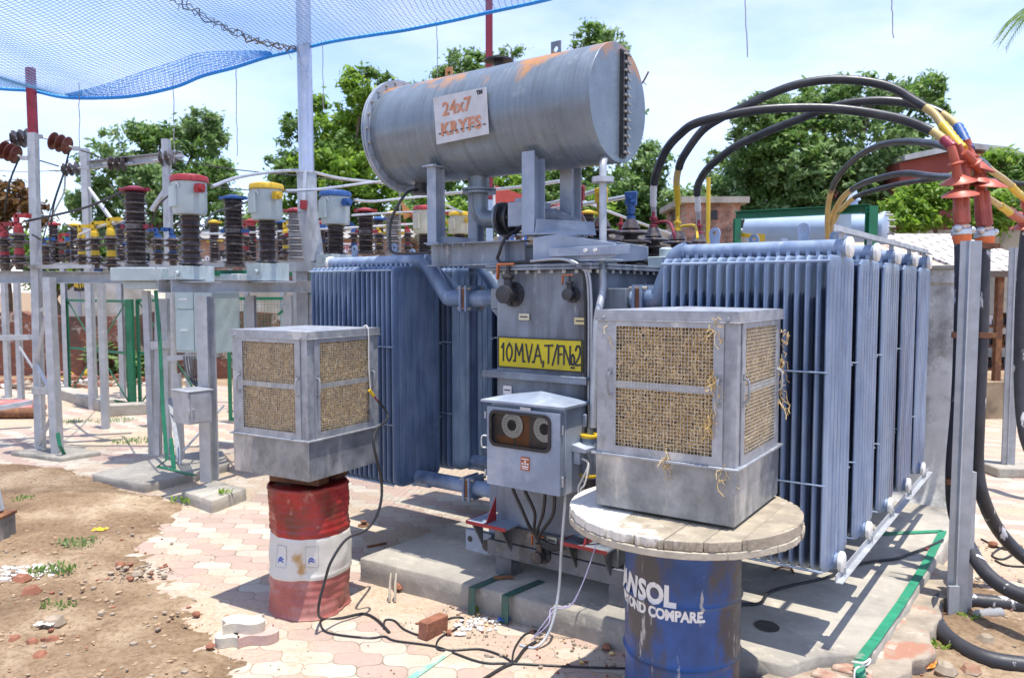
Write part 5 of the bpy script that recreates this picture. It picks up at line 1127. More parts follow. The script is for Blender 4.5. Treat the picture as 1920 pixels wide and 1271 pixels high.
# aqua cabinet on a steel stand
d=9.3; a=W(322,662,d); c=W(412,540,d); t=thing('control_cabinet','pale aqua two tier control cabinet on steel legs behind the meter box post','cabinet',((a.x+c.x)/2,a.y,a.z),R(-20)); T=WM[t.name]; w2=(c.x-a.x)/2*1.0; hh=c.z-a.z
m=MB(); m.box(-w2,0,0,w2,.45,hh); m.build('body',M_cab,t,fr=T,bevel=.006)
m=MB(); m.box(-w2-.02,-.03,hh+.001,w2+.02,.48,hh+.03); m.build('roof',M_cab,t,fr=T,bevel=.006)
for x0_,x1_ in((-w2+.01,-.005),(.005,w2-.01)):
    for z0_,z1_ in((.03,hh*.66),(hh*.68,hh-.02)):
        m=MB(); m.box(x0_,-.018,z0_,x1_,-.001,z1_); dd=m.build('door',M_cab,t,fr=T,bevel=.004)
        m=MB(); xm=(x0_+x1_)/2; m.box(xm-.06,-.028,(z0_+z1_)/2-.008,xm+.06,-.019,(z0_+z1_)/2+.008); m.build('handle',M_whsign,dd,fr=T)
t=thing('steel_stand','splayed angle iron stand with horizontal rails under the aqua cabinet','stand',XY(320,9.4),0)
for px,pyt,px2,pyb,d in((277,545,290,866,9.75),(302,560,299,868,9.7),(313,560,318,868,9.5),(335,700,342,878,9.2),(395,660,402,872,9.6)):
    p=XY(px,d);q=G(px2,pyb,.0); p=W(px,pyt,q.y); q.z=.10; m=MB(); m.angle(q,p,.075,.007); m.build('leg',M_steel,t)
m=MB(); m.bar(W(316,672,9.4),W(412,664,9.4),.07,.06); m.build('rail',M_steel,t); m=MB(); m.bar(W(283,648,9.65),W(318,645,9.5),.02,.10); m.build('tie_plate',M_steel,t); m=MB(); m.bar(W(344,845,9.15),W(420,760,9.4),.05,.012); m.build('brace',M_steel,t); m=MB(); m.bar(W(318,745,9.5),W(338,870,9.2),.05,.012); m.build('brace',M_steel,t)
tag((lambda m:(m.box(*(lambda b:(b.x-.32,b.y-.3,b.z-.16,b.x+.3,b.y+.3,b.z))(W(278,503,9.6))),m.box(*(lambda b:(b.x-.2,b.y-.22,b.z-.26,b.x+.2,b.y+.2,b.z-.162))(W(278,503,9.6))),m)[-1])(MB()).build('junction_box',M_ctgrey,bevel=.01),'pale grey junction box under the big brown stack with dark red cap','junction box')
# green earth strips on this stand
def wstrip(label,pts,w_=.05,mt=None):
    m=MB(); 
    for i in range(len(pts)-1):
        a,b=Vector(pts[i]),Vector(pts[i+1]); d=(b-a).normalized(); m.bar(a-d*.004,b+d*.004,w_,.008,V(0,0,1) if abs(d.z)<.7 else V(0,-1,0))
    return tag(m.build('earth_strip',mt or M_green),label,'earth strip')
wstrip('long green earth strip running down the aqua cabinet stand and along its pad',[W(292,545,9.5),W(300,640,9.45),W(305,760,9.3),W(313,862,9.05),G(296,874,.11),G(330,882,.11),G(366,891,.11)],.045)
wstrip('short green earth strip stub standing on the pad beside the long strip',[W(320,822,9.1),W(322,836,9.05),W(326,878,8.95)],.05)
wstrip('green earth strip bent over at the foot of the lattice tower',[W(108,812,9.9),W(112,835,9.85),G(120,850,.07),G(124,858,.005)],.05)
# lattice tower with net pole
t=thing('lattice_tower','tall grey channel steel tower with a maroon tipped top at far left','tower',G(90,845),0)
f1=G(76,842,.05);f2=G(108,850,.05); zt=ZP(505,f1.y)
p1=V(f1.x-.13,f1.y,0)
m=MB(); top=W(57,128,f1.y); kn=W(62,250,f1.y); m.ibeam(f1,kn,.10,.10,.008,chan=True); m.build('leg',M_steel,t)
m=MB(); m.ibeam(kn,top,.09,.09,.008,chan=True); m.build('pole_tip',M_maroon,t)
m=MB(); q=W(92,520,f2.y); m.ibeam(f2,q,.09,.14,.008,chan=True); m.build('leg',M_steel,t)
f3=V(W(94,545,f1.y+.6).x,f1.y+.6,0); m=MB(); m.ibeam(f3,W(90,520,f3.y),.09,.1,.008,chan=True); m.build('leg',M_steel,t)
m=MB(); 
L1=lambda s: f1+(kn-f1)*s; L2=lambda s: f2+(q-f2)*s
for a,b in((.03,.23),(.52,.35),(.52,.83)): m.bar(L1(a*.53)+V(0,-.06,0),L2(b)+V(0,-.06,0),.05,.008,(0,-1,0))
m.bar(L1(.19)+V(-.05,-.06,0),L2(.36)+V(.05,-.06,0),.10,.03,(0,-1,0)); m.bar(L1(.44),L2(.83),.05,.008,(0,-1,0)); m.build('brace',M_steel,t)
# isolator frame
t=thing('isolator_bench','long grey steel bench carrying the red, yellow and blue banded isolators','steel frame',XY(60,10.4),0)
a=W(-60,519,10.3);b=W(243,519,10.9); b.z=a.z; m=MB(); m.ibeam(a,b,.10,.16,.009,chan=True); o=V(-.1,.5,0); m.ibeam(a+o,b+o,.10,.16,.009,chan=True); m.build('beam',M_steel,t)
m=MB(); m.bar(W(55,500,10.2),W(175,500,10.3),.09,.045); m.build('rail',M_steel,t)
for px,py,d in((8,528,15.5),(32,528,15.2),(190,528,12.0)):
    m=MB(); p=XY(px,d); m.ibeam(p,p+V(0,0,a.z-.02),.09,.10,.01,chan=True); m.build('leg',M_steel,t)
m=MB(); m.bar(W(-20,634,15.3),W(58,632,15.1),.12,.10); m.build('cross_rail',M_steel,t); m=MB(); m.bar(W(-20,768,12),W(60,754,12.2),.12,.07); m.build('cross_rail',M_steel,t); m=MB(); m.bar(W(36,650,15),W(62,690,15),.05,.02); m.build('brace',M_steel,t)
# isolators: three sheds with coloured bands
def isol(label,px,d,pyt,pyb,bm,horn=1):
    b=XY(px,d); zb=ZP(pyb,d); h=ZP(pyt,d)-zb; t=thing('isolator',label,'isolator',(b.x,b.y,zb),0,'isolators on the steel bench'); T=WM[t.name]
    for k in(0,1):
        z0=h*.40*k; m=MB(); m.lathe((0,0,z0),(0,0,1),[(.05,0),(.05,.03),(.06,.05),(.115,.065),(.12,.08),(.06,.115),(.06,.13),(.105,.145),(.11,.16),(.06,.19),(.055,h*.27)],16); m.build('porcelain',M_porc,t,fr=T)
        m=MB(); m.lathe((0,0,z0+h*.27),(0,0,1),[(.06,0),(.062,h*.02),(.055,h*.12),(.045,h*.13)],14); m.build('band',bm,t,fr=T)
    m=MB(); m.cbox((0,0,h*.83),.07,.05,h*.06); m.bar((-.02,0,h*.84),(-.02,0,h*1.0),.05,.05); m.bar((-.02,0,h*.99),(.16*horn,0,h*.985),.05,.05); m.cbox((.12*horn,0,h*.985),.04,.09,.06); m.build('terminal',bm,t,fr=T)
for lb,px,d,a_,b_,bm,hn in(('red banded isolator cut by the left photo edge',12,10.4,420,506,M_red,1),('red banded isolator just left of the tower leg',39,10.0,404,506,M_red,1),('yellow banded isolator farthest left of the three yellow ones',156,12.4,424,500,M_yel,1),('yellow banded isolator in the middle of the three yellow ones',181,11.2,418,504,M_yel,1),('yellow banded isolator on the bench end left of the big brown stack',211,10.8,411,508,M_yel,1),('blue banded isolator behind the tower leg',88,13.0,448,502,M_blue,1),('blue banded isolator just right of the big brown stack',299,12.0,430,496,M_blue,-1),('blue banded isolator just left of the red lidded pot',326,11.6,430,498,M_blue,-1)):
    isol(lb,px,d,a_,b_,bm,hn)
# gantry with strings
t=thing('gantry','grey two post steel gantry with a cross beam in front of the grey green tree','gantry',XY(240,14),0)
m=MB(); p=XY(168,14.0); m.ibeam(p,p+V(0,0,ZP(282,14.0)),.11,.13,.01,chan=True); m.build('post',M_steel,t)
m=MB(); p2=XY(319,13.2); m.ibeam(p2,p2+V(0,0,ZP(265,13.2)),.11,.13,.01,chan=True); m.build('post',M_steel,t)
m=MB(); m.ibeam(W(155,311,14.05),W(338,292,13.15),.10,.14,.01,chan=True); m.bar(W(285,395,13.4),W(315,350,13.3),.09,.06); m.bar(W(165,352,13.9),W(215,420,13.2),.05,.05); m.build('beam',M_steel,t)
# disc insulator strings
def dstring(label,pts,d,mt,r=.125):
    q=[W(x,y,d) for x,y in pts]; a,b=q[0],q[-1]; t=thing('insulator_string',label,'insulator string',a,0,'disc insulator strings'); ax=(b-a).normalized(); ln=(b-a).length
    m=MB(); n=3; sp=ln/n
    for i in range(n): m.lathe(a+ax*(sp*(i+.15)),ax,[(.03,0),(.045,.01),(.05,sp*.28),(r*.75,sp*.34),(r,sp*.46),(r*.95,sp*.55),(.04,sp*.62),(.02,sp*.7)],16)
    m.build('discs',mt,t); m=MB(); m.tube([a-ax*.08,b+ax*.05],.013,6); m.cbox(b+ax*.09,.09,.05,.05); m.build('link',M_steel,t)
dstring('dark three disc string left of the tower tip',[(20,263),(60,258)],10.5,M_porc)
dstring('reddish brown three disc string right of the tower tip',[(92,262),(131,275)],10.5,M_porcr)
dstring('reddish brown three disc string cut by the left photo edge',[(0,279),(34,292)],10.2,M_porcr)
dstring('small dark disc string hanging low right of the tower',[(114,320),(148,316)],11.5,M_porc,.10)
dstring('dark disc string on the left half of the gantry beam',[(201,307),(236,307)],13.6,M_porc,.13)
dstring('dark disc string at the right gantry post',[(296,300),(328,294)],13.0,M_porc,.13)
# conductors
def cond(label,pts,r=.014,mt=None,name='conductor',k=5): 
    m=MB(); m.tube(smooth([W(*p) for p in pts],k),r,7); return tag(m.build(name,mt or M_alu),label,'conductor')
cond('long grey conductor from the red lidded pot past the silver pole to the conservator',[(398,350,8.2),(450,332,8.9),(520,322,9.8),(575,321,10.2),(640,335,10.8),(760,352,12),(870,400,13),(940,425,14)],.02)
cond('grey conductor from the yellow lidded pot rising to the right',[(535,358,8.9),(600,355,9.6),(700,342,11),(760,338,12)],.018)
cond('grey conductor from the blue lidded pot across to the conservator pipe',[(664,375,9.5),(700,378,10),(760,372,11),(880,360,12)],.018)
cond('upper grey bus tube behind the conservator legs toward the yellow terminal',[(810,365,11),(900,358,10),(980,350,9),(1050,340,8.2)],.02)
cond('middle grey bus tube reaching the yellow clamp by the breather pipe',[(905,400,12),(1010,385,9),(1070,372,7.5),(1120,357,6.1)],.02)
cond('lower grey bus tube reaching the blue clamp',[(905,410,12),(1010,395,9),(1100,382,7.5),(1185,367,6.55)],.02)
cond('slanting grey bus tube behind the blue terminal',[(1080,372,9),(1150,400,9),(1260,440,9.5)],.016)
cond('dark jumper from the red isolators up to the dark red cap',[(48,415,10.0),(110,402,10),(170,386,9.9),(235,357,9.6)],.016,M_dark)
cond('grey link bar joining the yellow banded isolators',[(150,440,12.3),(181,427,11.2),(215,418,10.8),(240,415,10.6)],.02)
cond('thin dark jumper from the brown stack to the red lidded pot',[(280,428,9.5),(295,390,9.3),(310,372,8.8),(328,360,8.3)],.012,M_dark)
cond('thin dark jumper from the blue capped stack to the yellow lidded pot',[(385,425,8.8),(400,400,9.2),(440,388,10),(478,372,8.9)],.012,M_dark)
cond('black jumper looping down from the brown disc string to the isolators',[(130,283,10.5),(118,330,10.6),(102,380,10.6),(95,430,10.6),(94,455,10.8)],.012,M_black)
cond('second black jumper crossing in front of the tower',[(122,330,11.4),(120,360,11.2),(108,385,11),(95,410,10.8),(75,435,10.6)],.012,M_black)
cond('black jumper dropping from the left edge disc string',[(36,297,10.2),(22,330,10.2),(14,360,10.2),(9,400,10.3)],.012,M_black)
cond('span wire from the brown disc string to the gantry string',[(140,279,10.5),(170,288,11.5),(200,300,13.4)],.010,M_dark)
cond('thin span wire from the left edge to the small dark string',[(-10,320,11),(40,322,11),(112,320,11.5)],.009)
cond('span wire between the disc strings across the tower',[(38,293,10.2),(70,300,11),(110,312,11.5)],.010,M_dark)
# silver pole
b=W(590,492,9.9); t=thing('steel_pole','tall shiny silver tubular pole rising out of the picture','pole',(b.x,b.y,0),0)
q=W(567,-60,9.9); m=MB(); base=V(b.x-.02,b.y,0); k1=W(575,325,9.9); k2=W(577,400,9.9)
m.tube([base+V(.02,0,b.z),k2],[.128,.125],24); m.tube([k2,k1],[.125,.120],24); m.build('sleeve',M_steel,t)
m=MB(); m.tube([k1,q],[.096,.092],24); m.build('shaft',mat('silver_paint',(.50,.51,.55),.30,.9,.08,4),t)
m=MB(); m.lathe(k1,(0,0,1),[(.121,-.012),(.132,-.01),(.132,.012),(.10,.02)],24); m.box(b.x-.38,b.y-.16,b.z-.12,b.x+.45,b.y+.2,b.z); m.build('collar',M_steel,t)
m=MB(); m.ibeam(V(b.x-.15,b.y,0),V(b.x-.15,b.y,b.z-.122),.14,.14,.01); m.build('pedestal',M_steel,t)
# bus drop link beside the pole
m=MB(); a=W(573,322,9.75); m.bar(a,W(570,376,9.75),.04,.04); m.mi=1; m.bar(W(570,376,9.75),W(569,392,9.75),.08,.06); tag(m.build('drop_link',[M_alu,M_red]),'short drop link with red clamp hanging in front of the silver pole','clamp')
# maroon pole behind the conservator
b=XY(918,12.5); t=thing('net_pole','maroon painted pole rising behind the conservator to the net','pole',b,0); m=MB(); m.ibeam(V(b.x,b.y,3.6),V(b.x,b.y,8.2),.11,.11,.01,chan=True); m.build('upper',M_maroon,t); m=MB(); m.ibeam(b,V(b.x,b.y,3.59),.11,.11,.01,chan=True); m.build('lower',M_purple,t)
# green gate and fence
def gframe(name,label,P0,P1,zt0,zt1,zb0,zb1,mid=True,brace=True,wmesh=False,cat='gate'):
    t=thing(name,label,cat,P0,0); u=(P1-P0); m=MB(); A=P0+V(0,0,zb0);B=P1+V(0,0,zb1);Ct=P0+V(0,0,zt0);D=P1+V(0,0,zt1); m.bar(A,Ct,.05,.05); m.bar(B,D,.05,.05); m.bar(A+V(0,0,.025),B+V(0,0,.025),.05,.05); m.bar(Ct,D,.05,.05)
    if mid: m.bar((A+Ct)/2,(B+D)/2,.045,.045)
    m.build('frame',M_green,t)
    if brace: m=MB(); m.bar(A,D,.014,.025); m.bar(Ct+V(0,.03,0),B+V(0,.03,0),.014,.025); m.build('brace',M_green,t)
    if wmesh:
        m=MB(); n=int(u.length/.05)
        for i in range(1,n): q=P0+u*(i/n); m.bar(q+V(0,0,zb0),q+V(0,0,zt0),.004,.004)
        k=int((zt0-zb0)/.05)
        for i in range(1,k): z=zb0+(zt0-zb0)*i/k; m.bar(P0+V(0,.004,z),P1+V(0,.004,z),.004,.004)
        m.build('wire_mesh',M_greenf,t,fixn=False)
    return t
g0=G(131,742);g1=G(243,762)
gframe('gate_leaf','green framed gate leaf with thin cross braces in front of the brick wall',g0,g1,ZP(563,g0.y),ZP(563,g0.y),.03,.03)
t=tag((lambda m:(m.bar(g1+V(.1,-.08,0),g1+V(.1,-.08,ZP(561,g1.y)),.10,.10),m)[-1])(MB()).build('gate_post',M_green),'stout green gate post between the two braced gate leaves','post')
g2=G(243,762)+V(.2,0,0); g3=g2+(g1-g0)*.95
gframe('gate_leaf','green framed gate leaf half hidden behind the aqua cabinet stand',g2,g3,ZP(563,g2.y),ZP(563,g2.y),.03,.03)
h0=XY(427,12.5);h1=XY(562,12.8)
gframe('mesh_fence','green wire mesh fence panel behind the left air cooler',h0,h1,ZP(560,12.5),ZP(560,12.5),.05,.05,mid=True,brace=False,wmesh=True,cat='fence')
m=MB(); p=XY(584,11.6); m.bar(p,p+V(0,0,ZP(507,11.6)),.09,.09); m.bar(p+V(0,0,ZP(507,11.6)-.04),XY(545,11.8)+V(0,0,ZP(507,11.6)-.04),.08,.08); tag(m.build('fence_post',M_green),'tall green fence post with a short arm beside the silver pole','post')
m=MB(); p=XY(556,12.2); m.bar(p,p+V(0,0,ZP(562,12.2)),.14,.14); m.bar(p+V(-.3,.02,ZP(590,12.2)),p+V(0,.02,ZP(562,12.2)),.04,.04); tag(m.build('fence_post',M_green),'squat green fence post closing the mesh panel','post')
m=MB(); m.bar(W(400,512,10.3),W(474,512,10.6),.06,.07); tag(m.build('crossbar',M_green),'green crossbar under the blue capped stack','bar')
m=MB(); m.cbox(W(437,528,10.5),.55,.4,.2,-.4); tag(m.build('junction_box',M_ctgrey,bevel=.01),'pale grey junction box under the blue capped stack','junction box')
for lb,px0,py0,px1,py1 in(('stone kerb length under the left gate leaf',118,745,200,770),('stone kerb length under the gate post',198,780,280,775)):
    a=G(px0,py0);b=G(px1,py1); m=MB(); m.bar(a+V(0,0,.10),b+V(0,0,.10),.28,.2); tag(m.build('kerb_stone',M_conc,bevel=.02),lb,'kerb')
# rear steel bench under the far equipment
t=thing('equipment_bench','far grey steel bench under the rear row of insulator stacks','steel frame',XY(750,12.8),0)
m=MB(); a=W(600,488,11.2);b=W(900,488,14); b.z=a.z; m.ibeam(a,b,.12,.14,.01); m.build('beam',M_steel,t)
for px,d in((560,11),(690,12.2),(800,13.2),(870,14)):
    m=MB(); p=XY(px,d); m.ibeam(p,p+V(0,0,a.z-.075),.13,.13,.01); m.build('column',M_steel,t)
for px,d in((258,9.6),(441,10.4),(556,11.2)): pass

# more distant equipment of the next bay, seen small between the near pieces
for lb,px,d,pyt,pyb,bm in (('small dark isolator with red band far behind the tower',118,16,440,492,M_red),('small dark isolator far behind the tower with blue band',130,16.5,438,490,M_blue),('far dark isolator with yellow band left of the three yellow ones',238,16,440,494,M_yel),('far dark isolator with red band just left of the yellow lidded pot',462,13.5,420,490,M_red),('far isolator with yellow band just right of the yellow lidded pot',538,13,418,488,M_yel),('far isolator with blue band left of the blue lidded pot',594,13.5,424,484,M_blue),('far isolator with blue band right of the blue lidded pot',665,14,420,480,M_blue),('far isolator with yellow band left of the pale grey stack',712,14.5,424,478,M_yel),('far isolator with red band right of the pale grey stack',765,14.5,420,478,M_red),('far isolator with red band between left conservator leg and oil pipe',830,15,400,476,M_red),('far isolator with blue band under the gas relay',950,15,420,470,M_blue),('far isolator with yellow band under the gas relay',972,15.5,424,470,M_yel),('far isolator with blue band at the right conservator post',1090,14,410,470,M_blue)):
    isol(lb,px,d,pyt,pyb,bm,-1 if px%2 else 1)
t=thing('equipment_bench','distant slim steel bench of the next bay behind the tall insulator stacks','steel frame',XY(300,16),0)
m=MB(); m.ibeam(W(60,499,16),W(620,492,14),.08,.12,.01); m.build('beam',M_steel,t)
for px,d in((120,15.8),(225,15.4),(350,15),(462,14.6),(530,14.3)):
    m=MB(); p=XY(px,d); m.ibeam(p,V(p.x,p.y,W(px,497,d).z-.06),.09,.10,.008); m.build('column',M_steel,t)
for lb,pts,r in(('thin wire from the yellow banded isolators up to the dark red cap',[(215,415,10.8),(232,425,11),(250,440,11),(275,432,9.8)],.012),('sagging wire behind the big brown stack',[(120,420,14),(200,450,14),(300,440,14),(420,455,14)],.012),('thin slack wire from the tower to the yellow isolators',[(60,440,10),(110,465,11),(160,470,12),(205,455,12)],.010),('level grey bus tube behind the lidded pots',[(345,440,14),(480,436,13.6),(640,428,13.4),(780,420,14)],.018),('sloping grey bus tube between the blue pot and the flat red cap',[(660,404,11),(760,398,12.5),(860,395,13.5)],.016),('rising thin grey wire from the gantry beam',[(205,345,14),(250,400,13.5),(300,440,13)],.010)):
    cond(lb,pts,r,M_dark if 'wire' in lb else None)

q=[W(x,y,15) for x,y in((912,398),(928,348),(982,366),(985,390),(930,402))]; y=q[0].y; m=MB(); f=[V(v.x,y,v.z) for v in q]; m.prism([f[1],f[2],f[3],f[4]][::-1],(0,.06,0)); m.mi=1; m.prism([f[0],f[1],f[4]][::-1],(0,.058,0)); 
m.mi=2; m.box(f[1].x+.1,y+.065,0,f[1].x+.18,y+.14,f[1].z-.1)
tag(m.build('banner_board',[mat('banner_red',(.50,.07,.05),.5),M_whsign,M_steel]),'tilted red and white board on a post behind the gas relay','board')
q=[W(x,y,12.6) for x,y in((752,376),(776,402),(757,412))]; y=q[0].y; m=MB(); m.prism([V(v.x,y,v.z) for v in q][::-1],(0,.012,0)); m.mi=1; m.cyl(V(q[0].x-.02,y,1.0),V(q[0].x-.02,y,q[0].z+.2),.015,6); tag(m.build('pennant',[mat('pennant_orange',(.62,.28,.10),.8),M_string]),'small faded orange pennant on a thin stick right of the pale grey stack','flag')

for lb,px,d,a_,b_,r_,cp in (('distant slim brown stack with red cap just right of the tower leg',104,16,418,496,.11,M_red),('distant slim brown stack with yellow cap left of the gantry left post',143,16.2,420,496,.11,M_yel),('distant slim brown stack with blue cap between yellow isolators and big brown stack',229,15.6,418,495,.11,M_blue),('distant slim brown stack with yellow cap just right of the red lidded pot',404,14.8,414,492,.11,M_yel),('distant slim brown stack with red cap just left of the yellow lidded pot',474,14.5,412,490,.11,M_red),('distant slim brown stack with blue cap just right of the yellow lidded pot',530,14.2,414,488,.11,M_blue),('distant slim brown stack with red cap right of the silver pole',603,14.6,416,484,.11,M_red),('distant slim brown stack with blue cap under the conservator left flange',712,15,408,478,.11,M_blue),('distant slim brown stack with blue cap behind the left conservator leg',822,15.5,404,474,.11,M_blue),('distant slim brown stack with red cap seen past the gas relay',1010,15,405,470,.12,M_red),('distant slim brown stack with blue cap between right conservator legs',1036,13.6,410,470,.12,M_blue),('distant slim brown stack with yellow cap right of the right conservator legs',1102,13.2,396,470,.13,M_yel)):
    arrester(lb,px,d,a_,b_,r_,cp,n=12)
for lb,pts,r in(('thin span wire high over the lidded pots',[(330,300,13),(440,318,13.5),(560,330,14),(700,345,15)],.010),('thin span wire from the gantry right post to the silver pole',[(325,330,13),(420,352,12.5),(520,360,12),(575,362,10)],.009),('thin sagging wire between the far stacks',[(229,418,15.6),(320,436,15),(404,414,14.8)],.011),('thin sagging wire between the far stacks right of the silver pole',[(603,416,14.6),(660,432,14.8),(712,408,15)],.011),('thin wire rising from the tower to the reddish string',[(75,470,10.3),(100,380,10.5),(128,300,10.5)],.008)):
    cond(lb,pts,r,M_dark)
# ---------------------------------------------------------------- right side: cable posts, terminations, arcs, second transformer
def cpost(name,label,pxt,pyt,pxb,pyb,w_=.12,d_=.10):
    b=G(pxb,pyb); t=thing(name,label,'post',b,0); h=W(pxt,pyt,b.y).z
    m=MB(); tp=V(W(pxt,pyt,b.y).x,b.y,h); tp=V(b.x+(tp.x-b.x)*.3,b.y,h); m.ibeam(b+V(0,0,.0),tp,w_,d_,.009,(math.sin(.5),math.cos(.5),0),chan=True); m.bar(b+V(-.045,-.055,0),tp+V(-.045,-.055,0),.010,.03) ; m.build('channel',M_steel,t); return t,b,h
t,pb,ph=cpost('cable_post','near grey channel post between the two paint splashed cables',1822,453,1793,1150)
m=MB(); m.cbox(pb+V(-.07,-.08,.11),.07,.02,.22); m.bar(pb+V(.09,.06,0),pb+V(.09,.06,.95),.05,.08); m.build('foot_plate',M_steel,t)
t2,pb2,ph2=cpost('cable_post','farther grey channel post near the right photo edge',1898,465,1889,888,.13,.13)
tag((lambda m:(m.cbox(pb2+V(0,0,.06),.5,.45,.12),m)[-1])(MB()).build('concrete_block',M_conc,bevel=.02),'small concrete block at the foot of the farther channel post','concrete block')
def cable(label,pts,r,mt,k=6,n=12,group=None,mats=None):
    m=MB(); m.tube(smooth([p if isinstance(p,Vector) else (W(*p) if len(p)==3 else p) for p in pts],k),r,n); return tag(m.build('power_cable',mt),label,'power cable',group)
D=5.35
# heavy cables tied to the near post
cable('left paint splashed black cable clipped to the near channel post',[(1802,425,D),(1803,520,D),(1801,640,D),(1796,760,D),(1786,880,D+.1),(1790,960,D+.2),(1815,1020,5.3),(1850,1075,5.0),(1905,1112,4.8),(1990,1140,4.6)],.046,M_cablep)
cable('right paint splashed black cable clipped to the near channel post',[(1844,425,D+.1),(1843,520,D+.1),(1840,640,D+.1),(1834,780,D+.1),(1832,870,D+.15),(1842,930,5.5),(1870,990,5.6),(1915,1040,5.6),(1990,1090,5.5)],.046,M_cablep)
cable('thick paint splashed cable looping round the foot of the near channel post',[G(1990,1140,.05),G(1900,1133,.05),G(1820,1125,.05),G(1775,1118,.06),G(1752,1135,.07),G(1757,1170,.06),G(1790,1205,.05),G(1850,1235,.05),G(1930,1248,.05),G(2010,1252,.05)],.05,M_cablep)
cable('black cable with grey paint beside the right photo edge',[(1926,430,8.2),(1918,520,8.2),(1914,620,8.2),(1913,700,8.2),(1918,790,8.1),(1935,850,8.0),(1980,910,7.9)],.062,M_cablep)
for lb,px,py,d,w_ in(('rusty clamp band on the left cable of the near post',1800,628,D,.12),('rusty clamp band on the right cable of the near post',1842,628,D+.1,.12),('rusty clamp ring at the top of the right cable',1846,462,D+.1,.12),('rusty clamp band low on the left cable of the near post',1789,900,D+.1,.11)):
    c=W(px,py,d); m=MB(); m.lathe(c-V(0,0,.02),(0,0,1),[(.048,0),(.053,0),(.053,.04),(.048,.04)],16); m.cbox(c+V(-.02 if 'left' in lb else .01,-.052,0),.13,.012,.035); tag(m.build('cable_clamp',M_rust),lb,'clamp')
# outdoor terminations
def term(label,pxb,pyb,pxt,pyt,d,shedpx,hands):
    a=W(pxb,pyb,d);b=W(pxt,pyt,d); t=thing('cable_termination',label,'cable termination',a,0,'red cable terminations'); ax=(b-a).normalized(); ln=(b-a).length
    m=MB(); m.tube([a-ax*.10,a-ax*.05,a,a+ax*.03],[.05,.062,.06,.05],12); m.build('mastic_boot',M_termo,t)
    m=MB(); m.lathe(a-ax*.03,ax,[(.03,-.03),(.068,0),(.068,.03),(.055,.045),(.06,.06)],10); m.sphere(a+V(.055,-.03,.0),.025,8); m.sphere(a+V(-.05,-.04,.01),.028,8); m.build('earth_clamp',M_alu,t)
    m=MB(); m.tube([a+ax*.02,a+ax*ln*.3,a+ax*ln*.33,a+ax*ln*.62,a+ax*ln*.65,b],[.047,.047,.050,.050,.046,.044],14)
    for s in(-1,1): m.tube([a+ax*.05+V(s*.022,-.03,0),b+V(s*.022,-.03,0)],.024,8)
    m.build('sleeve',M_term,t)
    for i,(px,py,tl) in enumerate(shedpx):
        c=W(px,py,d-.04*i); n=(ax+V(tl,-.25,0)).normalized(); m=MB(); m.lathe(c,n,[(.03,.035),(.055,.02),(.115,-.012),(.118,-.018),(.05,.008),(.03,.012)],22); m.build('shed',M_term,t)
    for pts in hands:
        m=MB(); q=smooth([W(*p) for p in pts],4); m.tube(q,[.034-.008*i/len(q) for i in range(len(q))],10)
        for f in(.3,.6): p=q[int(f*(len(q)-1))]; m.lathe(p,(q[-1]-q[0]),[(.034,-.012),(.05,-.004),(.05,.004),(.034,.012)],12)
        m.build('core_sleeve',M_term,t)
    return t
term('left red cable termination on the near post with two flared sheds',1803,432,1800,365,D,[(1797,338,-.15),(1800,362,-.1),],[[(1800,372,D),(1795,330,D-.02),(1790,300,D-.05),(1783,275,D-.05)],[(1802,372,D),(1812,330,D+.05),(1808,300,D+.05),(1796,272,D+.05)]])
term('right red cable termination on the near post with three flared sheds',1846,436,1838,360,D+.1,[(1833,312,.35),(1838,338,.3),(1855,345,.15)],[[(1838,365,D+.1),(1836,325,D+.08),(1822,300,D),(1808,285,D-.02)],[(1840,362,D+.1),(1832,318,D+.1),(1820,290,D+.15),(1812,262,D+.15)]])
term('dark red cable termination at the right photo edge',1926,440,1922,410,8.2,[(1918,425,0),],[[(1925,425,8.2),(1908,405,8.1),(1893,392,8.0)],[(1925,420,8.2),(1922,385,8.2),(1912,360,8.1)]])
def X(x,y): return (1200+x/2.542,120+y/2.542)
def arc(label,pts,d0,d1,r,segs):
    q=[X(*p) for p in pts]; n=len(q); P=[W(x,y,d0+(d1-d0)*(i/(n-1))) for i,(x,y) in enumerate(q)]
    P=[v+V(noise.noise(v*2.1)*.02,0,noise.noise(v*1.7+V(5,0,0))*.022) if 0<i<n-1 else v for i,v in enumerate(P)]; s=smooth(P,6); N=len(s); t=thing('conductor_cable',label,'power cable',s[0],0,'cable arcs to the red terminations')
    for nm,a,b,mt,rr,rings in segs:
        i0=int(a*(N-1)); i1=int(b*(N-1))
        if i1<=i0: i1=i0+1
        m=MB(); seg=s[i0:i1+1]; rad=[rr*(1+(.16 if rings and k%2 else 0)) for k in range(len(seg))]; m.tube(seg,rad,10); m.build(nm,mt,t)
    return t
arc('lowest of the three near black cable arcs, starting nearest the tank drum',[(68,745),(64,640),(66,560),(85,490),(130,400),(190,335),(260,285),(400,245),(600,220),(850,212),(1050,230),(1250,275),(1390,325),(1450,360),(1495,400)],6.5,D-.05,.030,[('lug',0,.06,M_steel,.022,0),('crimp',.055,.14,M_whsign,.026,1),('cable',.135,.86,M_cable,.034,0),('core',.855,.945,M_tan,.030,0),('phase_tape',.94,1,M_maroon,.032,1)])
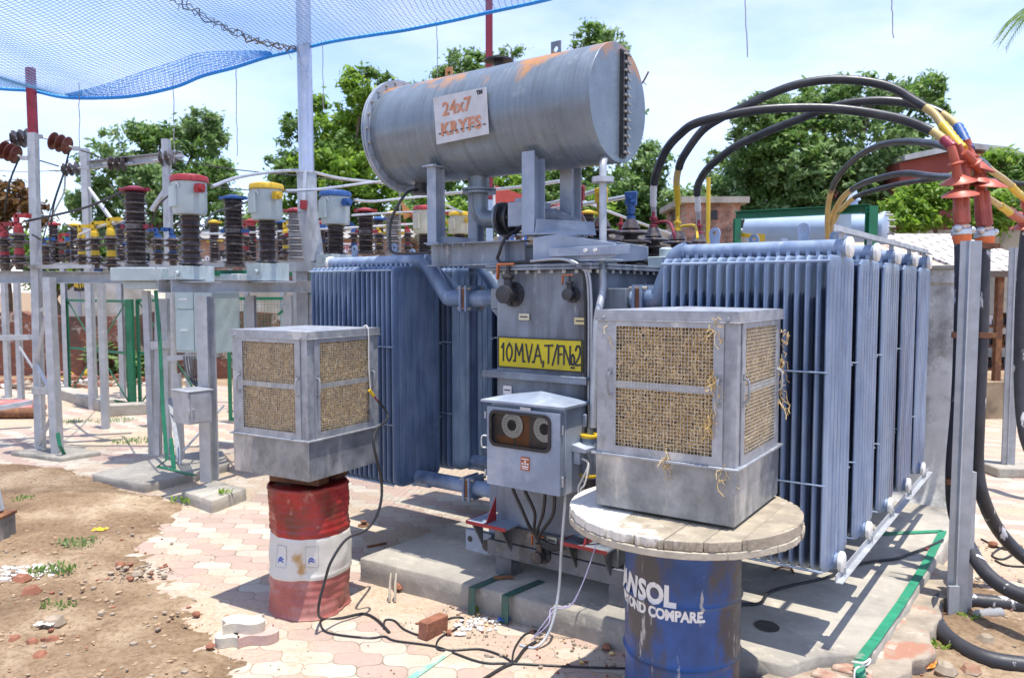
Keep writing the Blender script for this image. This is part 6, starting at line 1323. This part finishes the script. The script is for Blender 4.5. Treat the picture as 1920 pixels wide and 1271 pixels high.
arc('highest of the three near black cable arcs with yellow tape at both ends',[(180,750),(176,650),(174,560),(185,500),(210,440),(300,325),(400,252),(500,196),(620,140),(750,102),(900,82),(1060,86),(1200,112),(1310,175),(1400,235),(1450,300),(1500,362),(1540,410)],6.9,D+.05,.030,[('lug',0,.06,M_yel,.020,0),('phase_tape',.05,.12,M_yel,.026,1),('core',.115,.19,M_tan,.029,0),('cable',.185,.80,M_cable,.034,0),('core',.795,.88,M_tan,.030,0),('phase_tape',.875,1,M_yel,.032,1)])
arc('middle near black cable arc ending in blue tape',[(280,765),(276,690),(275,600),(295,545),(340,488),(450,400),(550,350),(650,305),(770,262),(870,225),(1000,195),(1150,178),(1300,185),(1420,222),(1500,280),(1540,340),(1570,410)],7.3,D+.15,.030,[('lug',0,.06,M_steel,.022,0),('crimp',.055,.11,M_whsign,.026,1),('cable',.105,.83,M_cable,.034,0),('core',.825,.90,M_tan,.030,0),('phase_tape',.895,1,M_blue,.032,1)])
arc('tallest of the three thin far cable arcs above the green beam',[(895,830),(893,740),(900,650),(925,570),(985,490),(1060,425),(1150,385),(1250,366),(1350,370),(1430,382),(1490,405)],9.2,D+.3,.022,[('core',0,.27,M_tan,.030,0),('cable',.265,1,M_cable,.030,0)])
arc('middle thin far cable arc above the green beam',[(905,835),(915,740),(960,650),(1020,595),(1100,558),(1250,525),(1400,535),(1480,545),(1560,552)],9.4,D+.3,.022,[('core',0,.36,M_tan,.030,0),('cable',.355,1,M_cable,.030,0)])
arc('lowest thin far cable arc running on to the right photo edge',[(900,835),(925,740),(985,670),(1050,625),(1200,578),(1350,555),(1480,545),(1600,548),(1720,558),(1850,577)],9.6,7.5,.022,[('core',0,.30,M_tan,.030,0),('cable',.295,1,M_cable,.028,0)])
arc('black and tan cable running from the terminations to the right edge with yellow tape',[(1560,430),(1620,470),(1680,510),(1740,560),(1800,610),(1850,650)],D+.3,7.9,.03,[('cable',0,.35,M_cable,.028,0),('core',.34,.7,M_tan,.028,0),('phase_tape',.69,1,M_yel,.032,1)])
arc('short tan cable end with yellow tape right of the terminations',[(1640,625),(1690,660),(1740,690),(1770,710),(1815,740)],D+1.5,7.9,.03,[('core',0,.4,M_tan,.028,0),('phase_tape',.39,.7,M_yel,.034,1),('core_sleeve',.69,1,M_term,.04,1)])
# second transformer behind the fire wall
c0=W(1400,429,10.6);c1=W(1655,428,9.6); t=thing('power_transformer','pale blue tank drum of the second transformer behind the right radiators','transformer',V((c0.x+c1.x)/2,(c0.y+c1.y)/2,0),0)
ax=(c1-c0); ln=ax.length; rr=.175
m=MB(); m.lathe(c0,ax,[(rr*.6,-.02),(rr,.02),(rr,ln),(rr+.03,ln),(rr+.03,ln+.03),(rr*.8,ln+.05),(0,ln+.06)],32); m.build('conservator',M_purple,t)
m=MB()
for i in range(14): a=i*2*math.pi/14; o=V(0,math.cos(a)*(rr+.015),math.sin(a)*(rr+.015)); m.cyl(c1+o-ax.normalized()*.02,c1+o+ax.normalized()*.06,.012,6)
m.build('flange_bolts',M_bolt,t)
mid=(c0+c1)/2; m=MB(); m.box(mid.x-1.0,mid.y-.3,.3,mid.x+1.0,mid.y+.9,2.1); m.box(mid.x-1.1,mid.y-.4,0,mid.x+1.1,mid.y+1.0,.298); m.build('tank',M_tank,t)
for px in(1470,1560): m=MB(); p=W(px,450,10.0); m.box(p.x-.04,p.y-.02,2.1,p.x+.04,p.y+.06,p.z+.02); m.build('support_post',M_purple,t)
m=MB(); p=W(1570,430,9.7); m.box(p.x-.10,p.y-.26,2.1,p.x+.06,p.y-.2,p.z+.2); m.build('support_post',M_purple,t)
m=MB(); p=W(1600,395,9.9); m.lathe(V(p.x,p.y,p.z-.15),(0,0,1),[(.03,0),(.03,.08),(.10,.10),(.12,.18),(.05,.20),(.05,.26),(.09,.28),(.05,.34),(.02,.45)],14); m.build('relief_vent',M_purple,t)
m=MB(); m.tube(smooth([W(1390,440,9.9),W(1410,443,9.8),W(1430,446,9.8)],4),.03,8); m.cbox(W(1425,446,9.8),.10,.08,.09); m.build('valve',M_yel,t)
# green frame
t=thing('green_frame','dark green steel portal standing over the pale blue tank drum','portal',XY(1630,9.3),0)
a=W(1378,404,9.9);b=W(1632,391,9.1); m=MB(); m.ibeam(a,b,.08,.10,.01,chan=True); m.build('beam',M_green,t)
m=MB(); p=XY(1630,9.1); m.ibeam(p,V(p.x,p.y,b.z+.02),.10,.12,.01,V(0,1,0)); p=XY(1380,9.9); m.ibeam(p,V(p.x,p.y,a.z-.05),.08,.08,.01); m.build('post',M_green,t)
# yellow thin pole near brick tower
m=MB(); p=XY(1328,10); m.cyl(V(p.x,p.y,1.0),V(p.x-.02,p.y,W(1326,335,10).z),.028,8); m.cyl(V(p.x,p.y,0),V(p.x,p.y,1.0),.03,8); tag(m.build('thin_pole',M_yel),'thin yellow pole in front of the brick tank house','pole')
# green earth strip round the plinth
strip('long bright green earth strip along the right edge of the plinth',[L(1560,1000,z=.186)+V(0,0,0) if False else TM@L(1600,1003,z=.188),TM@L(1768,995,z=.188),TM@L(1740,1050,z=.188),TM@L(1690,1130,z=.188),TM@L(1640,1200,z=.188),TM@L(1612,1236,z=.188)],.055,M_greenf)
a=TM@L(1610,1238,z=.186); strip('green earth strip end bent down over the front of the plinth',[a,a+V(-.01,-.05,-.06),a+V(.01,-.10,-.185)],.055,M_greenf)
strip('short green earth strip stub on the ground at the foot of the near cable post',[G(1790,1130,.01),G(1770,1180,.012),G(1752,1232,.012)],.055,M_greenf)
wire('white wire knotted round the bent end of the green earth strip',[a+V(-.05,-.03,.01),a+V(0,-.055,.015),a+V(.05,-.02,.02),a+V(.03,-.04,.0),a+V(-.045,-.06,-.02),a+V(-.05,-.09,-.12),a+V(-.03,-.12,-.185)],.005,M_white)
# cables lying on the plinth
wire('black cable snaking over the plinth under the right radiators',[TM@L(*p,z=.195) for p in((1360,1140),(1390,1133),(1425,1130),(1440,1112),(1480,1098),(1540,1085),(1560,1078),(1620,1055),(1680,1047),(1700,1040),(1740,1025),(1768,1012))],.010,M_black)
wire('short bent rusty rod lying on the plinth under the near radiator',[TM@L(*p,z=.195) for p in((1452,1068),(1465,1063),(1482,1065),(1488,1074))],.008,M_rust)
m=MB(); c=TM@L(1438,1173,z=.184); vs=[c]+[c+V(.07*math.cos(i*.35)*(1+.2*noise.noise(V(i,0,0))),.085*math.sin(i*.35)*(1+.2*noise.noise(V(i,3,0))),.0) for i in range(18)]; m.add(vs,[(0,1+i,1+(i+1)%18) for i in range(18)]); tag(m.build('oil_stain',mat('oil_stain',(.10,.09,.075),.4,0,.2,20)),'dark round oil stain on the plinth beside the blue drum','stain')
# ---------------------------------------------------------------- bird net, strings
def netz(u,v):   # u along the hem (0..1), v back to front (0 = hem)
    i=min(len(HEM)-2,int(u*(len(HEM)-1))); f=u*(len(HEM)-1)-i; p=HS[min(len(HS)-1,int(u*(len(HS)-1)))]
    return p
HEM=[(-160,150,10.4),(0,164,10.3),(60,168,10.3),(120,180,10.2),(200,181,10.1),(260,176,10.1),(330,160,10.05),(380,140,10),(440,124,10),(500,105,10),(555,92,9.95),(620,76,9.9),(700,63,9.8),(760,54,9.7),(840,38,9.5),(920,20,9.3),(1020,-2,9.0),(1100,-25,8.8)]
HS=smooth([W(*p) for p in HEM],10)
def hem(u): x=u*(len(HS)-1); i=min(len(HS)-2,int(x)); return HS[i].lerp(HS[i+1],x-i)
def netp(u,v):
    p=hem(u); fw=6.5*v; q=p+V(-.15*fw,-fw,.10*math.sin(v*3.1)*1.2+.035*fw); q.z+=.07*noise.noise(V(u*7,v*5,1))*min(1,v*6)-.10*math.sin(min(1,v*2)*math.pi)
    q.x+=.05*noise.noise(V(u*11,v*9,5)); return q
t=thing('bird_net','fine blue bird net stretched overhead with a bright blue hem','net',hem(.3),0)
m=MB(); NU=150;NV=26
def ribbon(m,pts,w_):
    vs=[];
    for p in pts: vs+=[p+V(-w_/2,0,0),p+V(w_/2,0,0),p+V(0,0,w_*.8)]
    fs=[]
    for i in range(len(pts)-1):
        for j in range(3): k=(j+1)%3; fs.append((i*3+j,i*3+k,(i+1)*3+k,(i+1)*3+j))
    m.add(vs,fs)
for i in range(NU+1):
    u=i/NU; ribbon(m,[netp(u,(j/NV)*.42) for j in range(NV+1)],.0065)
m2=MB()
for j in range(1,64):
    v=(j/64)*.42; pts=[netp(i/60,v) for i in range(61)]
    vs=[]
    for p in pts: vs+=[p+V(0,0,-.0018),p+V(0,.0025,.0016),p+V(0,-.0025,.0016)]
    fs=[(i*3+a,i*3+(a+1)%3,(i+1)*3+(a+1)%3,(i+1)*3+a) for i in range(60) for a in range(3)]
    m2.add(vs,fs)
m.add(m2.v,m2.f); m.build('mesh_cords',M_netd,t,fixn=False)
m=MB(); m.tube([p+V(0,0,-.02) for p in HS],.022,6); 
for i in range(0,len(HS)-1):
    p=HS[i]; u=i/(len(HS)-1); dr=.16*max(0,math.sin(max(0,min(1,(u-.20)/.38))*math.pi))
# doubled hanging hem between the posts
tp=[hem(u/120) for u in range(22,66)]
for k in range(9):
    f=k/8; m.tube([V(p.x,p.y-.1*f,p.z+.26*f*math.sin(math.pi*i/(len(tp)-1))) for i,p in enumerate(tp)],.0045,4)
for i in range(0,len(tp)-1):
    for s in(.33,.66):
        p=tp[i].lerp(tp[i+1],s); h=.26*math.sin(math.pi*(i+s)/(len(tp)-1))
        if h>.02: m.tube([p,V(p.x,p.y-.1,p.z+h)],.003,3)
m.build('hem',M_net,t,fixn=False)
# frayed rope along the seam
m=MB(); rn=random.Random(9); a=W(320,-10,8.6); b=W(556,92,9.9)
for k in range(3):
    pts=[]
    for i in range(40): f=i/39; p=a.lerp(b,f); sg=-.12*math.sin(f*math.pi); pts.append(p+V(rn.gauss(0,.02),0,sg+.05*math.sin(f*40+k*2.1)*(1-f*.5)+rn.gauss(0,.012)))
    m.tube(smooth(pts,2),.009 if k==0 else .006,5)
for i in range(9): p=a.lerp(b,rn.random()); p.z-=.06; m.tube([p,p+V(rn.uniform(-.05,.08),0,-rn.uniform(.05,.14))],.004,4)
tag(m.build('rope',mat('frayed_rope',(.14,.11,.08),.9,0,.4,20),fixn=False),'frayed brown rope lacing the seam of the overhead net','rope')
for lb,px,py0,py1,d in(('long thin string hanging from the net hem above the gantry left post',148,155,300,10.1),('thin string hanging from the net hem above the gantry right post',325,140,305,10.05),('thin string hanging from the net hem left of the silver pole',443,123,293,10),('thin string hanging from the net hem just right of the silver pole',605,84,205,9.9),('thin string hanging from the net left of the maroon pole',819,35,145,9.6),('thin twig-like string hanging in the open sky above the cable arcs',1396,-40,108,8),('short thin string hanging in the sky near the top right',1670,-40,72,8)):
    m=MB(); rn=random.Random(px); n=10; m.tube([W(px+rn.uniform(-1,1)+(5*i/n if px>1000 else 1.5*i/n),py0+(py1-py0)*i/n,d) for i in range(n+1)],.0055 if px<1000 else .006,5); tag(m.build('string',M_string,fixn=False),lb,'string')
m=MB(); m.tube(smooth([W(1197,165,9),W(1205,155,9),W(1210,147,9),W(1216,135,9)],3),[.012]*10,5); m.tube([W(1206,154,9),W(1212,160,9)],.006,4)
tag(m.build('twig',M_bark),'bare dark twig sticking out beside the right end of the conservator','twig')
# ---------------------------------------------------------------- loose things on the ground
def wavy(L_=.215,Wd=.125,h=.06):
    m=MB(); n=14; up=[];dn=[]
    for i in range(n+1):
        x=-L_/2+L_*i/n; o=.022*math.sin(2*math.pi*i/n); up.append(V(x,Wd/2+o,0)); dn.append(V(x,-Wd/2+o,0))
    rt=[V(L_/2+.016*math.sin(2*math.pi*k/8),-Wd/2+Wd*k/8,0) for k in range(1,8)]; lf=[V(-L_/2+.016*math.sin(2*math.pi*k/8),-Wd/2+Wd*k/8,0) for k in range(7,0,-1)]
    m.prism(dn+rt+up[::-1]+lf,(0,0,h)); return m
pc=G(457,1161,.126); pc.z=0
for lb,dx,dy,z,rz,mt in(('loose cream wavy paver on top of the small stack left of the red drum',0,0,.067,.2,M_cream),('loose pink wavy paver at the right of the small stack',.085,-.03,.006,.45,M_pink),('loose cream wavy paver underneath the small stack',-.055,-.01,.006,1.5,M_cream)):
    tag(wavy(.23,.14).build('paving_block',mt,fr=Matrix.Translation(V(pc.x+dx,pc.y+dy,z))@Matrix.Rotation(rz,4,'Z'),ang=30),lb,'paving block')
def chunk(s,seed,flat=.7):
    m=MB(); m.sphere((0,0,0),s,7,(1,.8,flat),.5); 
    for i,v in enumerate(m.v): v*= (1+.0*i); 
    m.v=[V(v.x,v.y,v.z)+V(*[.18*s*noise.noise(v*(3/s)+V(seed*3,k*7,0)) for k in range(3)]) for v in m.v]; return m
g=G(813,1185,.03); m=MB(); m.cbox((0,0,.055),.20,.075,.11,0); tag(m.build('brick',M_brickc,fr=Matrix.Translation(G(812,1190))@Matrix.Rotation(.95,4,'Z')@Matrix.Rotation(.06,4,'Y'),bevel=.007),'whole red brick standing on edge on the paving','brick')
rn=random.Random(21)
bigs=[('broken red brick lump at the left photo edge',(40,1092),.07,M_brickc),('long broken brick bat beside the white rubble at left',(60,1115),.07,M_brickc),('pale stone slab lying on the soil at left',(100,1175),.075,M_stone),('small red brick lump near the pavers edge',(225,1062),.045,M_brickc),('dark clod at the edge of the soil',(258,1080),.05,M_stone),('grey stone beside the left weeds',(95,1068),.06,M_stone),('red brick lump in the bottom left row, nearest the edge',(28,1203),.045,M_brickc),('red brick lump in the middle of the bottom left row',(60,1207),.04,M_brickc),('red brick lump at the right of the bottom left row',(98,1204),.045,M_brickc),('brick lump low at the bottom left below the row',(75,1235),.05,M_brickc),('dark stone in the soil below the tower pad',(72,945),.05,M_stone),('brown clod on the soil below the cabinet pad',(150,922),.045,M_stone),('small brick crumb on the paving left of the stack',(368,1153),.028,M_brickc),('small pink stone on the paving below the stack',(395,1213),.03,M_brickc),('rusty lump against the front of the plinth',(750,1103),.05,M_brickc),('brick crumb in front of the red brick',(842,1186),.022,M_brickc),('grey rubble stone right of the plinth front',(1770,1262),.07,M_stone),('pale stone right of the green strip stub',(1820,1262),.06,M_stone),('red brick piece on the soil by the cable coil',(1862,1022),.04,M_brickc),('flat pale stone by the near post foot',(1850,1205),.06,M_stone),('brick lump on the ground beside the blue drum',(1138,1215),.03,M_brickc)]
for i,(lb,p,s,mt) in enumerate(bigs):
    g=G(*p,.02); tag(chunk(s,i).build('brick_lump' if mt is M_brickc else 'stone',mt,fr=Matrix.Translation(g+V(0,0,s*.3))@Matrix.Rotation(rn.uniform(0,6),4,'Z'),ang=25),lb,'brick piece' if mt is M_brickc else 'stone')
# gravel and rubble too many to count
M_clod=mat('dry_clod',(.36,.25,.15),.95,0,.3,12,bump=.5)
def scatter(name,label,n,fn,mt,s0,s1,seed):
    rn=random.Random(seed); m=MB()
    for i in range(n):
        p=fn(rn); s=s0+(s1-s0)*rn.random()**3; c=len(m.v); m.mi=rn.choice([0,0,0,0,0,1,1,2] if isinstance(mt,list) else [0]); m.sphere((0,0,0),s,5,(rn.uniform(.7,1.4),rn.uniform(.7,1.2),rn.uniform(.4,.8)))
        a=rn.uniform(0,6); ca,sa=math.cos(a),math.sin(a)
        for k in range(c,len(m.v)): v=m.v[k]; v=v*(1+.3*noise.noise(v*90+V(i,0,0))); m.v[k]=V(v.x*ca-v.y*sa,v.x*sa+v.y*ca,v.z+s*.25)+p
    return tag(m.build(name,mt,ang=25),label,'gravel',kind='stuff')
def left_soil(rn):
    while True:
        px=rn.uniform(-40,440);py=rn.uniform(880,1300); g=G(px,py)
        if soil_side(g.x,g.y)>rn.uniform(-.35,.4): return g+V(0,0,.035 if soil_side(g.x,g.y)>.1 else .006)
scatter('gravel','brick crumbs, pebbles and clods strewn over the bare soil at left',1100,left_soil,[M_clod,M_stone,M_brickc],.004,.024,31)
def front_soil(rn):
    while True:
        q=V(rn.uniform(-.6,2.3),rn.uniform(-.75,-.27),0)
        if rn.random()<math.exp(-(-.27-q.y)*4): return TM@(q+V(0,0,.008))
scatter('gravel','brick crumbs and straw bits along the front of the plinth',420,front_soil,[M_stone,M_brickc,M_straw],.004,.018,32)
def right_soil(rn): q=G(rn.uniform(1640,2000),rn.uniform(1010,1290)); return q+V(0,0,.02)
scatter('gravel','pebbles and brick crumbs on the dirty ground round the near cable post',420,right_soil,[M_stone,M_brickc,M_plaster],.005,.024,33)
def any_pav(rn): return G(rn.uniform(150,1100),rn.uniform(900,1280))+V(0,0,.006)
scatter('gravel','tiny grit scattered over the paving',500,any_pav,[M_stone,M_brickc,M_stone],.002,.009,34)
def heapbits(name,label,c,r,n,mt,s0,s1,seed,hz=.05):
    def fn(rn):
        a=rn.uniform(0,6.28); q=r*math.sqrt(rn.random()); return c+V(q*math.cos(a)*1.5,q*math.sin(a),hz*max(0,1-q/r)*rn.random())
    return scatter(name,label,n,fn,mt,s0,s1,seed)
heapbits('plaster_rubble','heap of white plaster rubble on the paving beside the brick',G(895,1172,.006),.10,70,M_plaster,.008,.024,41,.03)
heapbits('plaster_rubble','heap of white plaster rubble on the soil at the left photo edge',G(45,1075,.03),.17,120,M_plaster,.01,.035,42,.05)
heapbits('brick_rubble','rubble of broken bricks at the foot of the brick wall left of the gate',G(100,722),.9,160,[M_brickc,M_stone,M_plaster],.04,.14,43,.3)
heapbits('brick_rubble','rubble of broken bricks at the foot of the brick wall behind the gate',G(235,716),1.1,150,[M_brickc,M_stone,M_plaster],.04,.12,44,.25)
heapbits('soil_rubble','clods and crumbs heaped at the edge of the soil in the middle of the yard',G(245,1075,.02),.22,90,[M_stone,M_brickc,M_stone],.008,.03,45,.03)
# weeds
def weed(label,p,r,h,n,lm,seed):
    rn=random.Random(seed); m=MB()
    for i in range(n):
        a=rn.uniform(0,6.28); q=r*rn.random()**.6; b=p+V(q*math.cos(a)*1.3,q*math.sin(a),0); l=h*rn.uniform(.4,1.1); an=rn.uniform(0,6.28); tl=V(math.cos(an),math.sin(an),0)*l*rn.uniform(.2,.9); wv=l*rn.uniform(.10,.22); sdv=V(-math.sin(an),math.cos(an),0)*wv
        m.add([b,b+tl*.5+V(0,0,l*.6)-sdv,b+tl+V(0,0,l*.8),b+tl*.5+V(0,0,l*.6)+sdv],[(0,1,2,3)])
    return tag(m.build('weeds',lm,fixn=False),label,'weeds')
for i,(lb,px,py,r,h,n,lm,z) in enumerate((('low weeds at the left of the small concrete block',348,942,.10,.09,50,M_leafl,.02),('weeds at the foot of the meter box post on its block',420,926,.06,.07,30,M_leafl,.13),('grass tuft on the soil below the tower pad',45,938,.08,.06,50,M_leafd,.04),('weed patch in the middle of the left soil',150,1020,.14,.06,90,M_leafm,.03),('weeds behind the grey stone at left',100,1072,.13,.07,80,M_leafd,.04),('small weeds low on the left soil',110,1138,.10,.05,60,M_leafd,.04),('grass strip on the paving beyond the tower foot',215,790,.28,.06,110,M_leafm,.0),('grass strip on the sandy paving left of the cabinet stand',250,828,.25,.07,110,M_leafm,.0),('grass tuft on the paving left of the gate kerb',140,792,.2,.06,80,M_leafm,.0),('tiny weeds at the plinth front beside the left green strip',905,1143,.07,.05,50,M_leafl,.01),('weeds at the broken plinth corner',1655,1255,.12,.07,70,M_leafl,.02),('weeds beside the foot of the near cable post',1735,1215,.10,.07,60,M_leafl,.02),('green sprouts right of the near cable post',1815,1160,.06,.05,40,M_leafl,.02))):
    weed(lb,G(px,py,z),r,h,n,lm,100+i)
def bush(name,label,p,r,h,n,lm,seed,ls=.1):
    rn=random.Random(seed); m=MB(); t=thing(name,label,'plant',p,0)
    for i in range(n):
        u=V(rn.gauss(0,1),rn.gauss(0,1),rn.gauss(0,1)).normalized()*rn.random()**.4; c=p+V(u.x*r,u.y*r*.8,h*(.5+.5*u.z)); nr=V(rn.gauss(0,.6),rn.gauss(0,.6),1).normalized(); a=nr.orthogonal(); a.rotate(Matrix.Rotation(rn.uniform(0,6.28),3,nr)); b=nr.cross(a); l=ls*rn.uniform(.6,1.3)
        m.add([c-a*l*.5,c+b*l*.32,c+a*l*.5,c-b*l*.32],[(0,1,2,3)])
    m.build('leaves',lm,t,fixn=False); m=MB()
    for i in range(6): m.tube([p,p+V(rn.uniform(-r,r)*.5,rn.uniform(-r,r)*.4,h*rn.uniform(.5,.9))],[.02,.006],5)
    m.build('stems',M_bark,t); return t
bush('broadleaf_weed','tall broad leaved weed behind the braced gate leaf',G(200,706),.55,1.0,260,M_leafm,61,.2)
bush('broadleaf_weed','low spreading weed behind the right gate leaf',G(262,712),.6,.7,200,M_leafm,62,.18)
# litter and small finds
def crumple(name,label,cat,p,s,mt,seed,flat=.35):
    m=MB(); n=9; vs=[(p.x+s*(i/(n-1)-.5)*1.6,p.y+s*(j/(n-1)-.5),p.z+.01+flat*s*abs(noise.noise(V(i*.7,j*.7,seed)))) for j in range(n) for i in range(n)]
    vs=[(x+.25*s*noise.noise(V(k*.37,seed,2)),y+.25*s*noise.noise(V(seed,k*.41,3)),z) for k,(x,y,z) in enumerate(vs)]; m.add(vs,[(j*n+i,j*n+i+1,(j+1)*n+i+1,(j+1)*n+i) for j in range(n-1) for i in range(n-1)]); o=m.build(name,mt,ang=20); sl_=o.modifiers.new('thickness','SOLIDIFY'); sl_.thickness=.002; return tag(o,label,cat)
crumple('food_wrapper','crumpled orange and yellow food wrapper right of the broken plinth corner','wrapper',G(1733,1248,.03),.10,M_paper,1)
crumple('food_wrapper','blue scrap of wrapper in front of the plinth corner','wrapper',G(1655,1264,.02),.05,M_bluesign,2)
crumple('food_wrapper','blue and white scrap of wrapper by the green strip at the plinth front','wrapper',G(945,1163,.02),.05,M_bluesign,3)
crumple('paper_scrap','grey printed paper scrap beside the white plaster rubble','paper',G(863,1190,.005),.045,M_whsign,4,.1)
crumple('dry_leaf','yellow dry leaf on the edge of the left soil','leaf',G(187,995,.03),.08,M_yel,5)
crumple('paper_scrap','white paper scrap low on the left soil','paper',G(85,1172,.05),.07,M_plaster,6)
crumple('paper_scrap','small red scrap on the plinth by the green strip','scrap',TM@L(1735,1030,z=.186),.03,M_red,7)
b=G(1850,1150,.035); t=thing('plastic_bottle','clear crumpled plastic bottle lying by the near cable post','bottle',b,.15); T=WM[t.name]
gm=bpy.data.materials.new('clear_plastic'); gm.use_nodes=True; P=gm.node_tree.nodes['Principled BSDF']; P.inputs['Transmission Weight'].default_value=.7; P.inputs['Base Color'].default_value=(.8,.82,.82,1); P.inputs['Roughness'].default_value=.2
m=MB(); m.lathe((.11,0,0),(-1,0,0),[(.01,0),(.033,.004),(.034,.03),(.029,.05),(.034,.07),(.034,.11),(.030,.13),(.033,.15),(.028,.18),(.014,.205),(.013,.22)],16); m.build('body',gm,t,fr=T)
m=MB(); m.lathe((-.11,0,0),(-1,0,0),[(.015,0),(.016,.002),(.016,.016),(.014,.018)],14); m.build('cap',M_red,t,fr=T)
# thin black wires on the paving
def gw(label,pts,r=.006,mt=None): return wire(label,[G(x,y,.012) for x,y in pts],r,mt or M_black)
gw('long thin black wire running along the bottom of the paving',[(600,1165),(615,1185),(690,1195),(720,1192),(740,1200),(800,1208),(830,1215),(900,1240),(960,1243),(1100,1250),(1180,1252)])
gw('thin black wire looping round the brick to the plinth',[(720,1178),(722,1162),(740,1163),(760,1180),(800,1190),(840,1160),(868,1158),(860,1175),(825,1195),(820,1215),(850,1218),(900,1216),(940,1228),(960,1240)])
gw('thin black wire rising in a loop in front of the plinth',[(960,1243),(965,1215),(985,1188),(1015,1180),(1040,1160)])
gw('thick black wire crossing the bottom paving',[(880,1290),(940,1252),(965,1240),(985,1215),(1010,1200)],.010)
gw('thin black wire coil beside the near cable post',[(1840,1010),(1870,1025),(1900,1035),(1880,1048),(1860,1040),(1885,1025),(1915,1045),(1940,1060),(1890,1060),(1866,1050)],.008)
gw('thin black wire trailing off the soil at lower right',[(1815,1262),(1840,1240),(1860,1215),(1890,1190),(1950,1170)],.007)
m=MB(); m.tube(smooth([TP(.36,-.27,.90),TP(.345,-.29,.6),TP(.33,-.30,.3),TP(.335,-.40,.1),TP(.30,-.50,.015),TP(.2,-.53,.012)],5),.009,7); tag(m.build('wire',M_steel),'grey cord hanging straight from the control box to the ground','cable')
m=MB()
for k in(0,1): m.tube(smooth([TP(.52,-.16,.62),TP(.50,-.2,.5),TP(.46,-.24,.35),TP(.40,-.28+.02*k,.22),TP(.32-.03*k,-.32,.19),TP(.28+.03*k,-.38,.12),TP(.22,-.42-.02*k,.015)],4),.0034,6)
tag(m.build('wire',mat('lilac_wire',(.42,.38,.55),.5)),'twisted pale lilac wire pair trailing from the jacking pad to the ground','cable')
m=MB(); a=G(745,1290,.008);b=G(842,1222,.008); m.bar(a,b,.045,.008); tag(m.build('flat_bar',mat('faded_teal',(.20,.42,.33),.6,0,.2,10,(.5,.42,.32),.5,.65,7)),'faded teal flat bar lying on the bottom paving','bar')
m=MB(); m.bar(G(688,1025,.01),G(724,1018,.01),.018,.018); tag(m.build('iron_rod',M_rust),'short rusty iron rod on the ground behind the red drum','rod')
for px in(733,743):
    m=MB(); q=TM@L(px,1075,z=.182); m.tube([q+V(0,.0,.004),q+V(.0,-.05,-.05),q+V(.0,-.07,-.17)],[.006,.009,.010],6); tag(m.build('wood_peg',M_wood2),'thin pale wooden peg leaning on the plinth front, %s of the pair'%('left' if px==733 else 'right'),'peg')
m=MB(); m.lathe(G(682,985,.006),(0,0,1),[(.055,0),(.055,.008),(.022,.012),(.022,.03),(.03,.034),(.03,.042),(.012,.045)],14); tag(m.build('iron_fitting',M_rust),'small rusty flanged fitting on the ground under the left radiators','fitting')
# grey post foot at the left photo edge
g=G(2,1015); t=thing('steel_post','grey post with a rusty joint and box foot cut by the left photo edge','post',g,0)
m=MB(); m.bar(g+V(-.05,0,.25),g+V(-.28,.05,1.25),.12,.12); m.build('shaft',M_steel,t,bevel=.006)
m=MB(); m.box(g.x-.13,g.y-.12,0,g.x+.07,g.y+.10,.22); m.mi=1; m.box(g.x-.14,g.y-.13,.2205,g.x+.08,g.y+.11,.25); m.build('foot',[M_galv,M_rust],t,bevel=.006)
# pink ring and grey pipe at the far left
m=MB(); c=G(12,765,.12); m.tube([c+V(.55*math.cos(a),.38*math.sin(a),0) for a in[i*2*math.pi/20 for i in range(21)]],.10,10); tag(m.build('cable_ring',mat('pink_plastic',(.48,.17,.15),.5)),'thick dull pink ring lying at the left photo edge','ring')
c=W(0,715,13); m=MB(); m.cyl(V(c.x-1,c.y,.10),V(c.x+.6,c.y+.1,.10),.09,12); tag(m.build('iron_pipe',M_rust),'dark rusty pipe lying behind the pink ring','pipe')
for lb,px,py in(('yellow insulated hook lying left of the rubble behind the gate',128,706),('yellow plastic piece behind the gate leaf near the broad leaved weed',168,700)):
    m=MB(); c=G(px,py,.12); m.sphere(c,.15,8,(1,.8,.9),.3); tag(m.build('plastic_lump',M_yel),lb,'plastic')
